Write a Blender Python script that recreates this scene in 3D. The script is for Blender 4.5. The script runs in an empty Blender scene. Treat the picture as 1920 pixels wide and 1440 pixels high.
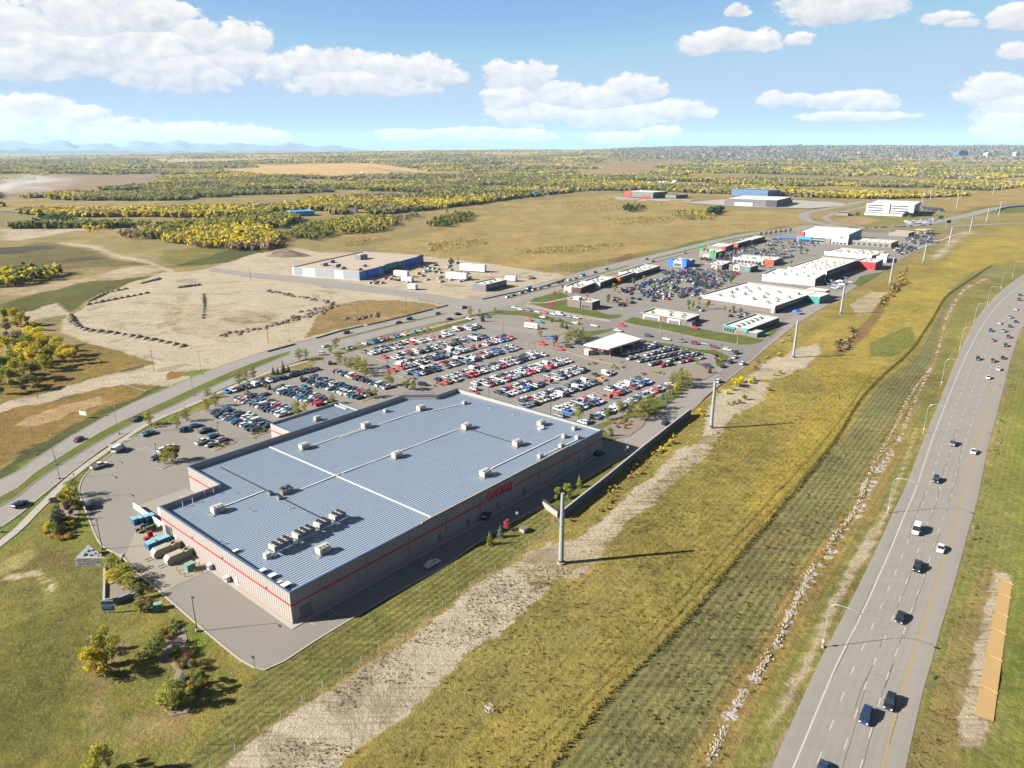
import bpy,bmesh,math,random
import numpy as np
from mathutils import Vector,Matrix
from mathutils.geometry import tessellate_polygon
R=math.radians
sc=bpy.context.scene
col=sc.collection
random.seed(7)
rng=np.random.default_rng(7)
# ---------------------------------------------------------------- camera, world, sun, exposure
CAM_H=108.0
FOC,HORIZ=1333.0,281.0
PITCH=math.atan((720.0-HORIZ)/FOC)
cam_d=bpy.data.cameras.new('camera')
cam=bpy.data.objects.new('camera',cam_d)
col.objects.link(cam)
cam.location=(0,0,CAM_H)
cam.rotation_euler=(math.pi/2-PITCH,0,0)
cam_d.sensor_width=36.0
cam_d.lens=FOC/1920.0*36.0
cam_d.clip_start=1.0
cam_d.clip_end=90000.0
sc.camera=cam
SUN_AZ=math.atan2(-0.985,-0.172)
SUN_EL=R(29.0)
sun_d=bpy.data.lights.new('sun','SUN')
sun_d.energy=5.0
sun_d.angle=R(0.53)
sun_d.color=(1.0,0.95,0.865)
sun=bpy.data.objects.new('sun',sun_d)
col.objects.link(sun)
to_sun=Vector((math.sin(SUN_AZ)*math.cos(SUN_EL),math.cos(SUN_AZ)*math.cos(SUN_EL),math.sin(SUN_EL)))
sun.rotation_euler=to_sun.to_track_quat('Z','Y').to_euler()
sun.location=(-300,-50,400)
sc.view_settings.view_transform='Standard'
sc.view_settings.look='None'
sc.view_settings.gamma=1.0
sc.view_settings.exposure=2.1
sc.view_settings.use_curve_mapping=False
sc.render.engine='CYCLES'
cy=sc.cycles
cy.max_bounces=6
cy.diffuse_bounces=3
cy.glossy_bounces=3
cy.transmission_bounces=4
cy.volume_bounces=0
cy.transparent_max_bounces=12
cy.use_denoising=True
cy.sample_clamp_indirect=6.0
cy.use_adaptive_sampling=True
cy.adaptive_threshold=0.012
cy.volume_step_rate=1.0
try:
 cy.denoiser='OPENIMAGEDENOISE'
 cy.denoising_prefilter='ACCURATE'
except Exception:
 pass
def srgb(r,g,b):
 return tuple((c/255/12.92)if c<=10 else((c/255+0.055)/1.055)**2.4 for c in(r,g,b))
class NT:
 """a little helper for building node trees"""
 def __init__(self,tree):
  self.t=tree
 def n(self,kind,**kw):
  nd=self.t.nodes.new(kind)
  for k,v in kw.items():
   if k.startswith('i_'):
    key=k[2:]
    key=int(key)if key.isdigit()else key.replace('_',' ')
    s=nd.inputs[key]
    if hasattr(v,'is_linked')or hasattr(v,'links'):
     self.t.links.new(v,s)
    else:
     s.default_value=v
   else:
    setattr(nd,k,v)
  return nd
 def l(self,a,b):
  self.t.links.new(a,b)
 def m(self,op,a,b=None,c=None,clamp=False):
  nd=self.t.nodes.new('ShaderNodeMath')
  nd.operation=op
  nd.use_clamp=clamp
  for i,v in enumerate((a,b,c)):
   if v is None:
    continue
   if hasattr(v,'links'):
    self.t.links.new(v,nd.inputs[i])
   else:
    nd.inputs[i].default_value=v
  return nd.outputs[0]
 def vm(self,op,a,b=None,out=0):
  nd=self.t.nodes.new('ShaderNodeVectorMath')
  nd.operation=op
  for i,v in enumerate((a,b)):
   if v is None:
    continue
   if hasattr(v,'links'):
    self.t.links.new(v,nd.inputs[i])
   else:
    nd.inputs[i].default_value=v
  return nd.outputs[out]
 def smooth(self,x,lo,hi):
  nd=self.t.nodes.new('ShaderNodeMapRange')
  nd.interpolation_type='SMOOTHSTEP'
  if hasattr(x,'links'):
   self.t.links.new(x,nd.inputs[0])
  else:
   nd.inputs[0].default_value=x
  nd.inputs[1].default_value=lo
  nd.inputs[2].default_value=hi
  return nd.outputs[0]
 def mix(self,f,a,b,blend='MIX'):
  nd=self.t.nodes.new('ShaderNodeMix')
  nd.data_type='RGBA'
  nd.blend_type=blend
  for s,v in((nd.inputs[0],f),(nd.inputs[6],a),(nd.inputs[7],b)):
   if hasattr(v,'links'):
    self.t.links.new(v,s)
   elif isinstance(v,(int,float)):
    s.default_value=v
   else:
    s.default_value=(v[0],v[1],v[2],1.0)
  return nd.outputs[2]
 def noise(self,vec,scale,detail=4.0,rough=0.55,out=0,dist=0.0):
  nd=self.t.nodes.new('ShaderNodeTexNoise')
  nd.inputs['Scale'].default_value=scale
  nd.inputs['Detail'].default_value=detail
  nd.inputs['Roughness'].default_value=rough
  nd.inputs['Distortion'].default_value=dist
  if vec is not None:
   self.t.links.new(vec,nd.inputs['Vector'])
  return nd.outputs[out]
world=bpy.data.worlds.new('World')
sc.world=world
world.use_nodes=True
wt=NT(world.node_tree)
world.node_tree.nodes.clear()
sky=wt.n('ShaderNodeTexSky',sky_type='NISHITA',sun_disc=False)
sky.sun_elevation=SUN_EL
sky.sun_rotation=SUN_AZ
sky.altitude=1500.0
sky.air_density=0.6
sky.dust_density=0.1
sky.ozone_density=1.6
tc=wt.n('ShaderNodeTexCoord')
dirv=tc.outputs['Generated']
sep=wt.n('ShaderNodeSeparateXYZ',i_0=dirv)
DX,DY,DZ=sep.outputs
az=wt.m('MULTIPLY',wt.m('ARCTAN2',DX,DY),180/math.pi)
el=wt.m('MULTIPLY',wt.m('ARCSINE',DZ),180/math.pi)
vc=wt.n('ShaderNodeCombineXYZ',i_0=az,i_1=wt.m('MULTIPLY',el,1.6),i_2=wt.m('MULTIPLY',DY,3.0)).outputs[0]
nz=wt.noise(vc,0.55,7.0,0.6,dist=0.3)
nz2=wt.noise(wt.vm('ADD',vc,(-0.5,0.6,0.0)),0.55,5.0,0.6,dist=0.3)
puff=wt.noise(vc,1.9,5.0,0.65)
def uv_dir(u,v):
 x,y=(u-960)/FOC,(720-v)/FOC
 d=Vector((x,math.cos(PITCH)+y*math.sin(PITCH),-math.sin(PITCH)+y*math.cos(PITCH))).normalized()
 return math.degrees(math.atan2(d.x,d.y)),math.degrees(math.asin(d.z))
BANKS=[(40,60,120,50,50),(150,35,110,38,50),(250,20,90,30,50),(330,25,32,22,12),(120,95,150,45,40),(260,95,140,45,45),(380,75,70,32,40),(455,75,55,34,40),(330,125,120,35,38),(400,145,50,30,25),(440,110,70,35,35),(30,110,90,30,34),(520,125,40,22,30),(580,112,60,22,40),(640,110,70,20,45),(720,127,70,24,40),(800,132,60,30,30),(850,147,35,18,14),(680,152,150,30,26),(60,205,70,24,40),(150,215,60,16,35),(20,225,60,40,40),(180,237,120,20,26),(280,242,80,16,24),(370,247,90,18,22),(450,252,60,18,18),(515,259,30,12,8),(950,137,48,24,50),(1000,132,45,20,60),(960,182,60,30,40),(1040,172,50,22,35),(1190,162,55,22,26),(1215,170,40,20,20),(1120,187,80,22,30),(1000,212,100,25,25),(1150,217,120,22,25),(1260,207,80,20,20),(1315,210,30,13,14),(760,250,70,9,14),(880,247,70,10,16),(985,253,60,11,14),(1150,256,60,9,12),(1240,247,40,12,14),(1310,86,45,24,18),(1370,77,50,22,22),(1420,82,45,24,16),(1500,76,30,13,9),(1560,8,90,30,30),(1640,5,60,25,25),(1385,22,22,14,9),(1480,8,20,10,8),(1450,187,30,15,12),(1490,188,35,13,10),(1560,190,45,15,12),(1620,190,45,18,16),(1655,197,30,13,10),(1600,219,110,9,8),(1880,167,60,24,22),(1850,180,45,13,12),(1900,197,60,22,22),(1890,232,60,30,24),(1900,97,25,15,12),(1770,34,35,11,9),(1900,32,40,19,18),(1800,46,30,9,6)]
dens=None
base_pos=None
for(u,v,w,hu,hd)in BANKS:
 a0,e0=uv_dir(u,v)
 k=57.3/FOC
 da=wt.m('DIVIDE',wt.m('SUBTRACT',az,a0),w*k)
 de=wt.m('SUBTRACT',el,e0)
 deu=wt.m('DIVIDE',wt.m('MAXIMUM',de,0.0),hu*k)
 ded=wt.m('DIVIDE',wt.m('MINIMUM',de,0.0),hd*k)
 q=wt.m('ADD',wt.m('MULTIPLY',da,da),wt.m('ADD',wt.m('MULTIPLY',deu,deu),wt.m('MULTIPLY',ded,ded)))
 d=wt.m('MULTIPLY',wt.m('SUBTRACT',1.0,q),1.0)
 rel=wt.m('ADD',deu,ded)
 if dens is None:
  dens,base_pos=d,rel
 else:
  g=wt.m('GREATER_THAN',d,dens)
  base_pos=wt.m('ADD',wt.m('MULTIPLY',base_pos,wt.m('SUBTRACT',1.0,g)),wt.m('MULTIPLY',rel,g))
  dens=wt.m('MAXIMUM',dens,d)
front=wt.m('MULTIPLY',wt.smooth(wt.m('ABSOLUTE',az),38.0,50.0),wt.smooth(el,-1.0,2.0))
else_n=wt.noise(wt.n('ShaderNodeCombineXYZ',i_0=DX,i_1=DY,i_2=wt.m('MULTIPLY',DZ,2.5)).outputs[0],3.2,2.0,0.5)
else_d=wt.m('SUBTRACT',wt.m('MULTIPLY',wt.m('SUBTRACT',else_n,0.585),9.0),wt.m('MULTIPLY',wt.m('SUBTRACT',1.0,front),8.0))
dens=wt.m('MAXIMUM',dens,else_d)
dd=wt.m('ADD',wt.m('MAXIMUM',dens,-1.5),wt.m('MULTIPLY',wt.m('SUBTRACT',nz,0.5),2.2))
dd=wt.m('ADD',dd,wt.m('MULTIPLY',wt.m('SUBTRACT',puff,0.5),1.5))
cover=wt.m('MULTIPLY',wt.smooth(dd,0.0,0.42),wt.smooth(el,-0.3,0.6))
lit=wt.m('ADD',wt.m('MULTIPLY',wt.m('SUBTRACT',nz,nz2),1.7),wt.m('ADD',0.55,wt.m('MULTIPLY',base_pos,0.5)),clamp=True)  # cloud lighting painted in: tops and sunward edges brighter, bases greyer
cl=wt.mix(lit,(2.75,2.9,3.35),(4.9,4.6,4.3))
vis=wt.m('MULTIPLY',cover,0.93)
blue=wt.mix(1.0,sky.outputs[0],(0.86,0.86,0.88),'MULTIPLY')
blue=wt.mix(1.0,blue,(2.1,2.75,3.6),'DARKEN')
skyc=wt.mix(vis,blue,cl)
bg=wt.n('ShaderNodeBackground',i_Color=skyc,i_Strength=0.05)
wt.l(bg.outputs[0],wt.n('ShaderNodeOutputWorld').inputs['Surface'])
# ---------------------------------------------------------------- geometry helpers
CP,SP=math.cos(PITCH),math.sin(PITCH)
def ray(u,v):
 x,y=(u-960)/FOC,(720-v)/FOC
 return x,CP+y*SP,-SP+y*CP
def G(u,v,z=0.0):
 """world point at height z seen at photo position (u, v)"""
 dx,dy,dz=ray(u,v)
 t=(CAM_H-z)/-dz
 return Vector((dx*t,dy*t,z))
def G2(p):
 q=G(p[0],p[1],p[2]if len(p)>2 else 0.0)
 return(q.x,q.y)
def vnoise(x,y,seed=0):
 x=np.asarray(x,float);y=np.asarray(y,float)
 xi=np.floor(x).astype(np.int64);yi=np.floor(y).astype(np.int64)
 fx=x-xi;fy=y-yi
 fx=fx*fx*(3-2*fx);fy=fy*fy*(3-2*fy)
 def h(a,b):
  n=(a*374761393+b*668265263+seed*974711)&0x7fffffff
  n=((n^(n>>13))*1274126177)&0x7fffffff
  n=(n^(n>>16))&0xffff
  return n/65535.0
 return((h(xi,yi)*(1-fx)+h(xi+1,yi)*fx)*(1-fy)+(h(xi,yi+1)*(1-fx)+h(xi+1,yi+1)*fx)*fy)
def fbm(x,y,seed=0,octs=4):
 s=0;a=0.5;t=0
 for i in range(octs):
  s=s+a*vnoise(np.asarray(x)*2**i+17.3*i,np.asarray(y)*2**i-9.1*i,seed+i)
  t+=a;a*=0.5
 return s/t
def sst(x,a,b):
 t=np.clip((np.asarray(x,float)-a)/(b-a),0,1)
 return t*t*(3-2*t)
def HZ(x,y):
 """terrain height: level around the shops, rolling beyond, a long rise to the town on the right"""
 x=np.asarray(x,float);y=np.asarray(y,float)
 a=x/np.maximum(y,50.0)
 rise=np.interp(a,[-0.9,-0.62,-0.3,-0.1,0.08,0.14,0.22,0.35,0.9],[8,12,62,96,104,128,158,168,172])
 top=sst(y,3300,11500)*rise
 far=sst(y,1300,3000)*(1-sst(np.abs(a),0.9,1.4)*0.5)
 roll=(fbm(x/900+3,y/900,11,3)-0.5)*30*far+(fbm(x/300,y/300+5,23,2)-0.5)*7*sst(y,900,1800)
 return top+roll-4*sst(y,1500,3000)
def GT(u,v):
 """first point of the rolling terrain on the sight line through (u, v)"""
 dx,dy,dz=ray(u,v)
 t=200.0;prev=t
 for i in range(4000):
  X,Y,Z=dx*t,dy*t,CAM_H+dz*t
  if Z<float(HZ(X,Y)):
   lo,hi=prev,t
   for _ in range(18):
    mid=(lo+hi)/2
    if CAM_H+dz*mid<float(HZ(dx*mid,dy*mid)):
     hi=mid
    else:
     lo=mid
   return Vector((dx*hi,dy*hi,float(HZ(dx*hi,dy*hi))))
  prev=t
  t*=1.012
  if t>30000:
   break
 return Vector((dx*28000,dy*28000,float(HZ(dx*28000,dy*28000))))
def inpoly(px,py,poly):
 px=np.asarray(px);py=np.asarray(py)
 P=np.array(poly,float)
 r=np.zeros(px.shape,bool)
 bx=(px>=P[:,0].min())&(px<=P[:,0].max())&(py>=P[:,1].min())&(py<=P[:,1].max())
 if not bx.any():
  return r
 x=px[bx];y=py[bx]
 c=np.zeros(x.shape,bool)
 n=len(P)
 for i in range(n):
  x1,y1=P[i];x2,y2=P[(i+1)%n]
  if y1==y2:
   continue
  c^=((y1>y)!=(y2>y))&(x<(x2-x1)*(y-y1)/(y2-y1)+x1)
 r[bx]=c
 return r
def spline(pts,step=6.0):
 """Catmull-Rom through world points, roughly every step metres"""
 P=[Vector((p[0],p[1]))for p in pts]
 if len(P)<3:
  n=max(1,int((P[1]-P[0]).length/step))
  return[P[0].lerp(P[1],i/n)for i in range(n+1)]
 P=[P[0]*2-P[1]]+P+[P[-1]*2-P[-2]]
 out=[]
 for i in range(1,len(P)-2):
  n=max(1,int((P[i+1]-P[i]).length/step))
  for k in range(n):
   t=k/n
   a,b,c,d=P[i-1:i+3]
   out.append(0.5*((2*b)+(c-a)*t+(2*a-5*b+4*c-d)*t*t+(3*b-a-3*c+d)*t**3))
 out.append(P[-2])
 return out
def resample(pts,n):
 L=[0]
 for a,b in zip(pts,pts[1:]):
  L.append(L[-1]+(b-a).length)
 out=[]
 j=0
 for i in range(n):
  s=L[-1]*i/(n-1)
  while j<len(L)-2 and L[j+1]<s:
   j+=1
  t=(s-L[j])/max(1e-6,L[j+1]-L[j])
  out.append(pts[j].lerp(pts[j+1],t))
 return out
def plen(pts):
 return sum((b-a).length for a,b in zip(pts,pts[1:]))
def along(pts,s):
 """point and unit direction at distance s along a polyline"""
 for a,b in zip(pts,pts[1:]):
  L=(b-a).length
  if s<=L or b is pts[-1]:
   d=(b-a)/max(L,1e-6)
   return a+d*s,d
  s-=L
def setp(o,label=None,cat=None,group=None,kind=None):
 if label:o['label']=label
 if cat:o['category']=cat
 if group:o['group']=group
 if kind:o['kind']=kind
 return o
def empty(name,loc,rz=0.0,label=None,cat=None,group=None):
 o=bpy.data.objects.new(name,None)
 col.objects.link(o)
 o.empty_display_size=0.5
 o.location=loc
 o.rotation_euler=(0,0,rz)
 return setp(o,label,cat,group)
def copy_tree(o,parent=None):
 c=o.copy()
 col.objects.link(c)
 if parent is not None:
  c.parent=parent
 for ch in list(o.children):
  copy_tree(ch,c)
 return c
class MB:
 """collects shapes into one mesh"""
 def __init__(self):
  self.v=[];self.f=[];self.m=[]
 def add(self,vs,fs,mi=0):
  b=len(self.v)
  self.v.extend(tuple(q)for q in vs)
  for f in fs:
   self.f.append(tuple(b+i for i in f));self.m.append(mi)
  return self
 def box(self,x0,x1,y0,y1,z0,z1,mi=0,top=None):
  vs=[(x0,y0,z0),(x1,y0,z0),(x1,y1,z0),(x0,y1,z0),(x0,y0,z1),(x1,y0,z1),(x1,y1,z1),(x0,y1,z1)]
  self.add(vs,[(3,2,1,0),(0,1,5,4),(1,2,6,5),(2,3,7,6),(3,0,4,7)],mi)
  b=len(self.v)-8
  self.f.append((b+4,b+5,b+6,b+7));self.m.append(mi if top is None else top)
  return self
 def obox(self,c,ax,lx,ly,z0,z1,mi=0,top=None):
  """box centred at c with its x axis along ax"""
  ax=Vector((ax[0],ax[1])).normalized();ay=Vector((-ax.y,ax.x))
  c=Vector((c[0],c[1]))
  q=[c+ax*sx*lx/2+ay*sy*ly/2 for sx,sy in((-1,-1),(1,-1),(1,1),(-1,1))]
  return self.prism([(p.x,p.y)for p in q],z0,z1,mi,top)
 def prism(self,poly,z0,z1,mi=0,top=None,bottom=True):
  n=len(poly)
  area=sum(poly[i][0]*poly[(i+1)%n][1]-poly[(i+1)%n][0]*poly[i][1]for i in range(n))
  if area<0:
   poly=list(poly)[::-1]
  vs=[(p[0],p[1],z0)for p in poly]+[(p[0],p[1],z1)for p in poly]
  self.add(vs,[(i,(i+1)%n,n+(i+1)%n,n+i)for i in range(n)],mi)
  b=len(self.v)-2*n
  for t in tess(poly):
   self.f.append(tuple(b+n+i for i in t));self.m.append(mi if top is None else top)
   if bottom:
    self.f.append(tuple(b+i for i in t[::-1]));self.m.append(mi)
  return self
 def tube(self,pts,r,mi=0,n=6,r2=None,cap=True):
  pts=[Vector(p)for p in pts]
  k=len(pts)
  rings=[]
  for i,p in enumerate(pts):
   d=(pts[min(i+1,k-1)]-pts[max(i-1,0)]).normalized()
   a=d.orthogonal().normalized()if abs(d.z)<0.98 else Vector((1,0,0))
   a=(a-d*a.dot(d)).normalized()
   if abs(d.z)<0.98:
    up=Vector((0,0,1));a=d.cross(up).normalized()
   b=d.cross(a)
   rr=r if r2 is None else r+(r2-r)*i/(k-1)
   rings.append([p+(a*math.cos(2*math.pi*j/n)+b*math.sin(2*math.pi*j/n))*rr for j in range(n)])
  vs=[q for ring in rings for q in ring]
  fs=[(i*n+j,i*n+(j+1)%n,(i+1)*n+(j+1)%n,(i+1)*n+j)for i in range(k-1)for j in range(n)]
  if cap:
   fs+=[tuple(range(n))[::-1],tuple((k-1)*n+j for j in range(n))]
  return self.add(vs,fs,mi)
 def sheet(self,poly,z,mi=0):
  vs=[(p[0],p[1],z)for p in poly]
  return self.add(vs,tess(poly),mi)
 def ribbon(self,left,right,z,mi=0):
  n=len(left)
  vs=[(p.x,p.y,z)for p in left]+[(p.x,p.y,z)for p in right]
  return self.add(vs,[(i,n+i,n+i+1,i+1)for i in range(n-1)],mi)
 def kerb(self,line,w,z0,z1,mi=0,closed=False):
  """a kerb or low wall following a polyline"""
  L=[Vector((p[0],p[1]))for p in line]
  n=len(L)
  offs=[]
  for i in range(n):
   a=L[(i-1)%n]if closed or i>0 else L[i]
   b=L[(i+1)%n]if closed or i<n-1 else L[i]
   d=(b-a).normalized()
   offs.append(Vector((-d.y,d.x))*w/2)
  vs=[]
  for p,o in zip(L,offs):
   vs+=[(p.x-o.x,p.y-o.y,z0),(p.x-o.x,p.y-o.y,z1),(p.x+o.x,p.y+o.y,z1),(p.x+o.x,p.y+o.y,z0)]
  fs=[]
  for i in range(n if closed else n-1):
   a,b=4*i,4*((i+1)%n)
   fs+=[(a,b,b+1,a+1),(a+1,b+1,b+2,a+2),(a+2,b+2,b+3,a+3)]
  if not closed:
   fs+=[(0,1,2,3),(4*n-1,4*n-2,4*n-3,4*n-4)]
  return self.add(vs,fs,mi)
 def xf(self,M):
  self.v=[tuple(M@Vector(q))for q in self.v]
  return self
 def mesh(self,name,mats):
  me=bpy.data.meshes.new(name)
  me.from_pydata(self.v,[],self.f)
  for m in mats:
   me.materials.append(m)
  if len(mats)>1:
   me.polygons.foreach_set('material_index',self.m)
  me.update()
  return me
 def build(self,name,mats,parent=None,loc=None,rz=0.0,smooth=False):
  if not isinstance(mats,(list,tuple)):
   mats=[mats]
  me=self.mesh(name,mats)
  if smooth:
   me.polygons.foreach_set('use_smooth',[True]*len(me.polygons))
  o=bpy.data.objects.new(name,me)
  col.objects.link(o)
  if parent is not None:
   o.parent=parent
  if loc is not None:
   o.location=loc
  o.rotation_euler=(0,0,rz)
  return o
def tess(poly):
 v3=[Vector((p[0],p[1],0))for p in poly]
 out=[]
 for t in tessellate_polygon([v3]):
  a,b,c=(v3[i]for i in t)
  out.append(tuple(t)if(b-a).cross(c-a).z>0 else tuple(t)[::-1])
 return out
def fastmesh(name,verts,tris,mats,attr=None,midx=None):
 """numpy triangles (or quads) to a mesh, quick for many thousands"""
 verts=np.ascontiguousarray(verts,np.float32);tris=np.ascontiguousarray(tris,np.int32)
 me=bpy.data.meshes.new(name)
 k=tris.shape[1]
 me.vertices.add(len(verts));me.vertices.foreach_set('co',verts.ravel())
 me.loops.add(tris.size);me.loops.foreach_set('vertex_index',tris.ravel())
 me.polygons.add(len(tris))
 me.polygons.foreach_set('loop_start',np.arange(0,tris.size,k,dtype=np.int32))
 me.polygons.foreach_set('loop_total',np.full(len(tris),k,np.int32))
 for m in(mats if isinstance(mats,(list,tuple))else[mats]):
  me.materials.append(m)
 if midx is not None:
  me.polygons.foreach_set('material_index',np.ascontiguousarray(midx,np.int32))
 me.update(calc_edges=True)
 if attr:
  for an,(typ,dat)in attr.items():
   A=me.attributes.new(an,typ,'POINT')
   A.data.foreach_set('color' if typ=='FLOAT_COLOR' else 'value',np.ascontiguousarray(dat,np.float32).ravel())
 return me
def link(name,me,parent=None):
 o=bpy.data.objects.new(name,me)
 col.objects.link(o)
 if parent is not None:
  o.parent=parent
 return o
 # ---------------------------------------------------------------- materials
def new_mat(name):
 m=bpy.data.materials.new(name)
 m.use_nodes=True
 m.node_tree.nodes.clear()
 t=NT(m.node_tree)
 out=t.n('ShaderNodeOutputMaterial')
 b=t.n('ShaderNodeBsdfPrincipled')
 t.l(b.outputs[0],out.inputs[0])
 return m,t,b
def mat(name,c,rough=0.7,metal=0.0,var=0.12,scale=0.6,bump=0.0,bscale=4.0,spec=0.5,obj=False,coat=0.0):
 """plain paint-like surface with procedural wear"""
 m,t,b=new_mat(name)
 tcn=t.n('ShaderNodeTexCoord')
 vec=tcn.outputs['Object']if obj else t.n('ShaderNodeNewGeometry').outputs['Position']
 n1=t.noise(vec,scale,5.0,0.6)
 f=t.m('ADD',1.0-var,t.m('MULTIPLY',n1,2*var))
 cc=t.mix(1.0,c,t.n('ShaderNodeCombineColor',i_0=f,i_1=f,i_2=f).outputs[0],'MULTIPLY')
 t.l(cc,b.inputs['Base Color'])
 b.inputs['Roughness'].default_value=rough
 b.inputs['Metallic'].default_value=metal
 b.inputs['Specular IOR Level'].default_value=spec
 if coat:
  b.inputs['Coat Weight'].default_value=coat
 if bump:
  bn=t.n('ShaderNodeBump',i_Strength=bump,i_Distance=0.1,i_Height=t.noise(vec,bscale,4.0,0.6))
  t.l(bn.outputs[0],b.inputs['Normal'])
 return m
 # ---------------------------------------------------------------- the ground sheet
def axis_lines(lo_f,hi_f,step,lo,hi,gl,gh):
 mid=list(np.arange(lo_f,hi_f+1e-6,step))
 d=step;x=lo_f;left=[]
 while x>lo:
  d*=gl;x-=d;left.append(x)
 d=step;x=hi_f;right=[]
 while x<hi:
  d*=gh;x+=d;right.append(x)
 return np.array(left[::-1]+mid+right)
gx=axis_lines(-330,330,1.6,-30000,30000,1.055,1.055)
gy=axis_lines(90,430,1.6,-400,33000,1.12,1.0125)
GXX,GYY=np.meshgrid(gx,gy)
NX,NY=len(gx),len(gy)
px_,py_=GXX.ravel(),GYY.ravel()
dist_=np.hypot(px_,py_)
wj=np.clip(dist_/140.0,0.6,12)
jx=px_+(fbm(px_/5/wj,py_/5/wj,3,3)-0.5)*4.5*wj
jy=py_+(fbm(px_/5/wj+40,py_/5/wj+9,4,3)-0.5)*4.5*wj
tint=np.zeros((len(px_),3));soil=np.zeros(len(px_));stripe=np.zeros(len(px_));stone=np.zeros(len(px_))
KALB=0.62
GA=0.47
def C(r,g,b,k=KALB):
 return tuple(x*k*GA for x in srgb(r,g,b))
cn=fbm(px_/420,py_/420,31,4)[:,None]
cn2=fbm(px_/110+7,py_/110,37,4)[:,None]
tint[:]=np.array(C(160,142,90))*(1-cn)+np.array(C(134,124,78))*cn
tint=tint*(1-sst(cn2,0.5,0.75)*0.7)+np.array(C(168,146,84))*sst(cn2,0.5,0.75)*0.7
fld=sst(fbm(px_/1500,py_/500,41,2),0.56,0.6)[:,None]*sst(py_,3500,5000)[:,None]
tint=tint*(1-fld)+np.array(C(196,164,112))*fld
def zone(poly,c,so=None,st=None,ro=None,keep=0.0,crisp=False):
 w=[G2(p)for p in poly]
 k=inpoly(px_,py_,w)if crisp else inpoly(jx,jy,w)
 if c is not None:
  tint[k]=np.array(C(*c))*(1-keep)+tint[k]*keep
 if so is not None:soil[k]=so
 if st is not None:stripe[k]=st
 if ro is not None:stone[k]=ro
 return k
FIELD_GOLD=(152,137,66)
zone([(395,1460),(640,1272),(940,1080),(1290,775),(1400,690),(1530,588),(1610,540),(1760,455),(1925,400),(1990,420),(1990,560),(1880,560),(1500,1460)],FIELD_GOLD,st=0.3)
zone([(650,1460),(860,1250),(1010,1125),(1100,1062),(1250,1060),(1100,1190),(930,1330),(830,1460)],(140,128,70),keep=0.3,st=0.25)
zone([(1500,640),(1640,560),(1800,470),(1925,420),(1925,470),(1800,540),(1700,640),(1560,760)],(166,148,62))
zone([(1620,640),(1690,610),(1700,640),(1660,670),(1620,665)],(126,126,58))
zone([(1480,820),(1560,720),(1640,700),(1560,820),(1440,960),(1380,960)],(160,144,58))
zone([(395,1445),(640,1268),(750,1190),(813,1147),(923,1070),(1047,980),(1030,950),(930,990),(830,1063),(740,1113),(640,1173),(560,1222),(497,1256),(300,1460)],(124,122,62),st=0.8)
zone([(640,1268),(760,1188),(930,1068),(1050,975),(1062,985),(940,1085),(800,1190),(640,1300),(395,1480),(370,1470)],(156,138,84),so=0.32)
zone([(405,1455),(513,1362),(640,1287),(757,1205),(873,1120),(950,1060),(1040,1010),(1050,1052),(1083,1063),(1007,1123),(933,1190),(853,1253),(750,1350),(640,1423),(610,1460)],(190,165,128),so=0.95)
zone([(950,1060),(1133,985),(1280,850),(1340,800),(1370,800),(1300,880),(1180,980),(1100,1065),(1050,1090),(1000,1100)],(160,138,88),so=0.52)
zone([(985,1075),(1060,1015),(1150,950),(1240,872),(1290,835),(1310,838),(1230,900),(1130,985),(1060,1040)],(186,160,122),so=0.8)
zone([(1330,760),(1352,735),(1400,712),(1445,722),(1432,755),(1390,765),(1360,800),(1318,815)],(205,182,145),so=0.95)
zone([(1380,712),(1430,680),(1500,655),(1530,650),(1500,690),(1450,715)],(175,152,110),so=0.62)
zone([(1440,690),(1480,655),(1530,640),(1540,660),(1500,688),(1470,705)],(180,156,116),so=0.7)
zone([(1585,570),(1620,545),(1655,545),(1640,575),(1600,590)],(180,158,112),so=0.55)
zone([(1560,660),(1600,610),(1620,590),(1640,560),(1680,520),(1690,522),(1650,570),(1620,620),(1570,668)],(140,112,64),so=0.3)
zone([(1730,480),(1752,465),(1790,440),(1830,432),(1832,438),(1795,447),(1760,472),(1738,488)],(190,170,140),so=0.9)
zone([(1020,1460),(1140,1310),(1280,1170),(1393,1033),(1493,917),(1570,820),(1613,750),(1657,703),(1707,657),(1747,600),(1773,557),(1800,537),(1860,497),(1880,500),(1813,547),(1780,590),(1760,640),(1717,713),(1640,843),(1557,977),(1493,1120),(1420,1220),(1333,1360),(1275,1460)],(128,124,76),st=0.75)
zone([(1150,1310),(1290,1170),(1393,1040),(1493,925),(1490,1000),(1380,1130),(1250,1290)],(122,114,74),st=0.75,keep=0.3)
zone([(1275,1460),(1333,1360),(1420,1220),(1493,1120),(1557,977),(1640,843),(1717,713),(1760,640),(1780,590),(1813,547),(1880,500),(1940,500),(1880,543),(1827,603),(1783,700),(1730,833),(1650,993),(1590,1133),(1513,1290),(1440,1460)],(134,131,66),st=0.3)
zone([(1437,1360),(1500,1230),(1540,1135),(1600,1020),(1640,950),(1690,850),(1710,800),(1716,805),(1700,850),(1655,950),(1613,1040),(1560,1140),(1515,1235),(1452,1365)],(176,158,112),so=0.55)
zone([(1425,1460),(1500,1300),(1580,1133),(1640,1003),(1655,1003),(1600,1133),(1520,1300),(1450,1460)],(158,142,104),so=0.4)
RIP=[(1300,1475),(1330,1427),(1390,1300),(1440,1233),(1467,1180),(1493,1127),(1520,1070),(1543,1040),(1567,1000),(1597,967),(1613,933),(1633,883),(1670,817),(1697,760),(1723,717),(1738,700),(1760,663),(1780,597),(1810,557),(1843,530),(1877,503)]
rip_line=spline([G2(p)for p in RIP],4.0)
ripseg=np.array([(p.x,p.y)for p in rip_line])
near=(px_>20)&(px_<420)&(py_>60)&(py_<900)
dr=np.full(len(px_),99.0)
idx=np.where(near)[0]
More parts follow.
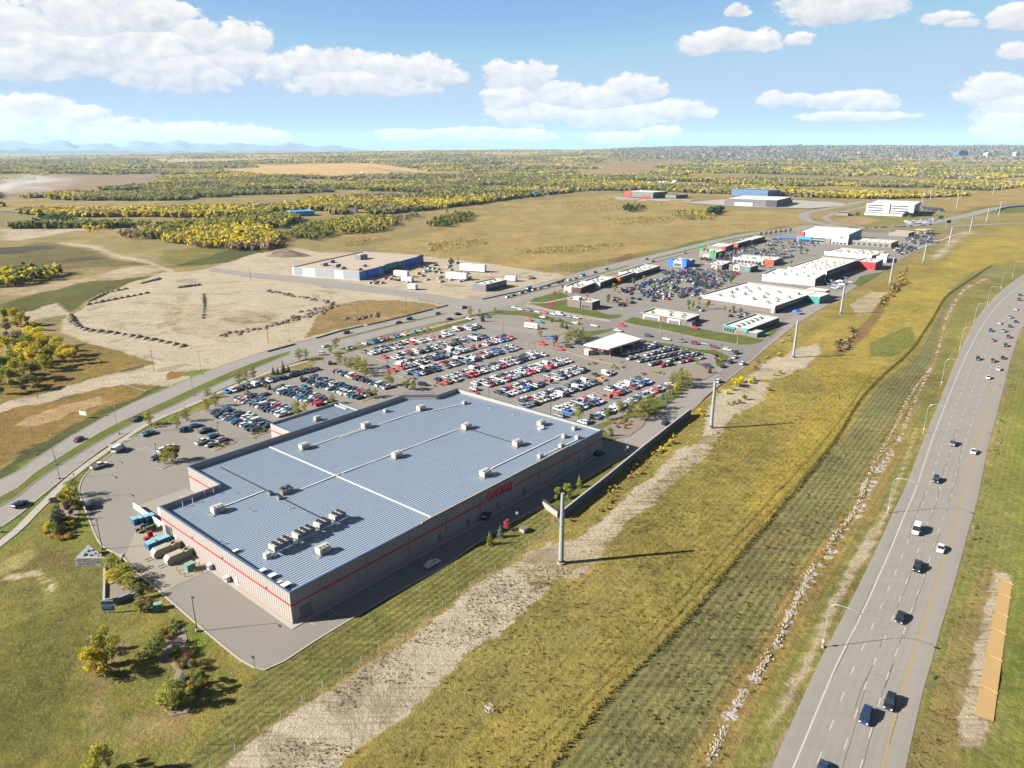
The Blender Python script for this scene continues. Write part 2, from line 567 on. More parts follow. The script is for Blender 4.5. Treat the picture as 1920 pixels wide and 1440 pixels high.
for i in range(0,len(idx),20000):
 b=idx[i:i+20000]
 dr[b]=np.sqrt(((jx[b][:,None]-ripseg[None,:,0])**2+(jy[b][:,None]-ripseg[None,:,1])**2).min(1))
k=dr<3.6
tint[k]=np.array(C(150,130,72))
stone=np.maximum(stone,sst(2.3-dr,0.0,1.8)*0.85)
zone([(1680,1460),(1717,1333),(1753,1200),(1800,1060),(1830,933),(1857,827),(1890,700),(1920,600),(2100,500),(2600,700),(2600,1460)],(138,137,70),st=0.25)
zone([(1690,1460),(1765,1230),(1835,1100),(1870,1040),(1880,1100),(1850,1200),(1800,1460)],(152,130,78),keep=0.2)
zone([(1800,1350),(1868,1075),(1905,1078),(1880,1250),(1862,1360),(1840,1410),(1805,1410)],(170,146,108),so=0.6)
zone([(1880,1460),(1900,1200),(1905,800),(1925,700),(2100,800),(2100,1460)],(132,138,60))
zone([(-500,1500),(-300,1200),(0,1020),(180,850),(300,760),(410,700),(600,640),(420,745),(233,835),(163,890),(150,930),(165,970),(187,1013),(227,1043),(300,1110),(377,1177),(447,1237),(497,1256),(300,1470)],(134,129,60))
zone([(-20,1090),(40,1040),(80,1025),(140,1030),(150,1062),(60,1078),(0,1100)],(118,106,58),keep=0.2)
zone([(-30,1075),(20,1040),(60,1032),(30,1060),(-20,1092)],(170,156,92),so=0.3)
zone([(0,1082),(60,1072),(100,1090),(105,1108),(90,1112),(80,1095),(40,1088),(0,1090)],(178,164,110),so=0.6)
zone([(60,1180),(100,1150),(130,1165),(120,1190),(80,1195)],(132,114,66),so=0.25)
zone([(160,1235),(195,1195),(230,1200),(200,1290),(192,1400),(180,1400),(180,1300)],(150,132,84),so=0.25)
zone([(270,1100),(330,1150),(285,1330),(262,1330),(262,1160)],(138,132,60))
zone([(240,1340),(360,1330),(330,1400),(230,1390)],(146,130,76),so=0.18)
zone([(0,1180),(160,1120),(190,1180),(120,1260),(150,1360),(60,1440),(-40,1440)],(112,112,44),keep=0.3)
zone([(240,950),(170,960),(190,1020),(230,1060),(205,1065),(180,1030),(120,1015),(60,1020),(120,985),(150,900),(180,880)],(118,128,46),keep=0.4)
zone([(340,1170),(372,1175),(400,1200),(380,1225),(350,1210)],(112,132,44),keep=0.2)
zone([(-600,1400),(-300,1080),(0,890),(147,800),(302,722),(350,700),(640,616),(840,570),(845,578),(640,640),(420,740),(180,860),(0,1030),(-300,1230),(-600,1500)],(112,126,50))
zone([(-700,1300),(-300,1060),(0,872),(140,790),(290,722),(296,728),(150,804),(0,892),(-300,1080),(-700,1340)],(88,92,44))
zone([(-800,1300),(-800,900),(-100,790),(60,755),(250,715),(297,724),(160,780),(0,868),(-300,1050)],(142,116,56))
zone([(20,800),(90,762),(180,745),(200,755),(120,775),(60,800)],(182,152,104),so=0.4)
zone([(-200,690),(0,690),(150,640),(260,650),(295,690),(160,720),(60,745),(-200,800)],(138,118,56))
zone([(245,700),(300,688),(350,690),(340,715),(290,715)],(140,108,62),so=0.2)
zone([(300,718),(360,704),(352,712),(305,728)],(190,168,134),so=0.8)
zone([(-300,830),(0,757),(90,730),(230,694),(330,676),(420,650),(430,656),(340,684),(300,704),(300,728),(250,716),(120,740),(0,772),(-300,850)],(196,174,138),so=0.95)
zone([(100,600),(150,580),(175,558),(240,530),(300,512),(360,510),(440,508),(520,512),(640,540),(760,556),(845,574),(800,586),(640,622),(520,654),(420,690),(330,700),(300,692),(250,664),(190,652),(100,625)],(186,164,130),so=0.9)
zone([(290,575),(350,560),(380,570),(440,590),(500,585),(560,600),(500,625),(410,640),(330,625),(290,600)],(158,132,94),so=0.6,keep=0.2)
zone([(600,575),(700,560),(800,566),(835,576),(790,588),(650,616),(560,636)],(150,124,76),so=0.35)
zone([(355,512),(410,496),(480,476),(545,466),(600,474),(690,476),(640,480),(560,500),(530,512),(500,520),(440,512)],(196,172,132),so=0.95)
zone([(160,520),(215,503),(270,500),(300,508),(240,518)],(188,166,124),so=0.6)
zone([(0,570),(60,548),(180,522),(290,516),(230,535),(170,560),(120,588),(60,590),(0,585)],(98,98,44))
zone([(20,588),(90,570),(120,590),(60,598)],(192,176,140),so=0.6)
zone([(0,540),(80,530),(170,520),(290,512),(290,518),(170,527),(60,550),(0,552)],(160,138,90),so=0.5)
zone([(300,470),(420,462),(520,470),(420,490),(350,502),(300,490)],(128,122,58))
zone([(330,500),(420,470),(480,468),(500,475),(420,494)],(88,94,46))
zone([(-100,480),(60,455),(120,458),(230,490),(290,498),(180,500),(90,508),(-100,520)],(116,106,58))
zone([(100,452),(170,460),(235,480),(300,500),(330,508),(320,512),(250,492),(180,470),(110,458)],(176,152,116),so=0.8)
zone([(0,440),(60,435),(150,425),(160,430),(80,442),(10,452)],(180,160,126),so=0.7)
zone([(0,425),(60,428),(70,436),(0,442)],(170,148,116),so=0.6)
zone([(500,522),(560,500),(690,474),(800,480),(1000,505),(1060,512),(1080,522),(1000,545),(880,570),(830,566),(640,540),(520,516)],(168,152,130),so=0.85)
zone([(935,520),(990,508),(1040,515),(1045,522),(990,535),(950,532)],(172,146,112),so=0.7)
zone([(905,556),(1000,540),(1060,522),(1070,524),(1000,546),(920,562)],(120,118,60))
zone([(555,506),(650,540),(690,530),(640,534),(560,512)],(126,108,66))
zone([(690,474),(860,420),(1000,375),(1190,360),(1350,395),(1480,400),(1520,412),(1430,432),(1280,462),(1180,490),(1085,510),(1000,503),(800,478)],(166,144,86),keep=0.25)
zone([(1000,503),(1085,510),(1180,492),(1280,466),(1290,458),(1160,480),(1060,494)],(126,120,56),keep=0.3)
zone([(1180,492),(1280,467),(1380,440),(1480,426),(1490,424),(1380,436),(1270,462),(1150,496)],(108,122,52))
zone([(1125,488),(1180,474),(1200,480),(1150,492)],(120,98,62),so=0.3)
zone([(1080,320),(1200,310),(1270,318),(1200,330),(1100,332)],(158,134,86))
zone([(1120,300),(1300,306),(1280,312),(1150,308)],(158,134,86))
zone([(1530,420),(1560,402),(1700,396),(1760,412),(1640,425),(1560,432)],(136,128,62))
zone([(1540,416),(1600,405),(1640,410),(1620,420),(1560,424)],(166,140,100),so=0.25)
zone([(1730,375),(1920,340),(2000,350),(2000,400),(1850,400),(1740,395)],(162,138,76))
zone([(1790,400),(1860,385),(1990,378),(1990,395),(1880,400),(1800,408)],(112,118,56))
for pol,cc in(([(375,322),(560,307),(700,306),(800,322),(640,334),(500,330)],(205,168,104)),([(280,300),(430,298),(560,296),(600,300),(450,303),(320,305)],(186,158,120)),([(0,305),(140,300),(150,303),(0,312)],(160,140,112)),([(0,345),(120,330),(300,325),(290,345),(140,362),(0,375)],(150,128,104)),([(700,318),(860,325),(850,330),(760,326)],(170,148,106)),([(430,470),(560,410),(680,405),(700,400),(780,402),(720,410),(640,425),(560,440),(540,460)],(132,114,62))):
 gp=[GT(u,v)for u,v in pol]
 kk=inpoly(jx,jy,[(p.x,p.y)for p in gp])
 tint[kk]=np.array(C(*cc))*0.85+tint[kk]*0.15
zone([(-20,466),(30,460),(98,462),(60,470),(0,476),(-20,476)],(78,74,62))  # shade of a hollow, painted as a dark tint on the ground
zone([(70,492),(130,484),(200,481),(170,487),(90,497)],(92,80,58))
zone([(300,590),(330,572),(345,580),(330,610),(345,628),(320,622),(300,606)],(150,126,88),so=0.55)
zone([(400,600),(470,590),(520,592),(500,606),(440,612)],(150,124,86),so=0.52)
aa=px_/np.maximum(py_,50)
town=sst(aa,0.12,0.2)*sst(py_,5200,7000)
tn=(vnoise(px_/60,py_/120,5)>0.45)[:,None]
tcol=np.where(tn,np.array(C(130,124,122)),np.array(C(98,102,96)))
tint=tint*(1-town[:,None])+tcol*town[:,None]
soil*=(1-town)
gz=HZ(px_,py_)
flat=[[(150,1275),(500,1270),(1050,960),(1400,700),(1760,460),(1700,420),(1300,450),(1100,490),(850,560),(300,705),(-300,1010),(-300,1120),(60,1010)],[(1400,1500),(1600,1000),(1720,690),(1800,560),(1925,440),(2300,380),(2300,700),(1700,1500)],[(480,530),(690,470),(1060,505),(860,570)]]
fm=np.zeros(len(px_),bool)
for p in flat:
 fm|=inpoly(px_,py_,[G2(q)for q in p])
amp=np.where(fm,0.0,1.0)*sst(dist_,100,160)
relief=(fbm(px_/26,py_/26,51,4)-0.62)*1.1+(fbm(px_/3.4,py_/3.4,57,2)-0.6)*0.22
gz=gz+np.minimum(relief,0.0)*amp-0.02
verts=np.stack([px_,py_,gz],1)
ii=(np.arange(NY-1)[:,None]*NX+np.arange(NX-1)[None,:]).ravel()
quads=np.stack([ii,ii+1,ii+NX+1,ii+NX],1)
gm,t,b=new_mat('ground_cover')
pos=t.n('ShaderNodeNewGeometry').outputs['Position']
tintn=t.n('ShaderNodeAttribute',attribute_name='tint').outputs['Color']
soiln=t.n('ShaderNodeAttribute',attribute_name='soil').outputs['Fac']
strn=t.n('ShaderNodeAttribute',attribute_name='stripe').outputs['Fac']
ston=t.n('ShaderNodeAttribute',attribute_name='stone').outputs['Fac']
nA=t.noise(pos,0.018,5.0,0.6)
nB=t.noise(pos,0.11,6.0,0.65)
nC=t.noise(pos,0.9,6.0,0.72)
nD=t.noise(pos,3.2,3.0,0.7)
mp=t.n('ShaderNodeMapping',i_Vector=pos)
mp.inputs['Rotation'].default_value=(0,0,-0.92)
mp.inputs['Scale'].default_value=(0.05,1.25,1.0)
nS=t.noise(mp.outputs[0],1.0,5.0,0.65)
nF=t.noise(pos,0.035,9.0,0.72)
nG=t.noise(pos,0.28,8.0,0.75)
nH=t.noise(pos,0.011,9.0,0.74,dist=0.5)
lum=t.m('ADD',t.m('ADD',-1.7,t.m('MULTIPLY',nH,1.2)),t.m('ADD',t.m('ADD',t.m('MULTIPLY',nC,1.1),t.m('MULTIPLY',nF,1.25)),t.m('ADD',t.m('MULTIPLY',nG,1.3),t.m('MULTIPLY',nD,0.55))))
lumc=t.n('ShaderNodeCombineColor',i_0=lum,i_1=lum,i_2=lum).outputs[0]
gcol=t.mix(1.0,tintn,lumc,'MULTIPLY')
dry=t.smooth(t.m('ADD',t.m('MULTIPLY',nB,0.6),t.m('MULTIPLY',nA,0.6)),0.52,0.78)
gcol=t.mix(t.m('MULTIPLY',dry,0.55),gcol,t.mix(1.0,gcol,(1.35,1.12,0.95),'MULTIPLY'))
grn=t.smooth(t.noise(pos,0.055,5.0,0.6,out=0,dist=0.6),0.55,0.72)
gcol=t.mix(t.m('MULTIPLY',grn,0.5),gcol,t.mix(1.0,gcol,(0.72,0.92,0.72),'MULTIPLY'))
wv=t.n('ShaderNodeTexWave',wave_type='BANDS',bands_direction='Y',wave_profile='SIN')
mp2=t.n('ShaderNodeMapping',i_Vector=pos)
mp2.inputs['Rotation'].default_value=(0,0,-0.92)
t.l(mp2.outputs[0],wv.inputs['Vector'])
wv.inputs['Scale'].default_value=0.17
wv.inputs['Distortion'].default_value=1.0
wv.inputs['Detail'].default_value=3.0
wv.inputs['Detail Scale'].default_value=0.6
sw=t.m('MULTIPLY',strn,t.m('ADD',t.m('MULTIPLY',t.m('SUBTRACT',wv.outputs['Fac'],0.5),0.5),t.m('MULTIPLY',t.m('SUBTRACT',nS,0.5),1.8)))
swf=t.m('ADD',1.0,sw)
gcol=t.mix(1.0,gcol,t.n('ShaderNodeCombineColor',i_0=swf,i_1=swf,i_2=swf).outputs[0],'MULTIPLY')
tuft=t.smooth(nC,0.60,0.72)
gcol=t.mix(t.m('MULTIPLY',tuft,0.55),gcol,t.mix(1.0,gcol,(1.5,1.45,1.25),'MULTIPLY'))
dk=t.smooth(t.noise(pos,0.55,5.0,0.7),0.60,0.72)
gcol=t.mix(t.m('MULTIPLY',dk,0.55),gcol,t.mix(1.0,gcol,(0.52,0.6,0.5),'MULTIPLY'))
hs=t.n('ShaderNodeHueSaturation',i_Color=gcol)
hs.inputs['Saturation'].default_value=0.96
hs.inputs['Value'].default_value=1.38
gcol=hs.outputs[0]
sf=t.smooth(t.m('ADD',soiln,t.m('MULTIPLY',t.m('SUBTRACT',t.m('ADD',t.m('MULTIPLY',nB,0.35),t.m('ADD',t.m('MULTIPLY',nS,0.6),t.m('MULTIPLY',nC,0.25))),0.6),2.2)),0.42,0.6)
smul=t.m('ADD',0.22,t.m('ADD',t.m('MULTIPLY',nC,0.5),t.m('ADD',t.m('MULTIPLY',nF,0.5),t.m('MULTIPLY',nG,0.55))))
scol=t.mix(1.0,C(232,216,186),t.n('ShaderNodeCombineColor',i_0=smul,i_1=smul,i_2=smul).outputs[0],'MULTIPLY')
clod=t.smooth(t.noise(pos,1.2,4.0,0.75),0.61,0.68)
scol=t.mix(t.m('MULTIPLY',clod,0.6),scol,C(120,106,76))
scol=t.mix(t.m('MULTIPLY',t.smooth(nS,0.5,0.64),0.55),scol,C(160,138,104))
rut=t.smooth(t.noise(pos,0.024,8.0,0.72,dist=1.6),0.52,0.62)
scol=t.mix(t.m('MULTIPLY',rut,0.5),scol,C(150,130,100))
gcol=t.mix(sf,gcol,scol)
vor=t.n('ShaderNodeTexVoronoi',i_Vector=pos)
vor.inputs['Scale'].default_value=1.7
stf=t.smooth(t.m('ADD',ston,t.m('MULTIPLY',t.m('SUBTRACT',nB,0.5),1.8)),0.42,0.6)
stcol=t.mix(t.smooth(vor.outputs['Distance'],0.4,0.9),C(246,234,222),C(150,130,110))
gcol=t.mix(stf,gcol,stcol)
t.l(gcol,b.inputs['Base Color'])
b.inputs['Roughness'].default_value=0.95
b.inputs['Specular IOR Level'].default_value=0.1
hgt=t.m('ADD',t.m('MULTIPLY',nC,0.9),t.m('ADD',t.m('MULTIPLY',nD,0.25),t.m('MULTIPLY',t.m('MULTIPLY',nS,strn),0.6)))
bn=t.n('ShaderNodeBump',i_Strength=1.0,i_Distance=0.75,i_Height=hgt)
t.l(bn.outputs[0],b.inputs['Normal'])
tint4=np.concatenate([np.clip(tint,0,1),np.ones((len(px_),1))],1)
gme=fastmesh('ground',verts,quads,gm,{'tint':('FLOAT_COLOR',tint4),'soil':('FLOAT',soil),'stripe':('FLOAT',stripe),'stone':('FLOAT',stone)})
gme.polygons.foreach_set('use_smooth',np.ones(len(quads),bool))
setp(link('ground',gme),kind='structure')
# ---------------------------------------------------------------- roads and paved areas
def asphalt(name,c,var=0.16,patch=0.10,crack=0.0,lane=None):
 m,t,b=new_mat(name)
 pos=t.n('ShaderNodeNewGeometry').outputs['Position']
 n1=t.noise(pos,0.035,5.0,0.6,dist=0.4)
 n2=t.noise(pos,0.4,6.0,0.65)
 n3=t.noise(pos,4.0,3.0,0.7)
 f=t.m('ADD',1.0-var,t.m('ADD',t.m('MULTIPLY',n1,var*1.1),t.m('ADD',t.m('MULTIPLY',n2,var*0.6),t.m('MULTIPLY',n3,var*0.3))))
 if lane is not None:
  uvn=t.n('ShaderNodeAttribute',attribute_name='across').outputs['Fac']
  s=t.m('SINE',t.m('MULTIPLY',uvn,2*math.pi*2))
  mp=t.n('ShaderNodeMapping',i_Vector=pos)
  mp.inputs['Rotation'].default_value=(0,0,lane)
  mp.inputs['Scale'].default_value=(0.02,0.5,1)
  f=t.m('ADD',f,t.m('MULTIPLY',t.m('MULTIPLY',s,0.05),t.noise(mp.outputs[0],1.0,4.0,0.6)))
  f=t.m('ADD',f,t.m('MULTIPLY',t.m('SUBTRACT',t.noise(mp.outputs[0],1.4,5.0,0.65),0.5),0.22))
 col_=t.mix(1.0,c,t.n('ShaderNodeCombineColor',i_0=f,i_1=f,i_2=f).outputs[0],'MULTIPLY')
 st_=t.smooth(t.noise(pos,0.13,6.0,0.7,dist=0.8),0.62,0.76)
 col_=t.mix(t.m('MULTIPLY',st_,patch*3),col_,t.mix(1.0,col_,(0.7,0.7,0.72),'MULTIPLY'))
 t.l(col_,b.inputs['Base Color'])
 b.inputs['Roughness'].default_value=0.9
 b.inputs['Specular IOR Level'].default_value=0.25
 bn=t.n('ShaderNodeBump',i_Strength=0.25,i_Distance=0.03,i_Height=n3)
 t.l(bn.outputs[0],b.inputs['Normal'])
 return m
M_LOT=asphalt('asphalt_lot',C(170,162,151),var=0.22,patch=0.13)
M_ROAD=asphalt('asphalt_road',C(180,173,164))
M_STREET=asphalt('asphalt_street',C(162,155,147))
M_HWY=asphalt('asphalt_freeway',C(182,174,163),var=0.2,patch=0.12,lane=-0.92)
M_CONC=mat('concrete',C(205,194,178),0.85,var=0.2,scale=0.5)
M_YARD=asphalt('concrete_yard',C(192,182,164),var=0.2)
M_KERB=mat('kerb_concrete',C(214,204,190),0.85,var=0.14,scale=1.2)
M_PAINT=mat('road_paint_white',C(232,228,218),0.7,var=0.25,scale=1.5)
M_YPAINT=mat('road_paint_yellow',C(220,178,90),0.7,var=0.22,scale=1.0)
M_RPAINT=mat('road_paint_red',C(170,60,54),0.7,var=0.22,scale=1.0)
M_TAR=mat('crack_sealant',C(110,104,100),0.6,var=0.1)
def structure(mb,name,mats):
 return setp(mb.build(name,mats),kind='structure')
def wpts(lst):
 return[Vector(G2(p))for p in lst]
 # --- freeway
HL=[(1330,1700),(1447,1440),(1513,1290),(1590,1133),(1652,1003),(1697,917),(1730,833),(1783,700),(1827,603),(1880,543),(1935,505),(2010,470),(2120,440),(2300,412),(2600,388)]
HR=[(1610,1700),(1688,1440),(1717,1333),(1753,1200),(1800,1060),(1830,933),(1857,827),(1890,700),(1920,607),(1975,552),(2060,508),(2190,470),(2400,438),(2700,405)]
HWL=[(1375,1700),(1487,1440),(1570,1243),(1613,1157),(1667,1037),(1698,960),(1717,917),(1753,810),(1797,700),(1820,650),(1847,603),(1880,563),(1925,528),(1990,492),(2100,455),(2300,420),(2600,393)]
HYL=[(1562,1700),(1647,1440),(1710,1237),(1727,1180),(1773,1023),(1797,950),(1827,843),(1847,780),(1873,700),(1900,622),(1948,565),(2030,515),(2160,475),(2370,440),(2660,407)]
NS=160
hl,hr,hwl,hyl=(resample(spline(wpts(x),6),NS)for x in(HL,HR,HWL,HYL))
def match(base,other):
 """the points of other nearest to each point of base, so that cross-sections stay square"""
 o2=np.array([(p.x,p.y)for p in spline(other,1.0)])
 out=[]
 for p in base:
  d=(o2[:,0]-p.x)**2+(o2[:,1]-p.y)**2
  i=int(d.argmin())
  out.append(Vector((o2[i,0],o2[i,1])))
 return out
hyl=match(hwl,hyl)
hl=match(hwl,hl)
hr=match(hwl,hr)
for arr in(hyl,hl,hr):
 w=np.array([(a-b).length for a,b in zip(arr,hwl)])
 w=np.convolve(np.pad(w,6,'edge'),np.ones(13)/13,'valid')
 for i in range(NS):
  d=(arr[i]-hwl[i])
  arr[i]=hwl[i]+d.normalized()*float(w[i])
cols=[hl,hwl]+[[a.lerp(c,k/8)for a,c in zip(hwl,hyl)]for k in range(1,8)]+[hyl,hr]
across=[-0.35,0.0]+[k/2 for k in range(1,8)]+[4.0,4.4]
hv=np.array([(p.x,p.y,0.05)for cc in cols for p in cc])
hq=np.array([(c*NS+i,(c+1)*NS+i,(c+1)*NS+i+1,c*NS+i+1)for c in range(len(cols)-1)for i in range(NS-1)])
hme=fastmesh('freeway',hv,hq,M_HWY,{'across':('FLOAT',np.repeat(across,NS))})
setp(link('freeway',hme),kind='structure')
mk=MB()
def line_at(pts,w,z,dash=None,gap=None,start=0.0,mi=0,mb=None,s0=0,s1=None):
 mb=mb or mk
 P=spline(pts,3.0)if len(pts)>2 else pts
 L=plen(P)if s1 is None else s1
 s=s0+start
 st=dash or 4.0
 while s<L:
  e=min(s+st,L)
  a,d=along(P,s);c,d2=along(P,e)
  n1=Vector((-d.y,d.x))*w/2;n2=Vector((-d2.y,d2.x))*w/2
  mb.add([(a.x-n1.x,a.y-n1.y,z),(a.x+n1.x,a.y+n1.y,z),(c.x+n2.x,c.y+n2.y,z),(c.x-n2.x,c.y-n2.y,z)],[(3,2,1,0)if False else(0,3,2,1)],mi)
  s=e+(gap or 0.0)
line_at(hwl,0.3,0.056,mi=0)
line_at(hyl,0.28,0.056,mi=1)
for k in(2,4,6):
 line_at([a.lerp(c,k/8)for a,c in zip(hwl,hyl)],0.2,0.056,3.2,6.4,start=2.1*k)
structure(mk,'freeway_markings',[M_PAINT,M_YPAINT])
ck=MB()
rr=random.Random(3)
for k,s0,s1 in((0.0,60,130),(4,20,260),(6,30,220),(6.1,45,90),(2,130,170),(4.1,20,80),(8,40,60)):
 P=spline([a.lerp(c,k/8)for a,c in zip(hwl,hyl)],3.0)
 s=s0
 off=0
 pts=[]
 while s<s1:
  a,d=along(P,s)
  off=max(-0.5,min(0.5,off+rr.uniform(-0.22,0.22)))
  pts.append(a+Vector((-d.y,d.x))*off)
  s+=rr.uniform(0.7,1.6)
  if rr.random()<0.035:
   if len(pts)>2:line_at(pts,0.12,0.053,mb=ck)
   pts=[];s+=rr.uniform(4,18)
 if len(pts)>2:line_at(pts,0.12,0.053,mb=ck)
for i in range(16):
 s=rr.uniform(20,260);k=rr.uniform(0.2,7.6)
 P=spline([a.lerp(c,k/8)for a,c in zip(hwl,hyl)],3.0)
 a,d=along(P,s)
 q=[a]
 n=Vector((-d.y,d.x))*rr.choice((-1,1))
 for j in range(rr.randint(3,7)):
  q.append(q[-1]+n*rr.uniform(0.4,0.9)+d*rr.uniform(-0.5,0.5))
 line_at(q,0.09,0.053,mb=ck)
structure(ck,'sealed_cracks',[M_TAR])
# --- the avenue on the left: two carriageways and a grass median
AO=[(-700,1180),(-300,1010),(0,900),(67,860),(147,810),(233,763),(302,733),(380,700),(433,680),(533,648),(640,622),(722,604),(787,587),(847,572),(930,551),(1000,534),(1047,522),(1083,511),(1187,486),(1280,464),(1380,441),(1480,427)]
AM1=[(-700,1240),(-300,1050),(0,932),(67,885),(133,844),(200,804),(267,772),(333,742),(380,720),(463,685),(557,654),(640,633),(740,608),(840,586),(940,561),(1040,536),(1130,511),(1220,486),(1300,466),(1390,444),(1480,432)]
AM2=[(-700,1280),(-300,1080),(0,950),(67,903),(133,860),(200,820),(267,786),(333,757),(380,733),(463,697),(557,659),(640,636),(740,611),(840,588),(940,563),(1040,538),(1130,513),(1220,488),(1300,468),(1390,446),(1480,434)]
AI=[(-700,1400),(-300,1170),(0,990),(67,939),(133,886),(213,828),(283,790),(340,765),(433,722),(505,696),(580,671),(640,656),(700,634),(780,614),(877,592),(940,577),(1000,560),(1083,534),(1133,517),(1187,501),(1250,485),(1312,468),(1400,446),(1480,437)]
ao,am1,am2,ai=(spline(wpts(x),5)for x in(AO,AM1,AM2,AI))
n_=220
rd=MB()
rd.ribbon(resample(ao,n_),resample(ai,n_),0.05)
structure(rd,'avenue_carriageway',[M_ROAD])
M_LAWN=new_mat('lawn')
def lawn_material(name,c,c2):
 m,t,b=new_mat(name)
 pos=t.n('ShaderNodeNewGeometry').outputs['Position']
 n1=t.noise(pos,0.09,5.0,0.65);n2=t.noise(pos,0.9,5.0,0.7)
 f=t.m('ADD',0.5,t.m('ADD',t.m('MULTIPLY',n2,0.6),t.m('MULTIPLY',n1,0.4)))
 cc=t.mix(t.smooth(n1,0.4,0.66),c,c2)
 t.l(t.mix(1.0,cc,t.n('ShaderNodeCombineColor',i_0=f,i_1=f,i_2=f).outputs[0],'MULTIPLY'),b.inputs['Base Color'])
 b.inputs['Roughness'].default_value=0.95
 b.inputs['Specular IOR Level'].default_value=0.1
 t.l(t.n('ShaderNodeBump',i_Strength=0.7,i_Distance=0.3,i_Height=n2).outputs[0],b.inputs['Normal'])
 return m
M_LAWN=lawn_material('lawn',C(118,126,58),C(136,134,70))
M_GREEN=lawn_material('green_lawn',C(112,124,60),C(130,134,72))
M_MULCH=mat('mulch',C(166,148,130),0.95,var=0.35,scale=1.1)
m1=resample(am1,300);m2=resample(am2,300)
md=MB()
def median(i0,i1,u0=None):
 a=m1[i0:i1];b_=m2[i0:i1]
 n=len(a)
 ring=a+b_[::-1]
 md.ribbon(a,b_,0.17,0)
 md.kerb([(p.x,p.y)for p in ring],0.3,0.0,0.19,1,closed=True)
def nearest_i(pts,w):
 return min(range(len(pts)),key=lambda i:(pts[i]-w).length)
cut=[nearest_i(m1,Vector(G2(p)))for p in((555,655),(628,636),(845,585),(965,555),(1186,497),(1225,485))]
median(0,cut[0]);median(cut[1],cut[2]);median(cut[3],cut[4]);median(cut[5],299)
structure(md,'avenue_median',[M_LAWN,M_KERB])
av=MB()
mo=resample(ao,300);mi_=resample(ai,300)
for A_,B_ in((mo,m1),(m2,mi_)):
 line_at([a.lerp(c,0.5)for a,c in zip(A_,B_)],0.16,0.056,3.0,6.0,mb=av)
structure(av,'avenue_lane_markings',[M_PAINT])
kb=MB()
def kerbline(pts,mb=kb,w=0.35,h=0.15,step=4):
 mb.kerb([(p.x,p.y)for p in spline(wpts(pts),step)],w,0.0,h)
io=nearest_i(mo,Vector(G2((838,574))))
kb.kerb([(p.x,p.y)for p in mo[:io]],0.35,0,0.15)
io2=nearest_i(mo,Vector(G2((885,562))))
kb.kerb([(p.x,p.y)for p in mo[io2:]],0.35,0,0.15)
ia=nearest_i(mi_,Vector(G2((590,668))));ib=nearest_i(mi_,Vector(G2((620,655))));ic=nearest_i(mi_,Vector(G2((890,589))));id_=nearest_i(mi_,Vector(G2((1010,557))))
kb.kerb([(p.x,p.y)for p in mi_[:ia]],0.35,0,0.15);kb.kerb([(p.x,p.y)for p in mi_[ib:ic]],0.35,0,0.15);kb.kerb([(p.x,p.y)for p in mi_[id_:]],0.35,0,0.15)
structure(kb,'avenue_kerb',[M_KERB])
SWK=[(-700,1480),(-300,1230),(0,1020),(73,953),(143,887),(233,823),(287,790),(350,763),(433,727),(500,700),(560,682),(592,674)]
sw1=spline(wpts(SWK),4)
sw=MB();sw.kerb([(p.x,p.y)for p in sw1],2.6,0.0,0.12)
sw.kerb([(p.x,p.y)for p in spline(wpts([(632,657),(700,641),(780,622),(867,600),(905,592)]),4)],2.2,0.0,0.12)
for a_,b_ in(((248,823),(222,826)),((212,834),(203,836))):
 sw.kerb(wpts([a_,b_]),1.6,0.0,0.13)
structure(sw,'sidewalk',[M_CONC])
# --- side road to the left-hand store
sr=MB()
sr.ribbon(resample(spline(wpts([(400,503),(480,512),(560,519),(640,528),(700,537),(760,545),(827,554),(873,562),(900,560)]),5),40),resample(spline(wpts([(390,508),(470,520),(560,530),(640,542),(700,549),(760,557),(810,566),(846,574),(905,590)]),5),40),0.04)
structure(sr,'side_road',[M_ROAD])
# --- one paved site round the shops
SITE=[(497,1256),(478,1253),(450,1237),(377,1177),(300,1110),(253,1070),(227,1043),(200,1030),(182,1011),(163,963),(150,930),(149,913),(163,887),(207,853),(233,830),(277,806),(310,795),(345,780),(383,768),(413,747),(424,738),(484,711),(513,702),(561,697),(584,690),(600,672),(622,658),(632,668),(700,648),(790,630),(850,612),(882,600),(895,590),(925,572),(985,566),(1020,555),(1070,541),(1133,520),(1187,503),(1250,487),(1312,470),(1400,448),(1440,440),(1500,430),(1560,433),(1650,436),(1740,440),(1754,452),(1702,478),(1650,510),(1606,537),(1565,564),(1529,585),(1487,612),(1446,645),(1396,687),(1354,720),(1325,744),(1290,775),(1200,838),(1140,873),(1073,913),(1017,947),(940,990),(893,1020),(830,1063),(740,1113),(640,1172),(583,1207),(533,1240)]
site=MB().sheet([G2(p)for p in SITE],0.03)
structure(site,'parking_lot',[M_LOT])
skl=MB()
skl.kerb([(p.x,p.y)for p in spline(wpts(SITE[-14:]+SITE[:17]),3)],0.4,0,0.16)
skl.kerb([(p.x,p.y)for p in spline(wpts([(1754,452),(1702,478),(1650,510),(1606,537),(1565,564),(1529,585),(1487,612),(1446,645),(1396,687),(1354,720),(1325,744),(1290,775)]),3)],0.4,0,0.16)
structure(skl,'site_kerb',[M_KERB])
yd=MB().sheet([G2(p)for p in((262,968),(300,998),(330,1010),(362,1028),(385,1052),(402,1066),(330,1098),(306,1114),(255,1072),(236,1040),(248,1010),(256,985))],0.038)
structure(yd,'concrete_yard',[M_YARD])
yp=MB()
line_at(wpts([(306,1112),(330,1098),(402,1067)]),0.18,0.043,mb=yp)
structure(yp,'yard_joint',[M_TAR])
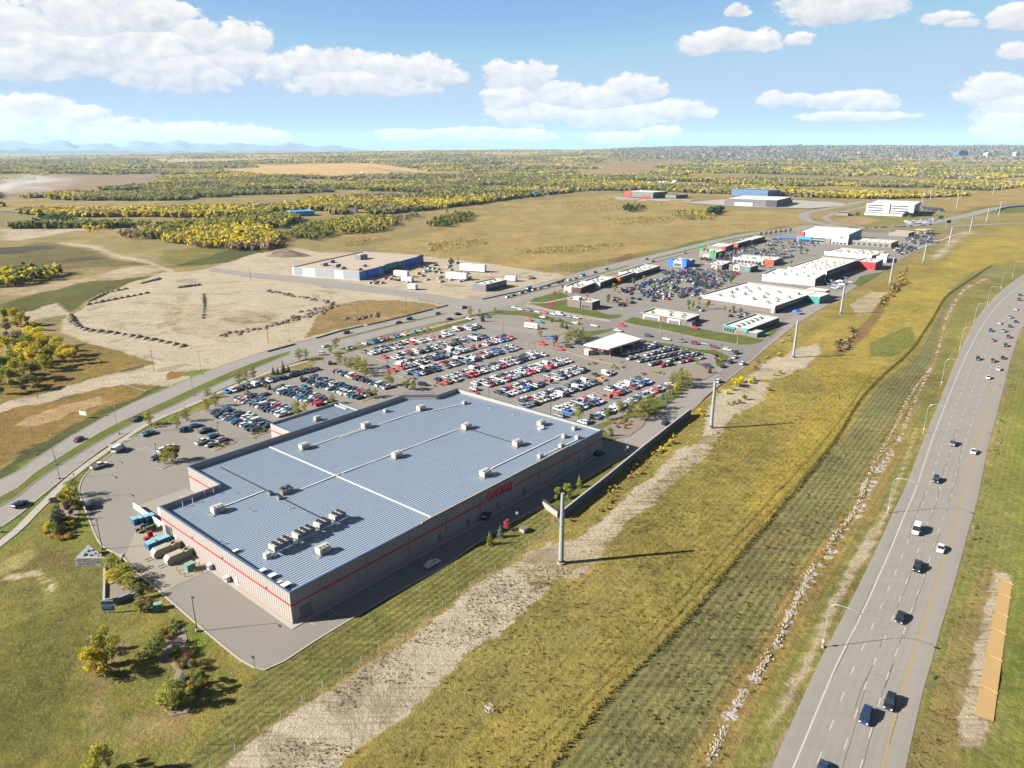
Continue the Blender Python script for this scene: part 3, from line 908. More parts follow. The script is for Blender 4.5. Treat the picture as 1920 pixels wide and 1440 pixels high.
stx=MB().sheet([G2(p)for p in((930,563),(985,578),(1075,596),(1140,606),(1152,590),(1168,594),(1172,611),(1230,622),(1330,641),(1388,644),(1432,630),(1460,612),(1470,616),(1396,684),(1354,717),(1330,726),(1345,705),(1362,684),(1368,668),(1360,656),(1340,650),(1300,646),(1210,634),(1150,628),(1100,617),(1013,599),(950,588),(893,592))],0.036)
structure(stx,'crossing_street',[M_STREET])
srv=MB()
srv.ribbon(resample(spline(wpts([(1167,826),(1198,804),(1233,779),(1277,743),(1312,716),(1345,690),(1378,662),(1420,636),(1470,604),(1520,572),(1570,548)]),4),60),resample(spline(wpts([(1200,836),(1240,810),(1290,773),(1325,742),(1354,718),(1396,685),(1446,644),(1487,611),(1529,584),(1565,563),(1604,537)]),4),60),0.034)
structure(srv,'service_road',[M_ROAD])
# --- far roads
fr=MB()
rz_=[0.056]
def road(pts,w,z=None,terrain=False,mb=None):
 rz_[0]+=0.012;z=rz_[0]
 P=spline([G2(p)for p in pts]if not terrain else[(GT(*p).x,GT(*p).y)for p in pts],12)
 L,Rr=[],[]
 for i,p in enumerate(P):
  d=(P[min(i+1,len(P)-1)]-P[max(0,i-1)]).normalized()
  n=Vector((-d.y,d.x))*w/2
  L.append(p+n);Rr.append(p-n)
 vs=[]
 for p,q in zip(L,Rr):
  za=float(HZ(p.x,p.y))+(1.2 if terrain else 0)+z;zb=float(HZ(q.x,q.y))+(1.2 if terrain else 0)+z
  vs+=[(p.x,p.y,za),(q.x,q.y,zb)]
 (mb or fr).add(vs,[(2*i,2*i+1,2*i+3,2*i+2)for i in range(len(P)-1)])
road([(1480,432),(1530,424),(1600,428),(1680,426),(1760,415),(1820,402),(1870,391),(1960,380)],22)
road([(1600,428),(1540,420),(1512,412),(1508,402),(1530,395),(1580,386),(1620,378),(1660,372),(1620,370),(1500,368)],18)
road([(1640,428),(1580,421),(1550,412),(1552,405),(1590,394),(1630,386),(1650,374)],10)
road([(1700,424),(1790,424),(1920,418),(2000,416)],12)
structure(fr,'far_roads',[M_ROAD])
pt=MB()
road([(1710,470),(1760,452),(1790,441),(1815,439),(1880,440),(1980,442)],4,mb=pt)
road([(500,505),(640,486),(700,474)],5,mb=pt)
structure(pt,'gravel_paths',[M_CONC])
tl=MB()
road([(820,336),(780,325),(720,318),(680,314)],14,terrain=True,mb=tl)
road([(1360,322),(1500,316),(1700,319),(1920,330)],26,terrain=True,mb=tl)
road([(0,395),(120,408),(200,420)],8,terrain=True,mb=tl)
structure(tl,'country_road',[M_ROAD])
al=MB().sheet([G2(p)for p in((1285,380),(1350,374),(1420,372),(1560,376),(1590,384),(1520,391),(1400,388))],0.05)
al.sheet([G2(p)for p in((1150,368),(1200,372),(1300,374),(1290,379),(1160,376))],0.05)
structure(al,'arena_parking',[M_CONC])
# ---------------------------------------------------------------- the big warehouse
M_WALL=mat('wall_panel_beige',C(198,188,180,.70),0.8,var=0.07,scale=0.3,bump=0.15,bscale=2.0)
M_WALLBASE=mat('wall_base_block',C(200,184,170,.62),0.85,var=0.14,scale=0.8)
M_RED=mat('red_trim',C(190,30,40,1.0),0.5,var=0.06)
M_CAP=mat('parapet_cap',C(120,150,190,.6),0.45,metal=0.3,var=0.05)
M_METROOF=mat('metal_roof',C(154,172,190,.88),0.5,metal=0.15,var=0.16,scale=0.12)
M_RIB=mat('roof_rib',C(174,189,204,.9),0.5,metal=0.0,var=0.06)
M_WHITE=mat('white_paint',(0.36,0.36,0.35),0.5,var=0.05)
M_OFFWHITE=mat('unit_cream',C(214,208,198,.78),0.6,var=0.08,scale=1.0)
M_DARK=mat('dark_grille',(0.014,0.015,0.018),0.6,var=0.2)
M_GALV=mat('galvanised',C(170,172,172,.8),0.5,metal=0.5,var=0.12)
M_STEEL=mat('steel_pole',C(196,204,210,.85),0.45,metal=0.35,var=0.06,scale=0.4)
M_GDOOR=mat('grey_door',C(140,132,130,.7),0.6,var=0.05)
M_BLUE=mat('sign_blue',C(20,70,150,.7),0.5,var=0.04)
M_BLACK=mat('black_metal',(0.022,0.022,0.025),0.5,var=0.1)
M_YELLOW=mat('safety_yellow',C(220,165,40,.8),0.6,var=0.08)
WH=8.7
wa=G(543,1112,WH);wb=G(1130,806,WH)
wux=(wb-wa).normalized();wuy=Vector((-wux.y,wux.x,0))
WRZ=math.atan2(wux.y,wux.x)
WORG=Vector((wa.x,wa.y,0))
def WL(u,v,z=0.0):
 q=G(u,v,z)-WORG
 return q.dot(wux),q.dot(wuy)
def WW(x,y,z=0.0):
 q=WORG+wux*x+wuy*y
 return Vector((q.x,q.y,z))
wh=empty('warehouse',WORG,WRZ,'huge beige warehouse with ribbed grey metal roof and a red stripe round its walls','warehouse')
FP=[(0,0),(134.3,0),(134.3,75.6),(121.5,75.6),(112,86.6),(19,87.4),(19,66.4),(0,66.4)]
def roof_z(y):
 return 8.0-1.2*y/88.0
def inset(poly,d):
 n=len(poly);out=[]
 for i in range(n):
  p0,p1,p2=(Vector(poly[(i+k)%n])for k in(-1,0,1))
  d1=(p1-p0).normalized();d2=(p2-p1).normalized()
  n1=Vector((-d1.y,d1.x));n2=Vector((-d2.y,d2.x))
  b=(n1+n2);b=b/max(0.2,b.dot(n1))
  out.append((p1.x+b.x*d,p1.y+b.y*d))
 return out
def wall_ring(poly,t,z0,z1,mb,mi=0):
 inn=inset(poly,t)
 n=len(poly)
 for i in range(n):
  j=(i+1)%n
  q=[poly[i],poly[j],inn[j],inn[i]]
  vs=[(p[0],p[1],z0)for p in q]+[(p[0],p[1],z1)for p in q]
  mb.add(vs,[(0,1,5,4),(2,3,7,6),(4,5,6,7)],mi)
 return inn
names=['wall']*8
for i in range(8):
 p,q=Vector(FP[i]),Vector(FP[(i+1)%8])
 d=(q-p);L=d.length;d=d/L
 nrm=Vector((d.y,-d.x))
 mb=MB()
 inn=inset(FP,0.3)
 qd=[FP[i],FP[(i+1)%8],inn[(i+1)%8],inn[i]]
 def P2(s,o):
  w=p+d*s+nrm*o
  return(w.x,w.y)
 vs=[(x,y,z)for z in(0,WH)for x,y in qd]
 mb.add(vs,[(0,1,5,4),(2,3,7,6),(4,5,6,7)],0)
 np_=max(2,int(L/1.05))
 for k in range(np_):
  s0,s1=L*k/np_+0.07,L*(k+1)/np_-0.07
  a,b_,c_,e_=P2(s0,0.002),P2(s1,0.002),P2(s1,0.07),P2(s0,0.07)
  vs=[(*a,1.1),(*b_,1.1),(*c_,1.1),(*e_,1.1),(*a,WH-0.25),(*b_,WH-0.25),(*c_,WH-0.25),(*e_,WH-0.25)]
  mb.add(vs,[(3,2,6,7),(2,1,5,6),(0,3,7,4),(7,6,5,4),(0,1,2,3)],0)
 mb.build('wall',[M_WALL],wh)
 mb=MB()
 q4=[P2(-0.1,0.0),P2(L+0.1,0.0),P2(L+0.1,0.16),P2(-0.1,0.16)]
 mb.prism(q4,0.0,0.95,0)
 mb.build('base_course',[M_WALLBASE],wh)
 mb=MB()
 if i==0:
  segs=[(0.0,42.2),(42.2,68.2),(82.6,L)]if False else[(0.0,68.2),(82.6,L)]
 else:
  segs=[(0.0,L)]
 for s0,s1 in segs:
  mb=MB()
  mb.prism([P2(s0,0.075),P2(s1,0.075),P2(s1,0.13),P2(s0,0.13)],4.95,5.42,0)
  mb.build('red_stripe',[M_RED],wh)
 mb=MB()
 ext=0.12
 out_=[P2(-ext,ext),P2(L+ext,ext),inset(FP,0.42)[(i+1)%8],inset(FP,0.42)[i]]
 mb.prism(out_,WH,WH+0.14,0)
 mb.build('parapet_cap',[M_CAP],wh)
mb=MB();mb.box(42.5,112.5,-0.12,0.42,WH+0.14,WH+0.62,0);mb.build('raised_parapet',[M_WALL],wh)
for k in range(9):
 mb=MB();x=8+k*14.6
 mb.box(x,x+0.22,-0.34,-0.13,0.1,7.6);mb.build('downpipe',[M_WALL],wh)
inn=inset(FP,0.3)
rmb=MB()
rmb.add([(x,y,roof_z(y))for x,y in inn],tess(inn))
roof=rmb.build('roof',[M_METROOF],wh)
rib=MB()
y=0.75
while y<87:
 xs=0.35 if y<66.0 else 19.35
 xe=133.9 if y<75.2 else 121.5-(y-75.6)*(9.5/11.0)-0.5
 if y>75.2 and xe>121.4:xe=121.0
 z=roof_z(y)
 rib.add([(xs,y-0.2,z),(xe,y-0.2,z),(xs,y-0.14,z+0.11),(xe,y-0.14,z+0.11),(xs,y+0.14,z+0.11),(xe,y+0.14,z+0.11),(xs,y+0.2,z),(xe,y+0.2,z)],[(0,1,3,2),(2,3,5,4),(4,5,7,6)])
 y+=0.92
setp(rib.build('standing_seams',[M_RIB],roof),kind='stuff')
def slab_on_roof(x0,y0,x1,y1,w,hgt,mi,mb,lift=0.14):
 d=Vector((x1-x0,y1-y0)).normalized();n=Vector((-d.y,d.x))*w/2
 vs=[]
 for(x,y),s in(((x0,y0),1),((x1,y1),1)):
  for o in(-1,1):
   z=roof_z(y)
   vs.append((x+n.x*o,y+n.y*o,z+lift));vs.append((x+n.x*o,y+n.y*o,z+lift+hgt))
 mb.add(vs,[(0,1,5,4),(1,3,7,5),(3,2,6,7),(0,2,3,1),(4,5,7,6)],mi)
mb=MB();slab_on_roof(47.6,1.0,47.6,86.5,0.5,0.12,0,mb,0.1);mb.build('expansion_joint',[M_WHITE],roof)
for(x,y0,y1)in((27.4,24.2,82.0),(104.9,18,42)):
 mb=MB();slab_on_roof(x,y0,x,y1,0.5,0.06,0,mb);mb.build('dark_walkway',[M_BLACK],roof)
for(x0,y0,x1,y1)in((50.2,46,104.5,43.5),(33.8,46.3,49,46.0),(69,72.2,107,70),(56,73.4,80,72.9),(83.2,10.2,123,9.8),(103,3.4,122.8,2.5),(12.6,54.4,26.7,54.4),(108,67,124,62.2)):
 mb=MB();slab_on_roof(x0,y0,x1,y1,0.36,0.2,0,mb,0.16);setp(mb.build('gas_pipe',[M_WHITE],roof))
mb=MB();mb.box(2.0,5.4,-0.22,-0.02,0.05,3.6,0);d_=mb.build('door',[M_GDOOR],wh)
for x in(48.5,60.2,74.0,87.0,118.0):
 mb=MB();mb.box(x,x+1.3,-0.2,-0.02,0.05,2.4,0);mb.build('door',[M_GDOOR],wh)
mb=MB();mb.box(-0.2,-0.02,60.6,63.6,0.05,3.7,0);mb.build('dock_opening',[M_DARK],wh)
mb=MB()
for y in(60.2,63.7):mb.box(-0.3,-0.1,y,y+0.3,0.0,4.0)
mb.box(-0.3,-0.1,60.2,64.0,4.0,4.25);mb.build('dock_frame',[M_WALLBASE],wh)
for y,c in((24.4,M_WHITE),(57.4,M_WHITE)):
 mb=MB();mb.box(-0.2,-0.02,y,y+1.2,0.05,2.4);mb.build('door',[c],wh)
for y in(10,31,47):
 mb=MB();mb.box(-0.22,-0.08,y,y+0.5,5.6,6.0);mb.build('wall_lamp',[M_DARK],wh)
for x in(3,7.6,12.2):
 mb=MB();mb.box(x,x+3.0,66.42,66.6,0.8,4.2);mb.build('dock_door',[M_GDOOR],wh)
cb=MB();cb.box(-1.3,134.9,-1.6,-0.2,0.0,0.17);cb.box(-1.3,-0.25,-0.2,57.0,0.0,0.17)
setp(cb.build('wall_kerb',[M_KERB],loc=WORG,rz=WRZ),kind='structure')
sgn=empty('wall_sign',WW(69.0,-0.1,4.9),WRZ,'slanted red store name over blue word band on the long shaded wall','sign')
M_SIGNRED=mat('sign_red',C(230,22,50,1.6),0.45,var=0.03)
def letter(ch,parent,x,z,size,mname,depth=0.25,shear=0.0,bold=0.03,name='letter'):
 cu=bpy.data.curves.new(name,'FONT')
 cu.body=ch;cu.size=size;cu.extrude=depth/2;cu.offset=bold;cu.shear=shear;cu.resolution_u=3
 o=bpy.data.objects.new(name,cu)
 col.objects.link(o)
 dg=bpy.context.evaluated_depsgraph_get()
 me=bpy.data.meshes.new_from_object(o.evaluated_get(dg))
 w=max(v.co.x for v in me.vertices)
 bpy.data.objects.remove(o)
 me.transform(Matrix.Rotation(math.pi/2,4,'X'))
 me.materials.clear();me.materials.append(mname)
 o=link(name,me,parent)
 o.location=(x,-depth/2-0.04,z)
 return o,w
x=0.0
for i,ch in enumerate('COSTCO'):
 o,w=letter(ch,sgn,x,0.75,3.3 if i in(0,)else 2.7,M_SIGNRED,0.3,0.32,0.09)
 x+=w+0.16-(0.25,0.0,0.0,0.75,0.1,0)[i]
sc_=12.6/x
for o in list(sgn.children):
 o.location.x*=sc_;o.scale=(sc_,1,0.9)
mb=MB()
mb.add([(1.2,-0.3,0.0),(12.2,-0.3,0.0),(12.4,-0.3,0.62),(1.4,-0.3,0.62),(1.2,-0.05,0.0),(12.2,-0.05,0.0),(12.4,-0.05,0.62),(1.4,-0.05,0.62)],[(0,1,2,3),(1,5,6,2),(3,2,6,7),(4,0,3,7),(0,4,5,1)])
band=mb.build('word_band',[M_BLUE],sgn)
for k in range(3):
 pass
x=1.6
for ch in 'WHOLESALE':
 o,w=letter(ch,band,x,0.08,0.62,M_WHITE,0.06,0.2,0.0)
 o.location.y=-0.34
 x+=w+0.42
ax=empty('annex',WW(61.4,87.9),WRZ,'low beige annex with ribbed metal roof against the back of the warehouse','annex')
AF=[(0,0),(32.2,0),(32.2,18.6),(0,18.6)]
mb=MB();wall_ring(AF,0.3,0,6.4,mb);mb.build('wall',[M_WALL],ax)
mb=MB();ii_=inset(AF,0.3);mb.add([(x,y,5.6)for x,y in ii_],tess(ii_));ar=mb.build('roof',[M_METROOF],ax)
mb=MB()
for k in range(20):mb.box(0.4,31.8,0.6+k*0.92-0.07,0.6+k*0.92+0.07,5.6,5.72)
setp(mb.build('standing_seams',[M_RIB],ar),kind='stuff')
mb=MB();o2=inset(AF,-0.1);i2=inset(AF,0.4)
for i in range(4):
 mb.prism([o2[i],o2[(i+1)%4],i2[(i+1)%4],i2[i]],6.4,6.52)
mb.build('parapet_cap',[M_CAP],ax)
mb=MB();mb.box(-0.12,-0.01,0.3,18.3,3.4,3.8);mb.box(0.3,32,-0.12,-0.01,3.4,3.8);mb.build('red_stripe',[M_RED],ax)
mb=MB();mb.box(29.8,30.2,10,18.2,5.75,6.2);mb.build('gas_pipe',[M_WHITE],ar)
en=empty('entrance_block',WW(118.0,83.2),WRZ+R(-48),'grey metal clad entrance block at the far chamfered corner of the warehouse','entrance')
mb=MB();mb.box(-7.2,7.2,-0.4,3.4,0,8.2);mb.build('wall',[M_CAP],en)
mb=MB();mb.box(-7.4,7.4,-1.2,-0.45,7.2,9.1);mb.build('fascia',[M_WALL],en)
mb=MB();mb.box(-7.6,7.6,3.45,5.6,4.2,4.6);mb.build('canopy',[M_WHITE],en)
for x in(-6.8,6.6):
 mb=MB();mb.box(x,x+0.25,5.2,5.45,0,4.2);mb.build('post',[M_STEEL],en)
lb=empty('side_canopy',WW(97,88.2),WRZ,'long low blue-grey canopy along the back wall beside the annex','canopy')
mb=MB();mb.box(0,16,0,4.6,4.4,5.0);mb.build('deck',[M_CAP],lb)
mb=MB();mb.box(0.2,15.8,2.0,2.7,5.0,5.15);mb.build('walk_strip',[M_WHITE],lb)
for x in(0.4,8,15.4):
 mb=MB();mb.box(x,x+0.2,4.2,4.4,0,4.4);mb.build('post',[M_STEEL],lb)
def rooftop_unit(x,y,s,label,base=True,rz=WRZ,z=None,group=None):
 z=roof_z(y)if z is None else z
 o=empty('rooftop_unit',WW(x,y,z),rz,label,'rooftop unit',group)
 if base:
  mb=MB();mb.box(-2.5*s,2.2*s,-1.7*s,1.7*s,0.0,0.28);mb.build('curb',[M_GALV],o)
 mb=MB();mb.box(-1.7*s,1.7*s,-1.15*s,1.15*s,0.3,0.3+1.75*s);mb.box(-1.75*s,1.75*s,-1.2*s,1.2*s,0.3+1.75*s,0.36+1.75*s)
 bd=mb.build('cabinet',[M_OFFWHITE],o)
 for k in range(3):
  mb=MB();cx=(-1.05+k*1.05)*s
  pts=[(cx+0.4*s*math.cos(t*math.pi/4),-0.55*s+0.4*s*math.sin(t*math.pi/4))for t in range(8)]
  mb.prism(pts,0.36+1.75*s,0.44+1.75*s);mb.build('fan',[M_DARK],bd)
 mb=MB();mb.box(1.7*s,1.78*s,-0.9*s,0.9*s,0.55,0.3+1.4*s);mb.build('louvre',[M_GALV],bd)
 mb=MB();mb.box(-1.0*s,0.2*s,-1.23*s,-1.15*s,0.5,0.3+1.2*s);mb.build('access_panel',[M_GALV],bd)
 return o
WU=[(108.3,70.8,1.0,'cream rooftop unit on the warehouse nearest the entrance block'),(81.7,72.9,1.0,'cream rooftop unit on the warehouse roof in front of the annex corner'),(54.6,73.7,1.0,'cream rooftop unit beside the white expansion joint on the annex side'),(104.8,41.9,1.05,'cream rooftop unit where the dark walkway meets the middle pipe'),(70.2,42.1,1.0,'cream rooftop unit alone on the middle pipe, centre of the warehouse roof'),(104.1,16.3,1.05,'cream rooftop unit at the sunny end of the dark walkway'),(78.1,8.3,1.05,'cream rooftop unit standing above the red wall sign'),(10.7,52.8,1.05,'cream rooftop unit above the compactors at the yard end of the roof'),(16.6,9.9,1.05,'cream rooftop unit in front of the long condenser rack'),(125.2,21.9,0.95,'medium cream unit beside the small white rack on the parking end of the roof')]
for x,y,s,l in WU:
 rooftop_unit(x,y,s*0.95,l)
for x,y,l in((124.9,62.1,'small roof unit at the end of the pipe below the far bright parapet'),(97.9,80.2,'small roof unit against the shaded back parapet'),(120.5,7.6,'small roof unit at the end of the long pipe near the corner'),(129.3,9.3,'small roof unit nearest the bright end parapet by the corner'),(122.7,3.2,'small roof unit at the far end of the short pipe'),(112.6,3.2,'small roof unit midway along the short pipe'),(100.7,3.4,'small roof unit at the near end of the short pipe')):
 rooftop_unit(x,y,0.58,l)
rooftop_unit(61.4+15,87.9+9,0.7,'small roof unit alone on the annex roof',z=5.72)
rk=empty('condenser_rack',WW(6.6,19.2,roof_z(19)),WRZ+R(3),'long steel rack of four fan condensers on the near end of the roof','condenser rack')
mb=MB()
for y in(-1.2,1.2):
 mb.box(0,25.5,y-0.12,y+0.12,1.05,1.35)
 mb.box(0,25.5,y-0.08,y+0.08,0.5,0.62)
for k in range(9):
 for y in(-1.2,1.2):
  x=0.2+k*3.1
  mb.box(x,x+0.16,y-0.09,y+0.09,0.12,1.05)
 mb.box(0.2+k*3.1,0.36+k*3.1,-1.2,1.2,1.06,1.3)
mb.build('frame',[M_OFFWHITE],rk)
for x0,nf in((0.8,3),(8.1,3),(15.2,2),(20.6,2)):
 L=nf*1.75+0.5
 mb=MB();mb.box(x0,x0+L,-1.35,1.35,1.5,2.9);un=mb.build('condenser',[M_OFFWHITE],rk)
 mb=MB();mb.box(x0+0.1,x0+L-0.1,-1.42,-1.35,1.6,2.7);mb.build('coil',[M_CAP],un)
 for k in range(nf):
  for y in(-0.68,0.68):
   mb=MB();cx=x0+0.25+1.75*(k+0.5)
   pts=[(cx+0.58*math.cos(t*math.pi/5),y+0.58*math.sin(t*math.pi/5))for t in range(10)]
   mb.prism(pts,2.9,3.25);mb.build('fan',[M_DARK],un)
mb=MB();mb.box(-1.6,-0.2,-1.0,0.4,0.15,1.6);mb.build('control_box',[M_OFFWHITE],rk)
cp=empty('roof_compressor',WW(30.4,48.2,roof_z(48)),WRZ,'grey compressor with twin fans where the dark walkway meets the pipes','compressor')
mb=MB();mb.box(-1.9,1.9,-1.3,1.3,0.3,1.7);mb.build('cabinet',[M_GALV],cp)
for k in range(2):
 mb=MB();mb.prism([(-0.9+k*1.8+0.7*math.cos(t*math.pi/5),0.7*math.sin(t*math.pi/5))for t in range(10)],1.7,2.2);mb.build('fan',[M_DARK],cp)
for x,y,l in((26.6,50.7,'small galvanised roof box on the annex side of the compressor'),(26.8,46.0,'small galvanised roof box on the near side of the compressor')):
 o=empty('roof_box',WW(x,y,roof_z(y)),WRZ,l,'roof box')
 mb=MB();mb.box(-0.7,0.7,-0.7,0.7,0.1,1.0);mb.build('cabinet',[M_GALV],o)
 mb=MB();mb.prism([(0.42*math.cos(t*math.pi/4),0.42*math.sin(t*math.pi/4))for t in range(8)],1.0,1.4);mb.build('cowl',[M_DARK],o)
o=empty('pipe_rack',WW(122.0,19.6,roof_z(19)),WRZ,'small white pipe rack beside the medium roof unit','pipe rack')
mb=MB()
for x in(-1.2,0,1.2):
 mb.box(x-0.07,x+0.07,-0.5,0.5,0.05,1.2)
mb.box(-1.4,1.4,-0.5,-0.35,1.0,1.2);mb.box(-1.4,1.4,0.35,0.5,1.0,1.2);mb.build('frame',[M_WHITE],o)
def vent(x,y,h,l,g=None,z=None):
 o=empty('vent_pipe',WW(x,y,roof_z(y)if z is None else z),WRZ,l,'vent',g)
 mb=MB();mb.tube([(0,0,0.0),(0,0,h)],0.13,0,6);mb.build('pipe',[M_WHITE],o)
 mb=MB();mb.tube([(0,0,h),(0,0,h+0.22)],0.26,0,6);mb.build('cap',[M_GALV],o)
for k,(u,v)in enumerate(((343,950),(362,943),(384,930),(401,926))):
 x,y=WL(u,v,roof_z(60));vent(x,y,1.5,'slim white vent in the row of four beside the stepped yard parapet','row of four roof vents by the yard parapet')
for k,(u,v)in enumerate(((382,872),(391,866),(401,864),(412,861))):
 x,y=WL(u,v,roof_z(80));vent(x,y,1.1,'short white vent in the row of four behind the stepped corner','row of four vents at the back corner')
for u,v,l in((438,921,'lone white vent between the walkway and the yard parapet'),(470,956,'lone white vent midway across the near end of the roof'),(541,951,'lone white vent past the compressor on the near half'),(416,1018,'lone white vent above the compactors near the yard parapet'),(445,1030,'lone white vent between compactor wall and condenser rack'),(961,776,'lone white vent below the bright end parapet'),(1042,843,'lone white vent above the long shaded wall near the pipe'),(918,763,'lone small vent in the middle of the parking end of the roof')):
 x,y=WL(u,v,8.0);vent(x,y,0.8,l)
for u,v,s,l in((442,1031,0.5,'white roof hatch near the yard parapet above the compactors'),(492,1070,0.62,'grey exhaust fan above the bollards at the near parapet'),(511,1080,0.66,'grey exhaust fan second along the near parapet'),(536,1098,0.75,'white roof hatch at the very near corner of the roof'),(524,1092,0.4,'small exhaust cap beside the corner hatch')):
 x,y=WL(u,v,8.4);y=max(y,1.2);x=max(x,1.0)
 o=empty('roof_hatch',WW(x,y,roof_z(y)),WRZ,l,'roof hatch')
 mb=MB();mb.box(-s*1.3,s*1.3,-s,s,0.05,0.7*s+0.3);mb.build('curb',[M_GALV],o)
 mb=MB();mb.box(-s*1.4,s*1.4,-s*1.1,s*1.1,0.7*s+0.3,0.7*s+0.45);mb.build('lid',[M_WHITE],o)
pm=MB()
for k in range(22):
 x=3+k*6.1
 pm.add([(x,-4.4,0.045),(x+0.16,-4.4,0.045),(x+0.16,-1.8,0.045),(x,-1.8,0.045)],[(0,1,2,3)])
setp(pm.build('wall_stall_marks',[M_PAINT],loc=WORG,rz=WRZ),kind='structure')
# ---------------------------------------------------------------- loading yard
M_COMP=mat('compactor_tan',C(204,192,168,.72),0.6,var=0.12,scale=0.8)
M_TEALBOX=mat('utility_green',C(112,172,142,.7),0.5,var=0.08)
M_PALEBOX=mat('utility_pale',C(150,190,172,.75),0.5,var=0.1)
M_BIN=mat('bin_blue',C(28,122,186,.7),0.5,var=0.1)
M_BINTOP=mat('bin_top',C(150,205,220,.8),0.5,var=0.1)
M_CRED=mat('crate_red',C(190,30,46,.7),0.5,var=0.1)
M_CGREEN=mat('dumpster_green',C(24,130,72,.7),0.5,var=0.1)
M_PALLET=mat('pallet_grey',C(120,116,112,.6),0.8,var=0.3,scale=2)
for(u,v,l)in((318,1034,'tan trash compactor further from the green transformer'),(343,1046,'tan trash compactor nearer the green transformer')):
 x,y=WL(u,v)
 o=empty('trash_compactor',WW(x-0.4,y),WRZ,l,'trash compactor')
 prof=[(-4.3,0.35),(-3.7,0.2),(0.4,0.2),(0.4,2.5),(-3.5,2.5),(-4.3,1.7)]
 mb=MB();n=len(prof)
 mb.add([(px,-1.15,pz)for px,pz in prof]+[(px,1.15,pz)for px,pz in prof],[tuple(range(n)),tuple(range(n,2*n))[::-1]]+[(i,n+i,n+(i+1)%n,(i+1)%n)for i in range(n)])
 bd=mb.build('container',[M_COMP],o)
 for px in(-3.0,-2.0,-1.0,0.0):
  for s in(-1.2,1.15):
   mb=MB();mb.box(px,px+0.12,s,s+0.05,0.25,2.4);mb.build('stiffener',[M_COMP],bd)
 prof=[(0.45,0.2),(3.2,0.2),(3.6,2.2),(2.0,2.5),(0.45,1.9)]
 mb=MB();n=len(prof)
 mb.add([(px,-1.0,pz)for px,pz in prof]+[(px,1.0,pz)for px,pz in prof],[tuple(range(n)),tuple(range(n,2*n))[::-1]]+[(i,n+i,n+(i+1)%n,(i+1)%n)for i in range(n)])
 mb.build('press_head',[M_COMP],o)
 mb=MB();mb.box(1.0,1.9,-0.35,0.35,2.25,2.75);mb.build('ram_box',[M_PALLET],o)
 mb=MB();mb.box(-6.2,-4.35,-0.75,-0.65,0.06,0.16);mb.box(-6.2,-4.35,0.65,0.75,0.06,0.16);mb.build('guide_rail',[M_GALV],o)
 mb=MB();mb.box(3.65,4.4,-0.4,0.5,0.1,1.5);mb.build('power_pack',[M_PALLET],o)
mb=MB();x,y=WL(352,1030);mb.box(-0.28,-0.22,44,56,0.2,3.4)
x,y=WL(357,1068)
tr=empty('transformer',WW(x,y),WRZ,'green transformer cabinet ringed by yellow bollards in the yard','transformer')
mb=MB();mb.box(-1.1,1.1,-0.95,0.95,0.15,1.95);mb.build('cabinet',[M_TEALBOX],tr)
mb=MB();mb.box(-1.15,1.15,-1.0,1.0,1.95,2.03);mb.build('lid',[M_PALEBOX],tr)
mb=MB();mb.box(-1.4,1.4,-1.25,1.25,0.0,0.15);mb.build('pad',[M_CONC],tr)
bol=None
for k,(dx,dy)in enumerate(((-2.6,-2.2),(0,-2.6),(2.6,-2.2),(-2.9,0),(-2.6,2.2),(2.7,0.2),(4.6,-2.4))):
 if bol is None:
  mb=MB();mb.tube([(0,0,0),(0,0,1.2)],0.11,0,8);mb.add([],[])
  bol=mb.build('bollard',[M_YELLOW]);o=bol
  setp(o,'yellow steel bollard guarding the green transformer cabinet','bollard','bollards round the green transformer')
 else:
  o=copy_tree(bol)
 o.location=WW(x+dx,y+dy)
 o.rotation_euler=(0,0,WRZ)
ym=MB()
for a_,b_ in(((-3.2,-2.9),(3.4,-2.9)),((-3.2,-2.9),(-3.2,2.9)),((3.4,-2.9),(3.4,2.9)),((4.2,-2.9),(7.2,-2.0)),((4.2,-2.2),(7.0,-3.2))):
 p,q=WW(x+a_[0],y+a_[1]),WW(x+b_[0],y+b_[1])
 line_at([p.xy,q.xy],0.16,0.046,mb=ym)
structure(ym,'yard_hatching',[M_YPAINT])
def crate(u,v,sx,sy,sz,m,top,label,name='storage_bin',cat='bin',group=None,dx=0,dy=0,z=0,legs=True):
 x,y=WL(u,v)
 o=empty(name,WW(x+dx,y+dy,z+0.04),WRZ,label,cat,group)
 mb=MB();mb.box(-sx/2,sx/2,-sy/2,sy/2,0.12,sz);mb.build('body',[m],o)
 mb=MB();mb.box(-sx/2-0.04,sx/2+0.04,-sy/2-0.04,sy/2+0.04,sz,sz+0.07);mb.build('lid',[top],o)
 mb=MB()
 for a in(-1,1):mb.box(a*sx*0.36-0.1,a*sx*0.36+0.1,-sy/2,sy/2,0.0,0.12)
 mb.build('skid',[M_PALLET],o)
 return o
for k in range(4):
 crate(262,974,1.25,2.3,2.0,M_BIN,M_BINTOP,'tall blue bin in the row of four behind the dock wing wall',group='row of four tall blue bins',dx=-2.2+k*1.5,dy=-1.8-0.9*k*0.55)
for k in range(5):
 crate(289,1028,1.15,2.6,1.9,M_BIN,M_BINTOP,'blue bin in the close block beside the tan compactors',group='block of blue bins by the compactors',dx=-1.0+k*1.28,dy=0.9)
crate(293,1016,2.2,1.3,1.3,M_BIN,M_BINTOP,'low blue bin behind the red crates')
for dx,dy,sz,l in((0,0,1.9,'tall red crate stack beside the blue bin block'),(-1.5,-1.0,1.0,'low red crate in front of the tall red stack'),(-0.4,-2.2,0.9,'lowest red crate against the blue bin block')):
 crate(282,1008,1.3,1.2,sz,M_CRED,M_CRED,l,'crate_stack','crate',dx=dx,dy=dy)
x,y=WL(293,990)
o=empty('dumpster',WW(x-1.2,y),WRZ,'green open dumpster against the yard wall beside the blue bins','dumpster')
mb=MB()
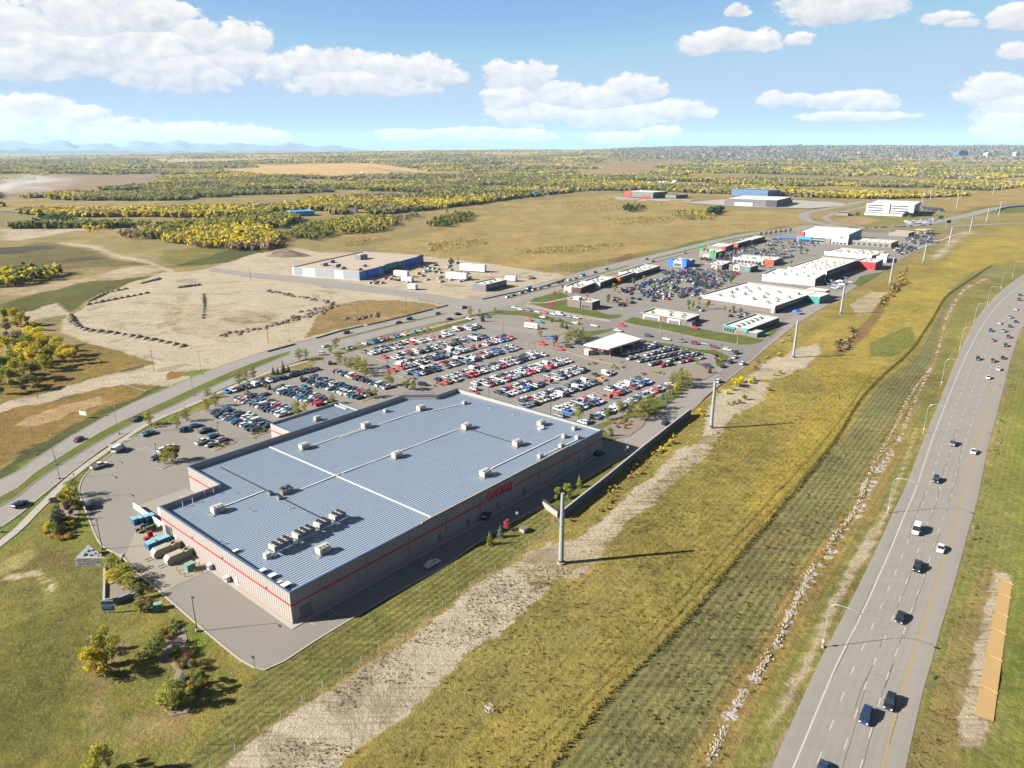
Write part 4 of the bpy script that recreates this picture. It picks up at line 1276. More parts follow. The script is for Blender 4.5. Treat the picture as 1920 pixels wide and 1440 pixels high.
mb.add([(-1.6,-0.9,0.2),(1.0,-0.9,0.2),(1.0,0.9,0.2),(-1.6,0.9,0.2),(-2.1,-1.0,1.7),(1.0,-1.0,1.9),(1.0,1.0,1.9),(-2.1,1.0,1.7)],[(0,1,5,4),(1,2,6,5),(2,3,7,6),(3,0,4,7),(3,2,1,0)])
mb.build('body',[M_CGREEN],o)
mb=MB();mb.box(-1.9,0.9,-0.85,0.85,1.2,1.4);mb.build('load',[M_PALLET],o)
for k,(dx,dy,n)in enumerate(((0,0,6),(1.6,0.4,9),(0.2,-1.6,4),(1.8,-1.3,7),(3.2,0.8,3))):
 x,y=WL(258,996)
 o=empty('pallet_stack',WW(x+dx,y+dy,0.04),WRZ+0.05*k,('lowest pallet stack','tallest pallet stack','low outer pallet stack','second tallest pallet stack','short pallet stack by the green dumpster')[k]+' between the blue bins and red crates','pallet stack')
 for j in range(n):
  mb=MB();mb.box(-0.6,0.6,-0.5,0.5,0.16*j,0.16*j+0.11);q=mb.build('pallet',[M_PALLET],o)
for k,(u,v)in enumerate(((322,1020),(328,1017),(336,1022))):
 x,y=WL(u,v);y=y;x=-2.4-0.2*k
 o=empty('scrap_bale',WW(x,56.2-1.5*k if k else 57.5,0.04),WRZ+0.3*k,('grey scrap bale against the wall behind the tan compactors','flat grey scrap bale between compactor and wall','loose grey scrap pile leaning on the yard wall')[k],'scrap bale')
 mb=MB();mb.box(-0.9,0.9,-0.6,0.6,0,0.9-0.2*k);mb.box(-0.6,0.7,-0.5,0.45,0.9-0.2*k,1.3-0.2*k);mb.build('bale',[M_GALV],o)
wg=MB();x0,y0=WL(250,952);x1,y1=WL(292,984)
wg.box(-0.15,0.15,0,22,0,1.9)
setp(wg.build('dock_wing_wall',[M_WHITE],loc=WW(1.2,67.2),rz=WRZ),'white concrete wing wall beside the dock ramp','wall')
dk=MB().sheet([(1.4,66.6),(18.6,66.6),(18.6,90),(1.4,90)],0.036)
setp(dk.build('dock_apron',[M_YARD],loc=WORG,rz=WRZ),kind='structure')
for k,x in enumerate((4.4,9.0,13.6)):
 o=empty('dock_trailer',WW(x,67.0,0.04),WRZ,('white trailer box at the dock nearest the wing wall','white trailer box in the middle dock','white trailer box in the inner dock corner')[k],'trailer')
 mb=MB();mb.box(-1.3,1.3,0.3,9.0-1.2*k,1.1,3.9);mb.build('box',[M_WHITE],o)
 mb=MB();mb.box(-1.2,1.2,0.5,8.6-1.2*k,0.8,1.1);mb.build('chassis',[M_BLACK],o)
 for s in(-1.15,0.85):
  for yy in(6.0-k,7.2-k):
   mb=MB();mb.tube([(s,yy,0.5),(s+0.3,yy,0.5)],0.5,0,10);mb.build('wheel',[M_BLACK],o)
ps=MB()
for k in range(7):
 ps.add([(20.5+k*0.0-0.2,74+k*1.5,0.045),(15.5,76+k*1.6,0.045),(15.5,76.25+k*1.6,0.045),(20.3,74.25+k*1.5,0.045)],[(0,1,2,3)])
setp(ps.build('dock_hatching',[M_PAINT],loc=WW(-1.6,0,0),rz=WRZ),kind='structure')
for(y,l)in((37.5,'white meter cabinet on the yard wall beside the bollards'),(28.5,'low white meter cabinet along the yard wall')):
 o=empty('meter_cabinet',WW(-0.95,y),WRZ,l,'cabinet')
 mb=MB();mb.box(-0.5,0.6,-0.7,0.7,0.2,1.7);mb.build('cabinet',[M_WHITE],o)
 mb=MB();mb.box(-0.54,-0.5,-0.5,0.5,0.5,1.5);mb.build('door',[M_GALV],o)
 # ---------------------------------------------------------------- stone terraces, sign and cabinets on the left lawn
M_STONE=mat('stone_block',C(206,198,188,.7),0.9,var=0.3,scale=1.2,bump=0.5,bscale=3)
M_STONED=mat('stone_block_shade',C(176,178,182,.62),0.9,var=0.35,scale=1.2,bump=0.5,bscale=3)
def block_wall(name,pts,courses,ch,label,bl=0.85,th=0.55,taper=None,mat_=None):
 """dry-laid block wall along world points: each block its own part"""
 o=empty(name,(pts[0][0],pts[0][1],0),0,label,'retaining wall')
 base=Vector((pts[0][0],pts[0][1]))
 P=[Vector((p[0],p[1]))for p in pts]
 L=plen(P)
 cache={}
 rr=random.Random(5)
 for c in range(courses):
  s=(bl/2 if c%2 else 0.0)
  while s<L-0.2:
   if taper and c>=max(1,taper(s/L)*courses):
    s+=bl;continue
   p,d=along(P,min(s+bl/2,L-0.01))
   key=rr.randint(0,3)
   if key not in cache:
    e=[rr.uniform(-0.04,0.04)for _ in range(8)]
    mb=MB();mb.box(-bl/2+0.03,bl/2-0.03,-th/2+e[0],th/2+e[1],0.02+abs(e[2])*.3,ch-0.025)
    cache[key]=mb.mesh('block',[mat_ or M_STONE])
   q=link('block',cache[key],o)
   q.location=(p.x-base.x,p.y-base.y,c*ch)
   q.rotation_euler=(0,0,math.atan2(d.y,d.x)+rr.uniform(-0.02,0.02))
   s+=bl
 return o
tb=[G2((143,1061)),G2((199,1059)),G2((165,1024,2.2))]
pA,pB=Vector(G2((143,1062))),Vector(G2((199,1061)))
tv=Vector(G2((165,1021,2.6)))
block_wall('stone_bastion',[pA,pB],6,0.45,'triangular bastion of pale stone blocks in rough courses, boulders on top',taper=None)
bastion=bpy.data.objects['stone_bastion']
mb=MB()
b0=pA
mb.prism([(p.x-b0.x,p.y-b0.y)for p in(pA+Vector((0.2,0.35)),pB+Vector((-0.1,0.35)),tv)],0,2.62)
mb.build('gravel_top',[M_STONED],bastion)
for k,(u,v,s)in enumerate(((165,1033,0.8),(172,1031,0.6),(158,1040,0.9),(170,1041,0.5),(185,1041,0.9),(191,1042,0.6),(178,1038,0.5))):
 p=G(u,v,2.7)
 bm_=bmesh.new();bmesh.ops.create_icosphere(bm_,subdivisions=1,radius=s)
 for vtx in bm_.verts:vtx.co*=0.7+0.5*random.random();vtx.co.z*=0.6
 me=bpy.data.meshes.new('boulder');bm_.to_mesh(me);bm_.free();me.materials.append(M_STONED)
 q=link('boulder',me,bastion);q.location=(p.x-b0.x,p.y-b0.y,2.75)
block_wall('terrace_wall',[G2((198,1062)),G2((197,1100)),G2((196,1137))],3,0.5,'long straight block wall running down the lawn to the blue sign')
block_wall('curved_wall',[Vector(p)for p in[q for q in spline([G2((196,1137)),G2((215,1133)),G2((238,1124)),G2((259,1114))],1.0)]],4,0.5,'shaded block wall tapering uphill behind the blue sign',taper=lambda t:1.0-0.75*t,mat_=M_STONED)
block_wall('small_stone_wall',[G2((91,943)),G2((118,938))],4,0.45,'small stacked stone wall at the avenue sidewalk behind the shrubs')
p1=Vector(G2((228,1056)));
rk_=MB();rk_.kerb([(p.x,p.y)for p in spline(wpts([(228,1040),(224,1050),(227,1058),(236,1072),(250,1080),(262,1084)]),1.5)],0.9,0,0.3)
structure(rk_,'drain_spillway',[M_CONC])
mulch=MB()
mulch.sheet([G2(p)for p in((199,1062),(214,1060),(226,1064),(245,1085),(258,1112),(230,1124),(199,1134))],0.9)
structure(mulch,'terrace_bed',[M_MULCH])
sp=G(193,1150);sp2=G(217,1150)
sg=empty('notice_board',((sp.x+sp2.x)/2,(sp.y+sp2.y)/2,0),0.08,'blue WELCOME notice board on three posts below the stone walls','sign')
W_=(sp2-sp).length*0.92
M_SBLUE=mat('board_blue',C(16,74,126,.8),0.5,var=0.06)
mb=MB();mb.box(-W_/2,W_/2,-0.08,0.08,0.9,3.3);bd=mb.build('panel',[M_SBLUE],sg)
mb=MB();mb.box(-W_/2,W_/2,-0.11,0.11,3.31,3.75);mb.build('header',[M_PALEBOX],sg)
mb=MB();mb.prism([(0.45*math.cos(t*math.pi/4),-0.12+0.03*math.sin(t*math.pi/4))for t in range(8)],2.95,3.62);mb.build('emblem',[M_CAP],sg)
for x in(-W_/2+0.3,0.0,W_/2-0.3):
 mb=MB();mb.box(x-0.06,x+0.06,0.09,0.2,0,3.2);mb.build('post',[M_BLACK],sg)
x=-1.45
for ch in 'WELCOME':
 o,w=letter(ch,bd,x,2.2,0.62,M_WHITE,0.03,0,0.012)
 o.location.y=-0.11;x+=w+0.1
for k,(z,w)in enumerate(((1.85,1.4),(1.5,1.2))):
 mb=MB();mb.box(-w,w*0.8,-0.1,-0.081,z,z+0.1);mb.build('print_line',[M_BINTOP],bd)
x=None
g_=G(297,1141)
o=empty('utility_cabinet',(g_.x,g_.y,0),0.35,'pale green utility cabinet on the lawn beside the brown shrubs','utility cabinet')
mb=MB();mb.box(-0.95,0.95,-0.75,0.75,0.12,1.5);mb.build('cabinet',[M_TEALBOX],o)
mb=MB();mb.box(-1.0,1.0,-0.8,0.8,1.5,1.58);mb.build('lid',[M_PALEBOX],o)
mb=MB();mb.box(-1.1,1.1,-0.9,0.9,0,0.12);mb.build('pad',[M_CONC],o)
# ---------------------------------------------------------------- lawn furniture by the freeway side
g_=G(982,996)
o=empty('manhole_riser',(g_.x,g_.y,0),WRZ,'square concrete manhole riser with grey lid on the grass bank','manhole')
mb=MB();mb.box(-1.0,1.0,-0.9,0.9,0,1.1);mb.build('riser',[M_CONC],o)
mb=MB();mb.box(-1.15,1.15,-1.05,1.05,1.1,1.25);mb.build('lid',[M_GALV],o)
rw=empty('retaining_wall',(0,0,0),0,'long dark retaining wall with pale coping between service road and track','retaining wall')
RWP=[Vector(G2(p))for p in((1053,972),(1085,946),(1140,902),(1200,852),(1250,812),(1284,785),(1294,777))]
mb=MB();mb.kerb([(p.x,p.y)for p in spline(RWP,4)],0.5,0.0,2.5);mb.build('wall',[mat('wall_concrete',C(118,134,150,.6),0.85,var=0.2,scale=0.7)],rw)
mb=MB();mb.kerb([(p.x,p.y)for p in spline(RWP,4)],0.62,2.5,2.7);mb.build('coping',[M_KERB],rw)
ret=[Vector(G2((1018,949))),Vector(G2((1046,970)))]
mb=MB();mb.kerb([(p.x,p.y)for p in ret],0.5,0.0,1.7);mb.build('return_wall',[M_CONC],rw)
mb=MB()
for a_ in(0.0,0.25,0.5,0.75,1.0):
 p=ret[0].lerp(ret[1],a_);mb.tube([(p.x,p.y,1.7),(p.x,p.y,2.7)],0.05,0,5)
for z in(2.2,2.7):mb.tube([(ret[0].x,ret[0].y,z),(ret[1].x,ret[1].y,z)],0.05,0,5)
mb.build('railing',[M_BLACK],rw)
tg=MB().sheet([G2(p)for p in((1020,948),(1075,914),(1140,875),(1200,838),(1285,777),(1290,781),(1200,850),(1085,944),(1050,970))],0.1)
structure(tg,'terrace_grass',[M_LAWN])
g_=G(917,1333)
o=empty('tube_frame',(g_.x,g_.y,0),0.75,'small open white tube frame standing in the dry grass','frame')
mb=MB();s=0.58
cs=[(x,y,z)for z in(0.12,1.3)for x,y in((-s,-s),(s,-s),(s,s),(-s,s))]
for a_,b_ in((0,1),(1,2),(2,3),(3,0),(4,5),(5,6),(6,7),(7,4),(0,4),(1,5),(2,6),(3,7)):
 mb.tube([cs[a_],cs[b_]],0.04,0,5)
mb.build('frame',[M_WHITE],o)
mb=MB();s=0.32
for a_,b_ in(((-s,-s),(s,-s)),((s,-s),(s,s)),((s,s),(-s,s)),((-s,s),(-s,-s))):mb.tube([(*a_,0.8),(*b_,0.8)],0.035,0,5)
mb.tube([(0,0,0),(0,0,1.6)],0.035,0,5)
mb.build('inner_ring',[M_WHITE],o)
pa,pb=G(1887,1087),G(1845,1346)
mt=empty('erosion_mat',(pa.x,pa.y,0),0,'long strip of orange straw erosion matting tied with pale bands','erosion mat')
M_MAT=mat('straw_mat',C(206,168,104,.74),0.95,var=0.3,scale=2.5,bump=0.6,bscale=5)
M_ROPE=mat('straw_roll',C(232,196,128,.7),0.95,var=0.2)
d=(pb-pa);L=d.length;d=d/L;n=Vector((-d.y,d.x,0))
NB=24
for k in range(6):
 mb=MB();a0,a1=L*k/6+0.02,L*(k+1)/6-0.02
 w0,w1=1.35+0.25*k/6,1.35+0.25*(k+1)/6
 q=[d*a0-n*w0,d*a0+n*w0,d*a1+n*w1,d*a1-n*w1]
 mb.prism([(v.x,v.y)for v in q],0.02,0.07+0.01*(k%2));mb.build('mat_length',[M_MAT],mt)
for k,v in enumerate((1096,1128,1170,1205,1255,1308)):
 t=(v-1087)/(1346-1087)*L*0.99
 mb=MB();c0=d*t
 mb.tube([c0-n*2.0+d*0.2+Vector((0,0,.22)),c0-n*1.0-d*0.45+Vector((0,0,.3)),c0+n*0.3-d*0.5+Vector((0,0,.3)),c0+n*1.7-d*0.1+Vector((0,0,.22))],0.08,0,6)
 mb.build('tie_roll',[M_ROPE],mt)
def small_sign(u,v,h,w,label,m=None,rz=0.0,post=None,name='road_sign',z0=0.0,hh=None):
 g_=G(u,v)
 o=empty(name,(g_.x,g_.y,z0),rz,label,'sign')
 mb=MB();mb.box(-0.05,0.05,-0.05,0.05,0,h);mb.build('post',[post or M_GALV],o)
 mb=MB();mb.box(-w/2,w/2,-0.09,-0.055,h-(hh or w),h+0.05);mb.build('plate',[m or M_WHITE],o)
 return o
small_sign(1826,1002,2.6,0.9,'small white marker sign on a post in the freeway median grass',rz=0.2)
small_sign(1751,1284,2.3,0.9,'grey box sign on a short post at the near freeway edge',M_GALV,rz=0.2)
small_sign(1870,838,2.0,0.7,'tiny white delineator beside the far lanes of the freeway')
small_sign(478,1255,3.6,0.7,'slim sign post at the rounded tip of the lot',M_GALV)
small_sign(969,976,3.0,0.8,'parking sign post on the shaded service lane edge',M_WHITE)
small_sign(1176,850,3.0,0.9,'white traffic sign past the warehouse shadow beside the retaining wall',M_WHITE)
small_sign(1172,853,2.4,0.5,'thin blank post beside the white traffic sign',M_GALV)
small_sign(157,784,3.2,3.6,'white hoarding board on posts in the field beyond the avenue',M_WHITE,rz=-0.25,name='hoarding',hh=1.9)
small_sign(409,1222,1.0,0.35,'yellow marker post on the lawn beside the lot kerb',M_YELLOW)
fc=empty('wire_fence',(0,0,0),0,'low post and wire fence between the mown bank and the bare track','fence')
fl=spline(wpts([(395,1442),(507,1357),(640,1264),(750,1190),(813,1147),(923,1070),(1047,980)]),3)
s=0;me=None;Lf=plen(fl);tops=[]
while s<Lf:
 p,d=along(fl,s)
 if me is None:
  mb=MB();mb.box(-0.06,0.06,-0.06,0.06,0,1.35);me=mb.mesh('fence_post',[M_WHITE])
 o=link('fence_post',me,fc);o.location=(p.x,p.y,-0.05)
 tops.append(p);s+=5.2
mb=MB()
for z in(0.5,0.9,1.25):
 mb.tube([(p.x,p.y,z)for p in tops],0.012,0,3)
mb.build('wire',[M_GALV],fc)
# ---------------------------------------------------------------- shops and other buildings
M_GLASS=mat('shop_glass',(0.03,0.05,0.06),0.12,var=0.1,spec=0.8)
M_TGLASS=mat('teal_glass',C(40,104,110,.6),0.18,var=0.12,spec=0.8)
M_FRAME=mat('window_frame',C(200,198,194,.8),0.5,var=0.04)
M_ROOFW=mat('white_membrane',C(238,234,226,.84),0.75,var=0.10,scale=0.12)
M_ROOFT=mat('tan_gravel_roof',C(206,184,164,.72),0.9,var=0.1,scale=0.15)
M_TAN=mat('tan_stucco',C(180,168,152,.62),0.85,var=0.1,scale=0.4)
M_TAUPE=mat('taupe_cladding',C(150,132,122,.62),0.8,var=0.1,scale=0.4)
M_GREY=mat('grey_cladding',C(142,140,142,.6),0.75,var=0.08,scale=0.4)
M_DGREY=mat('charcoal_and_shaded_wall',C(86,88,96,.6),0.7,var=0.08,scale=0.4)  # charcoal parts, and painted shade on walls turned from the sun
M_ORANGE=mat('orange_cladding',C(228,92,44,.72),0.65,var=0.06)
M_CRIM=mat('crimson_cladding',C(206,32,44,.72),0.6,var=0.06)
M_MAROON=mat('maroon_cladding',C(140,42,48,.66),0.65,var=0.08)
M_BBLUE=mat('bright_blue_cladding',C(30,108,224,1.1),0.55,var=0.06)
M_CBLUE=mat('cyan_cladding',C(50,160,214,1.0),0.55,var=0.06)
M_TEAL=mat('teal_cladding',C(70,168,160,.72),0.5,var=0.08)
M_SGREEN=mat('sign_green',C(44,176,96,.8),0.5,var=0.05)
M_LTPANEL=mat('light_panel',C(222,220,216,.8),0.6,var=0.06)
M_STRIPEG=mat('grey_wall_panel',C(176,182,190,.76),0.6,var=0.06)
M_SHEDROOF=mat('blue_roof_and_shaded_wall',C(84,122,164,.8),0.5,metal=0.2,var=0.08)  # blue roofs, and painted shade on the sunless side of white buildings
Z2=lambda x,y,z=0.0:(1000+x/4.8,420+y/4.8,z)
Z3=lambda x,y,z=0.0:(1300+x/4.8,420+y/4.8,z)
def GV(p):
 return G(p[0],p[1],p[2]if len(p)>2 else 0.0)
def height_at(base,vtop):
 """height of a vertical edge standing on photo position base that reaches photo row vtop"""
 P=GV((base[0],base[1]))
 x,y=P.x,P.y
 lo,hi=0.0,80.0
 for _ in range(40):
  m=(lo+hi)/2
  dz=m-CAM_H
  zc=y*CP-dz*SP
  yc=y*SP+dz*CP
  v=720-FOC*yc/zc
  if v<vtop:hi=m
  else:lo=m
 return(lo+hi)/2
class Bld:
 def __init__(self,name,label,cat,A,B,Cc,vtop=None,h=None,wall=None,roof=None,para=0.6,cap=None,terrain=False,wallparts=True):
  self.A=GV(A);b=GV(B);c=GV(Cc)
  if terrain:
   self.A=GT(A[0],A[1])
  self.h=h if h else height_at(A,vtop)
  ax=Vector((b.x-self.A.x,b.y-self.A.y))
  self.L=ax.length;self.ax=ax/self.L;self.ay=Vector((-self.ax.y,self.ax.x))
  cc=Vector((c.x-self.A.x,c.y-self.A.y))
  self.D=abs(cc.dot(self.ay))
  self.o=empty(name,(self.A.x,self.A.y,0),math.atan2(self.ax.y,self.ax.x),label,cat)
  self.name=name
  wall=wall or M_TAN
  h=self.h
  poly=[(0,0),(self.L,0),(self.L,self.D),(0,self.D)]
  self.poly=poly
  inn=inset(poly,0.3)
  for i in range(4):
   mb=MB()
   q=[poly[i],poly[(i+1)%4],inn[(i+1)%4],inn[i]]
   vs=[(x,y,z)for z in(0,h)for x,y in q]
   mb.add(vs,[(0,1,5,4),(2,3,7,6),(4,5,6,7)],0)
   mb.build('wall',[wall if not isinstance(wall,(list,tuple))else wall[(0,2,3,1)[i]]],self.o)  # first colour of most lists is darker: shade painted on the sunless side
  mb=MB();mb.add([(x,y,h-para)for x,y in inn],tess(inn));self.roof=mb.build('roof',[roof or M_ROOFW],self.o)
  mb=MB();o2=inset(poly,-0.15);i2=inset(poly,0.45)
  for i in range(4):
   mb.prism([o2[i],o2[(i+1)%4],i2[(i+1)%4],i2[i]],h,h+0.18)
  mb.build('parapet_cap',[cap or M_LTPANEL],self.o)
  self.para=para
 def loc(self,p):
  g=GV(p)
  q=Vector((g.x-self.A.x,g.y-self.A.y))
  return q.dot(self.ax),q.dot(self.ay)
 def W(self,x,y,z=0.0):
  q=Vector((self.A.x,self.A.y))+self.ax*x+self.ay*y
  return Vector((q.x,q.y,z))
 @property
 def rz(self):
  return math.atan2(self.ax.y,self.ax.x)
 def panel(self,face,s0,s1,z0,z1,m,name='panel',proud=0.25,parent=None):
  mb=MB()
  if face=='S':mb.box(s0,s1,-proud,-0.005,z0,z1)
  elif face=='W':mb.box(-proud,-0.005,s0,s1,z0,z1)
  elif face=='N':mb.box(s0,s1,self.D+0.005,self.D+proud,z0,z1)
  else:mb.box(self.L+0.005,self.L+proud,s0,s1,z0,z1)
  return mb.build(name,[m],parent or self.o)
 def windows(self,face,s0,s1,n,z0,z1,glass=None,gap=0.25,frame=None):
  w=(s1-s0)/n
  for k in range(n):
   a,b=s0+k*w+w*gap/2,s0+(k+1)*w-w*gap/2
   f=self.panel(face,a-0.12,b+0.12,z0-0.12,z1+0.12,frame or M_FRAME,'window',0.12)
   mb=MB()
   if face=='S':mb.box(a,b,-0.16,-0.121,z0,z1)
   else:mb.box(-0.16,-0.121,a,b,z0,z1)
   mb.build('pane',[glass or M_GLASS],f)
 def wing(self,x0,x1,y0,y1,h,m,roof=None,name='wing'):
  mb=MB();mb.box(x0,x1,y0,y1,0,h,0);w=mb.build(name,[m],self.o)
  mb=MB();mb.box(x0-0.1,x1+0.1,y0-0.1,y1+0.1,h+0.003,h+0.22);mb.build('roof_cap',[roof or M_ROOFW],w)
  return w
 def units(self,n,label,s=0.55,seed=1,box=None,mats=None,group=None):
  rr=random.Random(seed)
  x0,x1,y0,y1=box or(3,self.L-3,3,self.D-3)
  nx=max(1,int(round(math.sqrt(n*(x1-x0)/max(1,y1-y0)))))
  ny=max(1,math.ceil(n/nx))
  k=0
  proto=None
  for i in range(nx):
   for j in range(ny):
    if k>=n:break
    x=x0+(x1-x0)*(i+0.5+rr.uniform(-0.25,0.25))/nx
    y=y0+(y1-y0)*(j+0.5+rr.uniform(-0.25,0.25))/ny
    if proto is None:
     proto=empty('rooftop_unit',(0,0,0),self.rz,label,'rooftop unit',group or('rooftop units on the '+self.o['label'][:40].rsplit(' ',1)[0]))
     mb=MB();mb.box(-2.0*s,2.0*s,-1.2*s,1.2*s,0.05,2.1*s+0.3);mb.build('cabinet',[mats or M_GALV],proto)
     mb=MB()
     for q in(-1,0,1):mb.box(q*1.2*s-0.4*s,q*1.2*s+0.4*s,-0.5*s,0.5*s,2.1*s+0.3,2.1*s+0.45)
     mb.build('fan',[M_DARK],proto)
     o=proto
    else:
     o=copy_tree(proto)
    o.location=self.W(x,y,self.h-self.para)
    o.rotation_euler=(0,0,self.rz+rr.choice((0,math.pi/2)))
    k+=1
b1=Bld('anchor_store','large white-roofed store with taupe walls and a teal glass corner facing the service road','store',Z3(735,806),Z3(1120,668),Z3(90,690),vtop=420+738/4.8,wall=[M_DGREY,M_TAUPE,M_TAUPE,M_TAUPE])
b1.panel('W',0.3,b1.D-0.3,b1.h-2.3,b1.h-0.1,M_LTPANEL,'cornice',0.5)
n=9
for k in range(n):
 a=1.0+k*(b1.L*0.62)/n
 b1.panel('S',a,a+b1.L*0.62/n-0.35,0.6,b1.h-1.1,M_TGLASS,'glass_bay',0.15)
x0,y0=b1.loc(Z3(1060,746))
b1.wing(b1.L*0.72,b1.L*0.98,min(-7,y0),-0.3,b1.h-0.3,M_TEAL,name='teal_wing')
b1.panel('W',1,3,0,3,M_FRAME,'door',0.2)
b1.wing(b1.L+0.3,b1.L+9,-5.0,9.0,b1.h+0.6,M_CRIM,name='red_block')
b1.units(16,'grey rooftop unit scattered over the teal-cornered store roof',0.6,3)
o=empty('blue_canopy_tent',(*G2(Z3(930,812)),0),0.5,'bright blue tent at the foot of the teal glass corner','tent')
mb=MB();mb.box(-2.6,2.6,-1.9,1.9,2.0,2.4);mb.add([(-2.6,-1.9,2.4),(2.6,-1.9,2.4),(2.6,1.9,2.4),(-2.6,1.9,2.4),(-1.5,0,3.5),(1.5,0,3.5)],[(0,1,5,4),(1,2,5),(2,3,4,5),(3,0,4)]);mb.build('cover',[M_BBLUE],o)
for sx in(-2.5,2.4):
 for sy in(-1.8,1.7):
  mb=MB();mb.box(sx,sx+0.1,sy,sy+0.1,0,2.0);mb.build('leg',[M_STEEL],o)
b19=Bld('middle_store','lower white-roofed store joining the two big stores','store',Z3(1090,560),Z3(1190,500),Z3(560,488,5),h=6.0,wall=[M_DGREY,M_LTPANEL,M_TAN,M_TAN])
b19.units(7,'grey rooftop unit on the low joining store roof',0.5,5)
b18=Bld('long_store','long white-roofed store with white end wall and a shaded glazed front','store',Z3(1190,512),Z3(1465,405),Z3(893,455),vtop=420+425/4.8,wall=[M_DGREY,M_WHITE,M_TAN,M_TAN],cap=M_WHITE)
for k in range(9):
 a=1.5+k*(b18.L-3)/9
 b18.panel('S',a,a+(b18.L-3)/9-0.5,0.5,b18.h*0.55,M_TGLASS,'glass_bay',0.2)
b18.panel('S',1,b18.L-1,b18.h*0.62,b18.h*0.78,M_CAP,'sign_band',0.8)
b18.panel('S',12,b18.L-8,b18.h*0.66,b18.h*0.74,M_MAROON,'sign_lettering',0.95)
b18.units(30,'grey or white rooftop unit crowding the long store roof',0.52,8,mats=M_OFFWHITE)
br=Bld('red_store','bright red store block at the far end of the glazed long store','store',Z3(1632,418),Z3(1700,385),Z3(1462,402),vtop=420+348/4.8,wall=[M_MAROON,M_CRIM,M_CRIM,M_CRIM])
br.units(3,'small rooftop unit on the bright red store',0.5,2)
b17=Bld('far_white_store','white-roofed store beyond the long store with shaded blue end','store',Z3(1600,320),Z3(1730,282),Z3(1090,300),vtop=420+286/4.8,wall=[M_SHEDROOF,M_WHITE,M_TAN,M_TAN])  # blue end wall: shade put into the colour of a white store
b17.units(18,'small rooftop unit on the far white-roofed store',0.5,9)
b17b=Bld('white_annex_store','white low annex between red store and far white store','store',Z3(1735,350),Z3(1750,318),Z3(1640,345),h=6,wall=[M_DGREY,M_WHITE,M_TAN,M_TAN])
b2=Bld('skylight_strip','low white-roofed strip with a row of roof skylights beside the service road bend','shop',Z3(488,1008),Z3(768,898),Z3(245,975),vtop=420+948/4.8,wall=[M_DGREY,M_TAN,M_TAN,M_TAN])
b2.panel('W',b2.D*0.5,b2.D-0.3,b2.h-1.4,b2.h-0.2,M_TEAL,'teal_fascia',0.6)
b2.windows('W',b2.D*0.52,b2.D-0.5,4,0.4,b2.h-1.7,M_TGLASS)
b2.panel('W',1.0,b2.D*0.45,0.2,2.4,M_TAUPE,'stone_base',0.3)
b2.panel('W',0.4,3.0,b2.h-2.0,b2.h+0.3,M_CBLUE,'blue_sign',0.5)
for k in range(7):
 a=3+k*(b2.L-6)/7
 b2.panel('S',a,a+2.6,0.5,b2.h-1.0,M_TGLASS,'glass_bay',0.15)
b2.wing(-0.2,8.0,-6.0,-0.4,b2.h*0.66,M_GREY,M_LTPANEL,'grey_enclosure')
for k in range(6):
 x=4+k*(b2.L-10)/5.5;y=b2.D*0.55
 o=empty('skylight',b2.W(x,y,b2.h-0.6),b2.rz,'raised skylight in the row of six along the low strip roof','skylight','row of skylights on the low strip')
 mb=MB();mb.box(-1.6,1.6,-1.3,1.3,0.03,0.9);mb.build('curb',[M_LTPANEL],o)
 mb=MB();mb.box(-1.3,1.3,-1.0,1.0,0.9,1.05);mb.build('glazing',[M_DARK],o)
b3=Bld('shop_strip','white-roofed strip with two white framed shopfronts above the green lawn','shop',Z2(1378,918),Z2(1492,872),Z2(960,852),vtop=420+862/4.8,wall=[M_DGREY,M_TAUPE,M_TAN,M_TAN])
for f0,f1 in((0.13,0.40),(0.57,0.93)):
 b3.panel('W',b3.D*f0,b3.D*f1,0.05,b3.h-0.8,M_WHITE,'white_frame',0.5)
 mb=MB();mb.box(-0.6,-0.505,b3.D*f0+0.8,b3.D*f1-0.8,0.1,b3.h-1.7);mb.build('shopfront',[M_GREY],b3.o)
b3.panel('W',b3.D*0.45,b3.D*0.52,b3.h-1.4,b3.h-0.5,M_ORANGE,'orange_sign',0.4)
b3.panel('S',1,5,0.3,3.2,M_TGLASS,'glass_bay',0.2)
b3.units(5,'grey rooftop unit on the strip above the green lawn',0.5,4)
b3.wing(-0.4,5.0,-4.0,-0.4,b3.h*0.7,M_GREY,M_DGREY,'grey_enclosure')
bd_=Bld('drive_through','small taupe drive-through restaurant with stepped parapet beside the corner lawn','restaurant',Z2(528,776),Z2(600,752),Z2(330,735),vtop=420+706/4.8,wall=[M_DGREY,M_TAUPE,M_TAN,M_TAN])
bd_.wing(1,6,bd_.D-9,bd_.D-4,bd_.h+1.6,M_LTPANEL,M_WHITE,'raised_block')
bd_.windows('W',2,bd_.D*0.42,3,0.8,3.0)
bd_.panel('W',bd_.D*0.47,bd_.D*0.53,0.1,bd_.h+0.8,M_GREY,'stone_pier',0.5)
bd_.units(3,'rooftop unit on the small drive-through restaurant',0.5,6)
b5=Bld('red_front_shop','avenue shop with a maroon framed front at the end of its row','shop',Z2(428,628),Z2(560,575),Z2(275,612),vtop=420+575/4.8,wall=[M_DGREY,M_LTPANEL,M_TAN,M_TAN])
b5.panel('W',0.2,b5.D*0.55,0.1,b5.h-0.1,M_MAROON,'maroon_front',0.4)
mb=MB();mb.box(-0.5,-0.405,1.0,b5.D*0.46,0.3,b5.h-1.6);mb.build('shopfront',[M_GLASS],b5.o)
b5.panel('S',0.4,b5.L*0.55,b5.h*0.45,b5.h-0.1,M_MAROON,'maroon_side',0.3)
b5.units(4,'small rooftop unit on the maroon fronted shop',0.45,11)
b6=Bld('grey_shop','grey shop row with white roof behind the maroon front','shop',Z2(600,582),Z2(735,530),Z2(480,555),vtop=420+528/4.8,wall=[M_DGREY,M_LTPANEL,M_TAN,M_TAN])
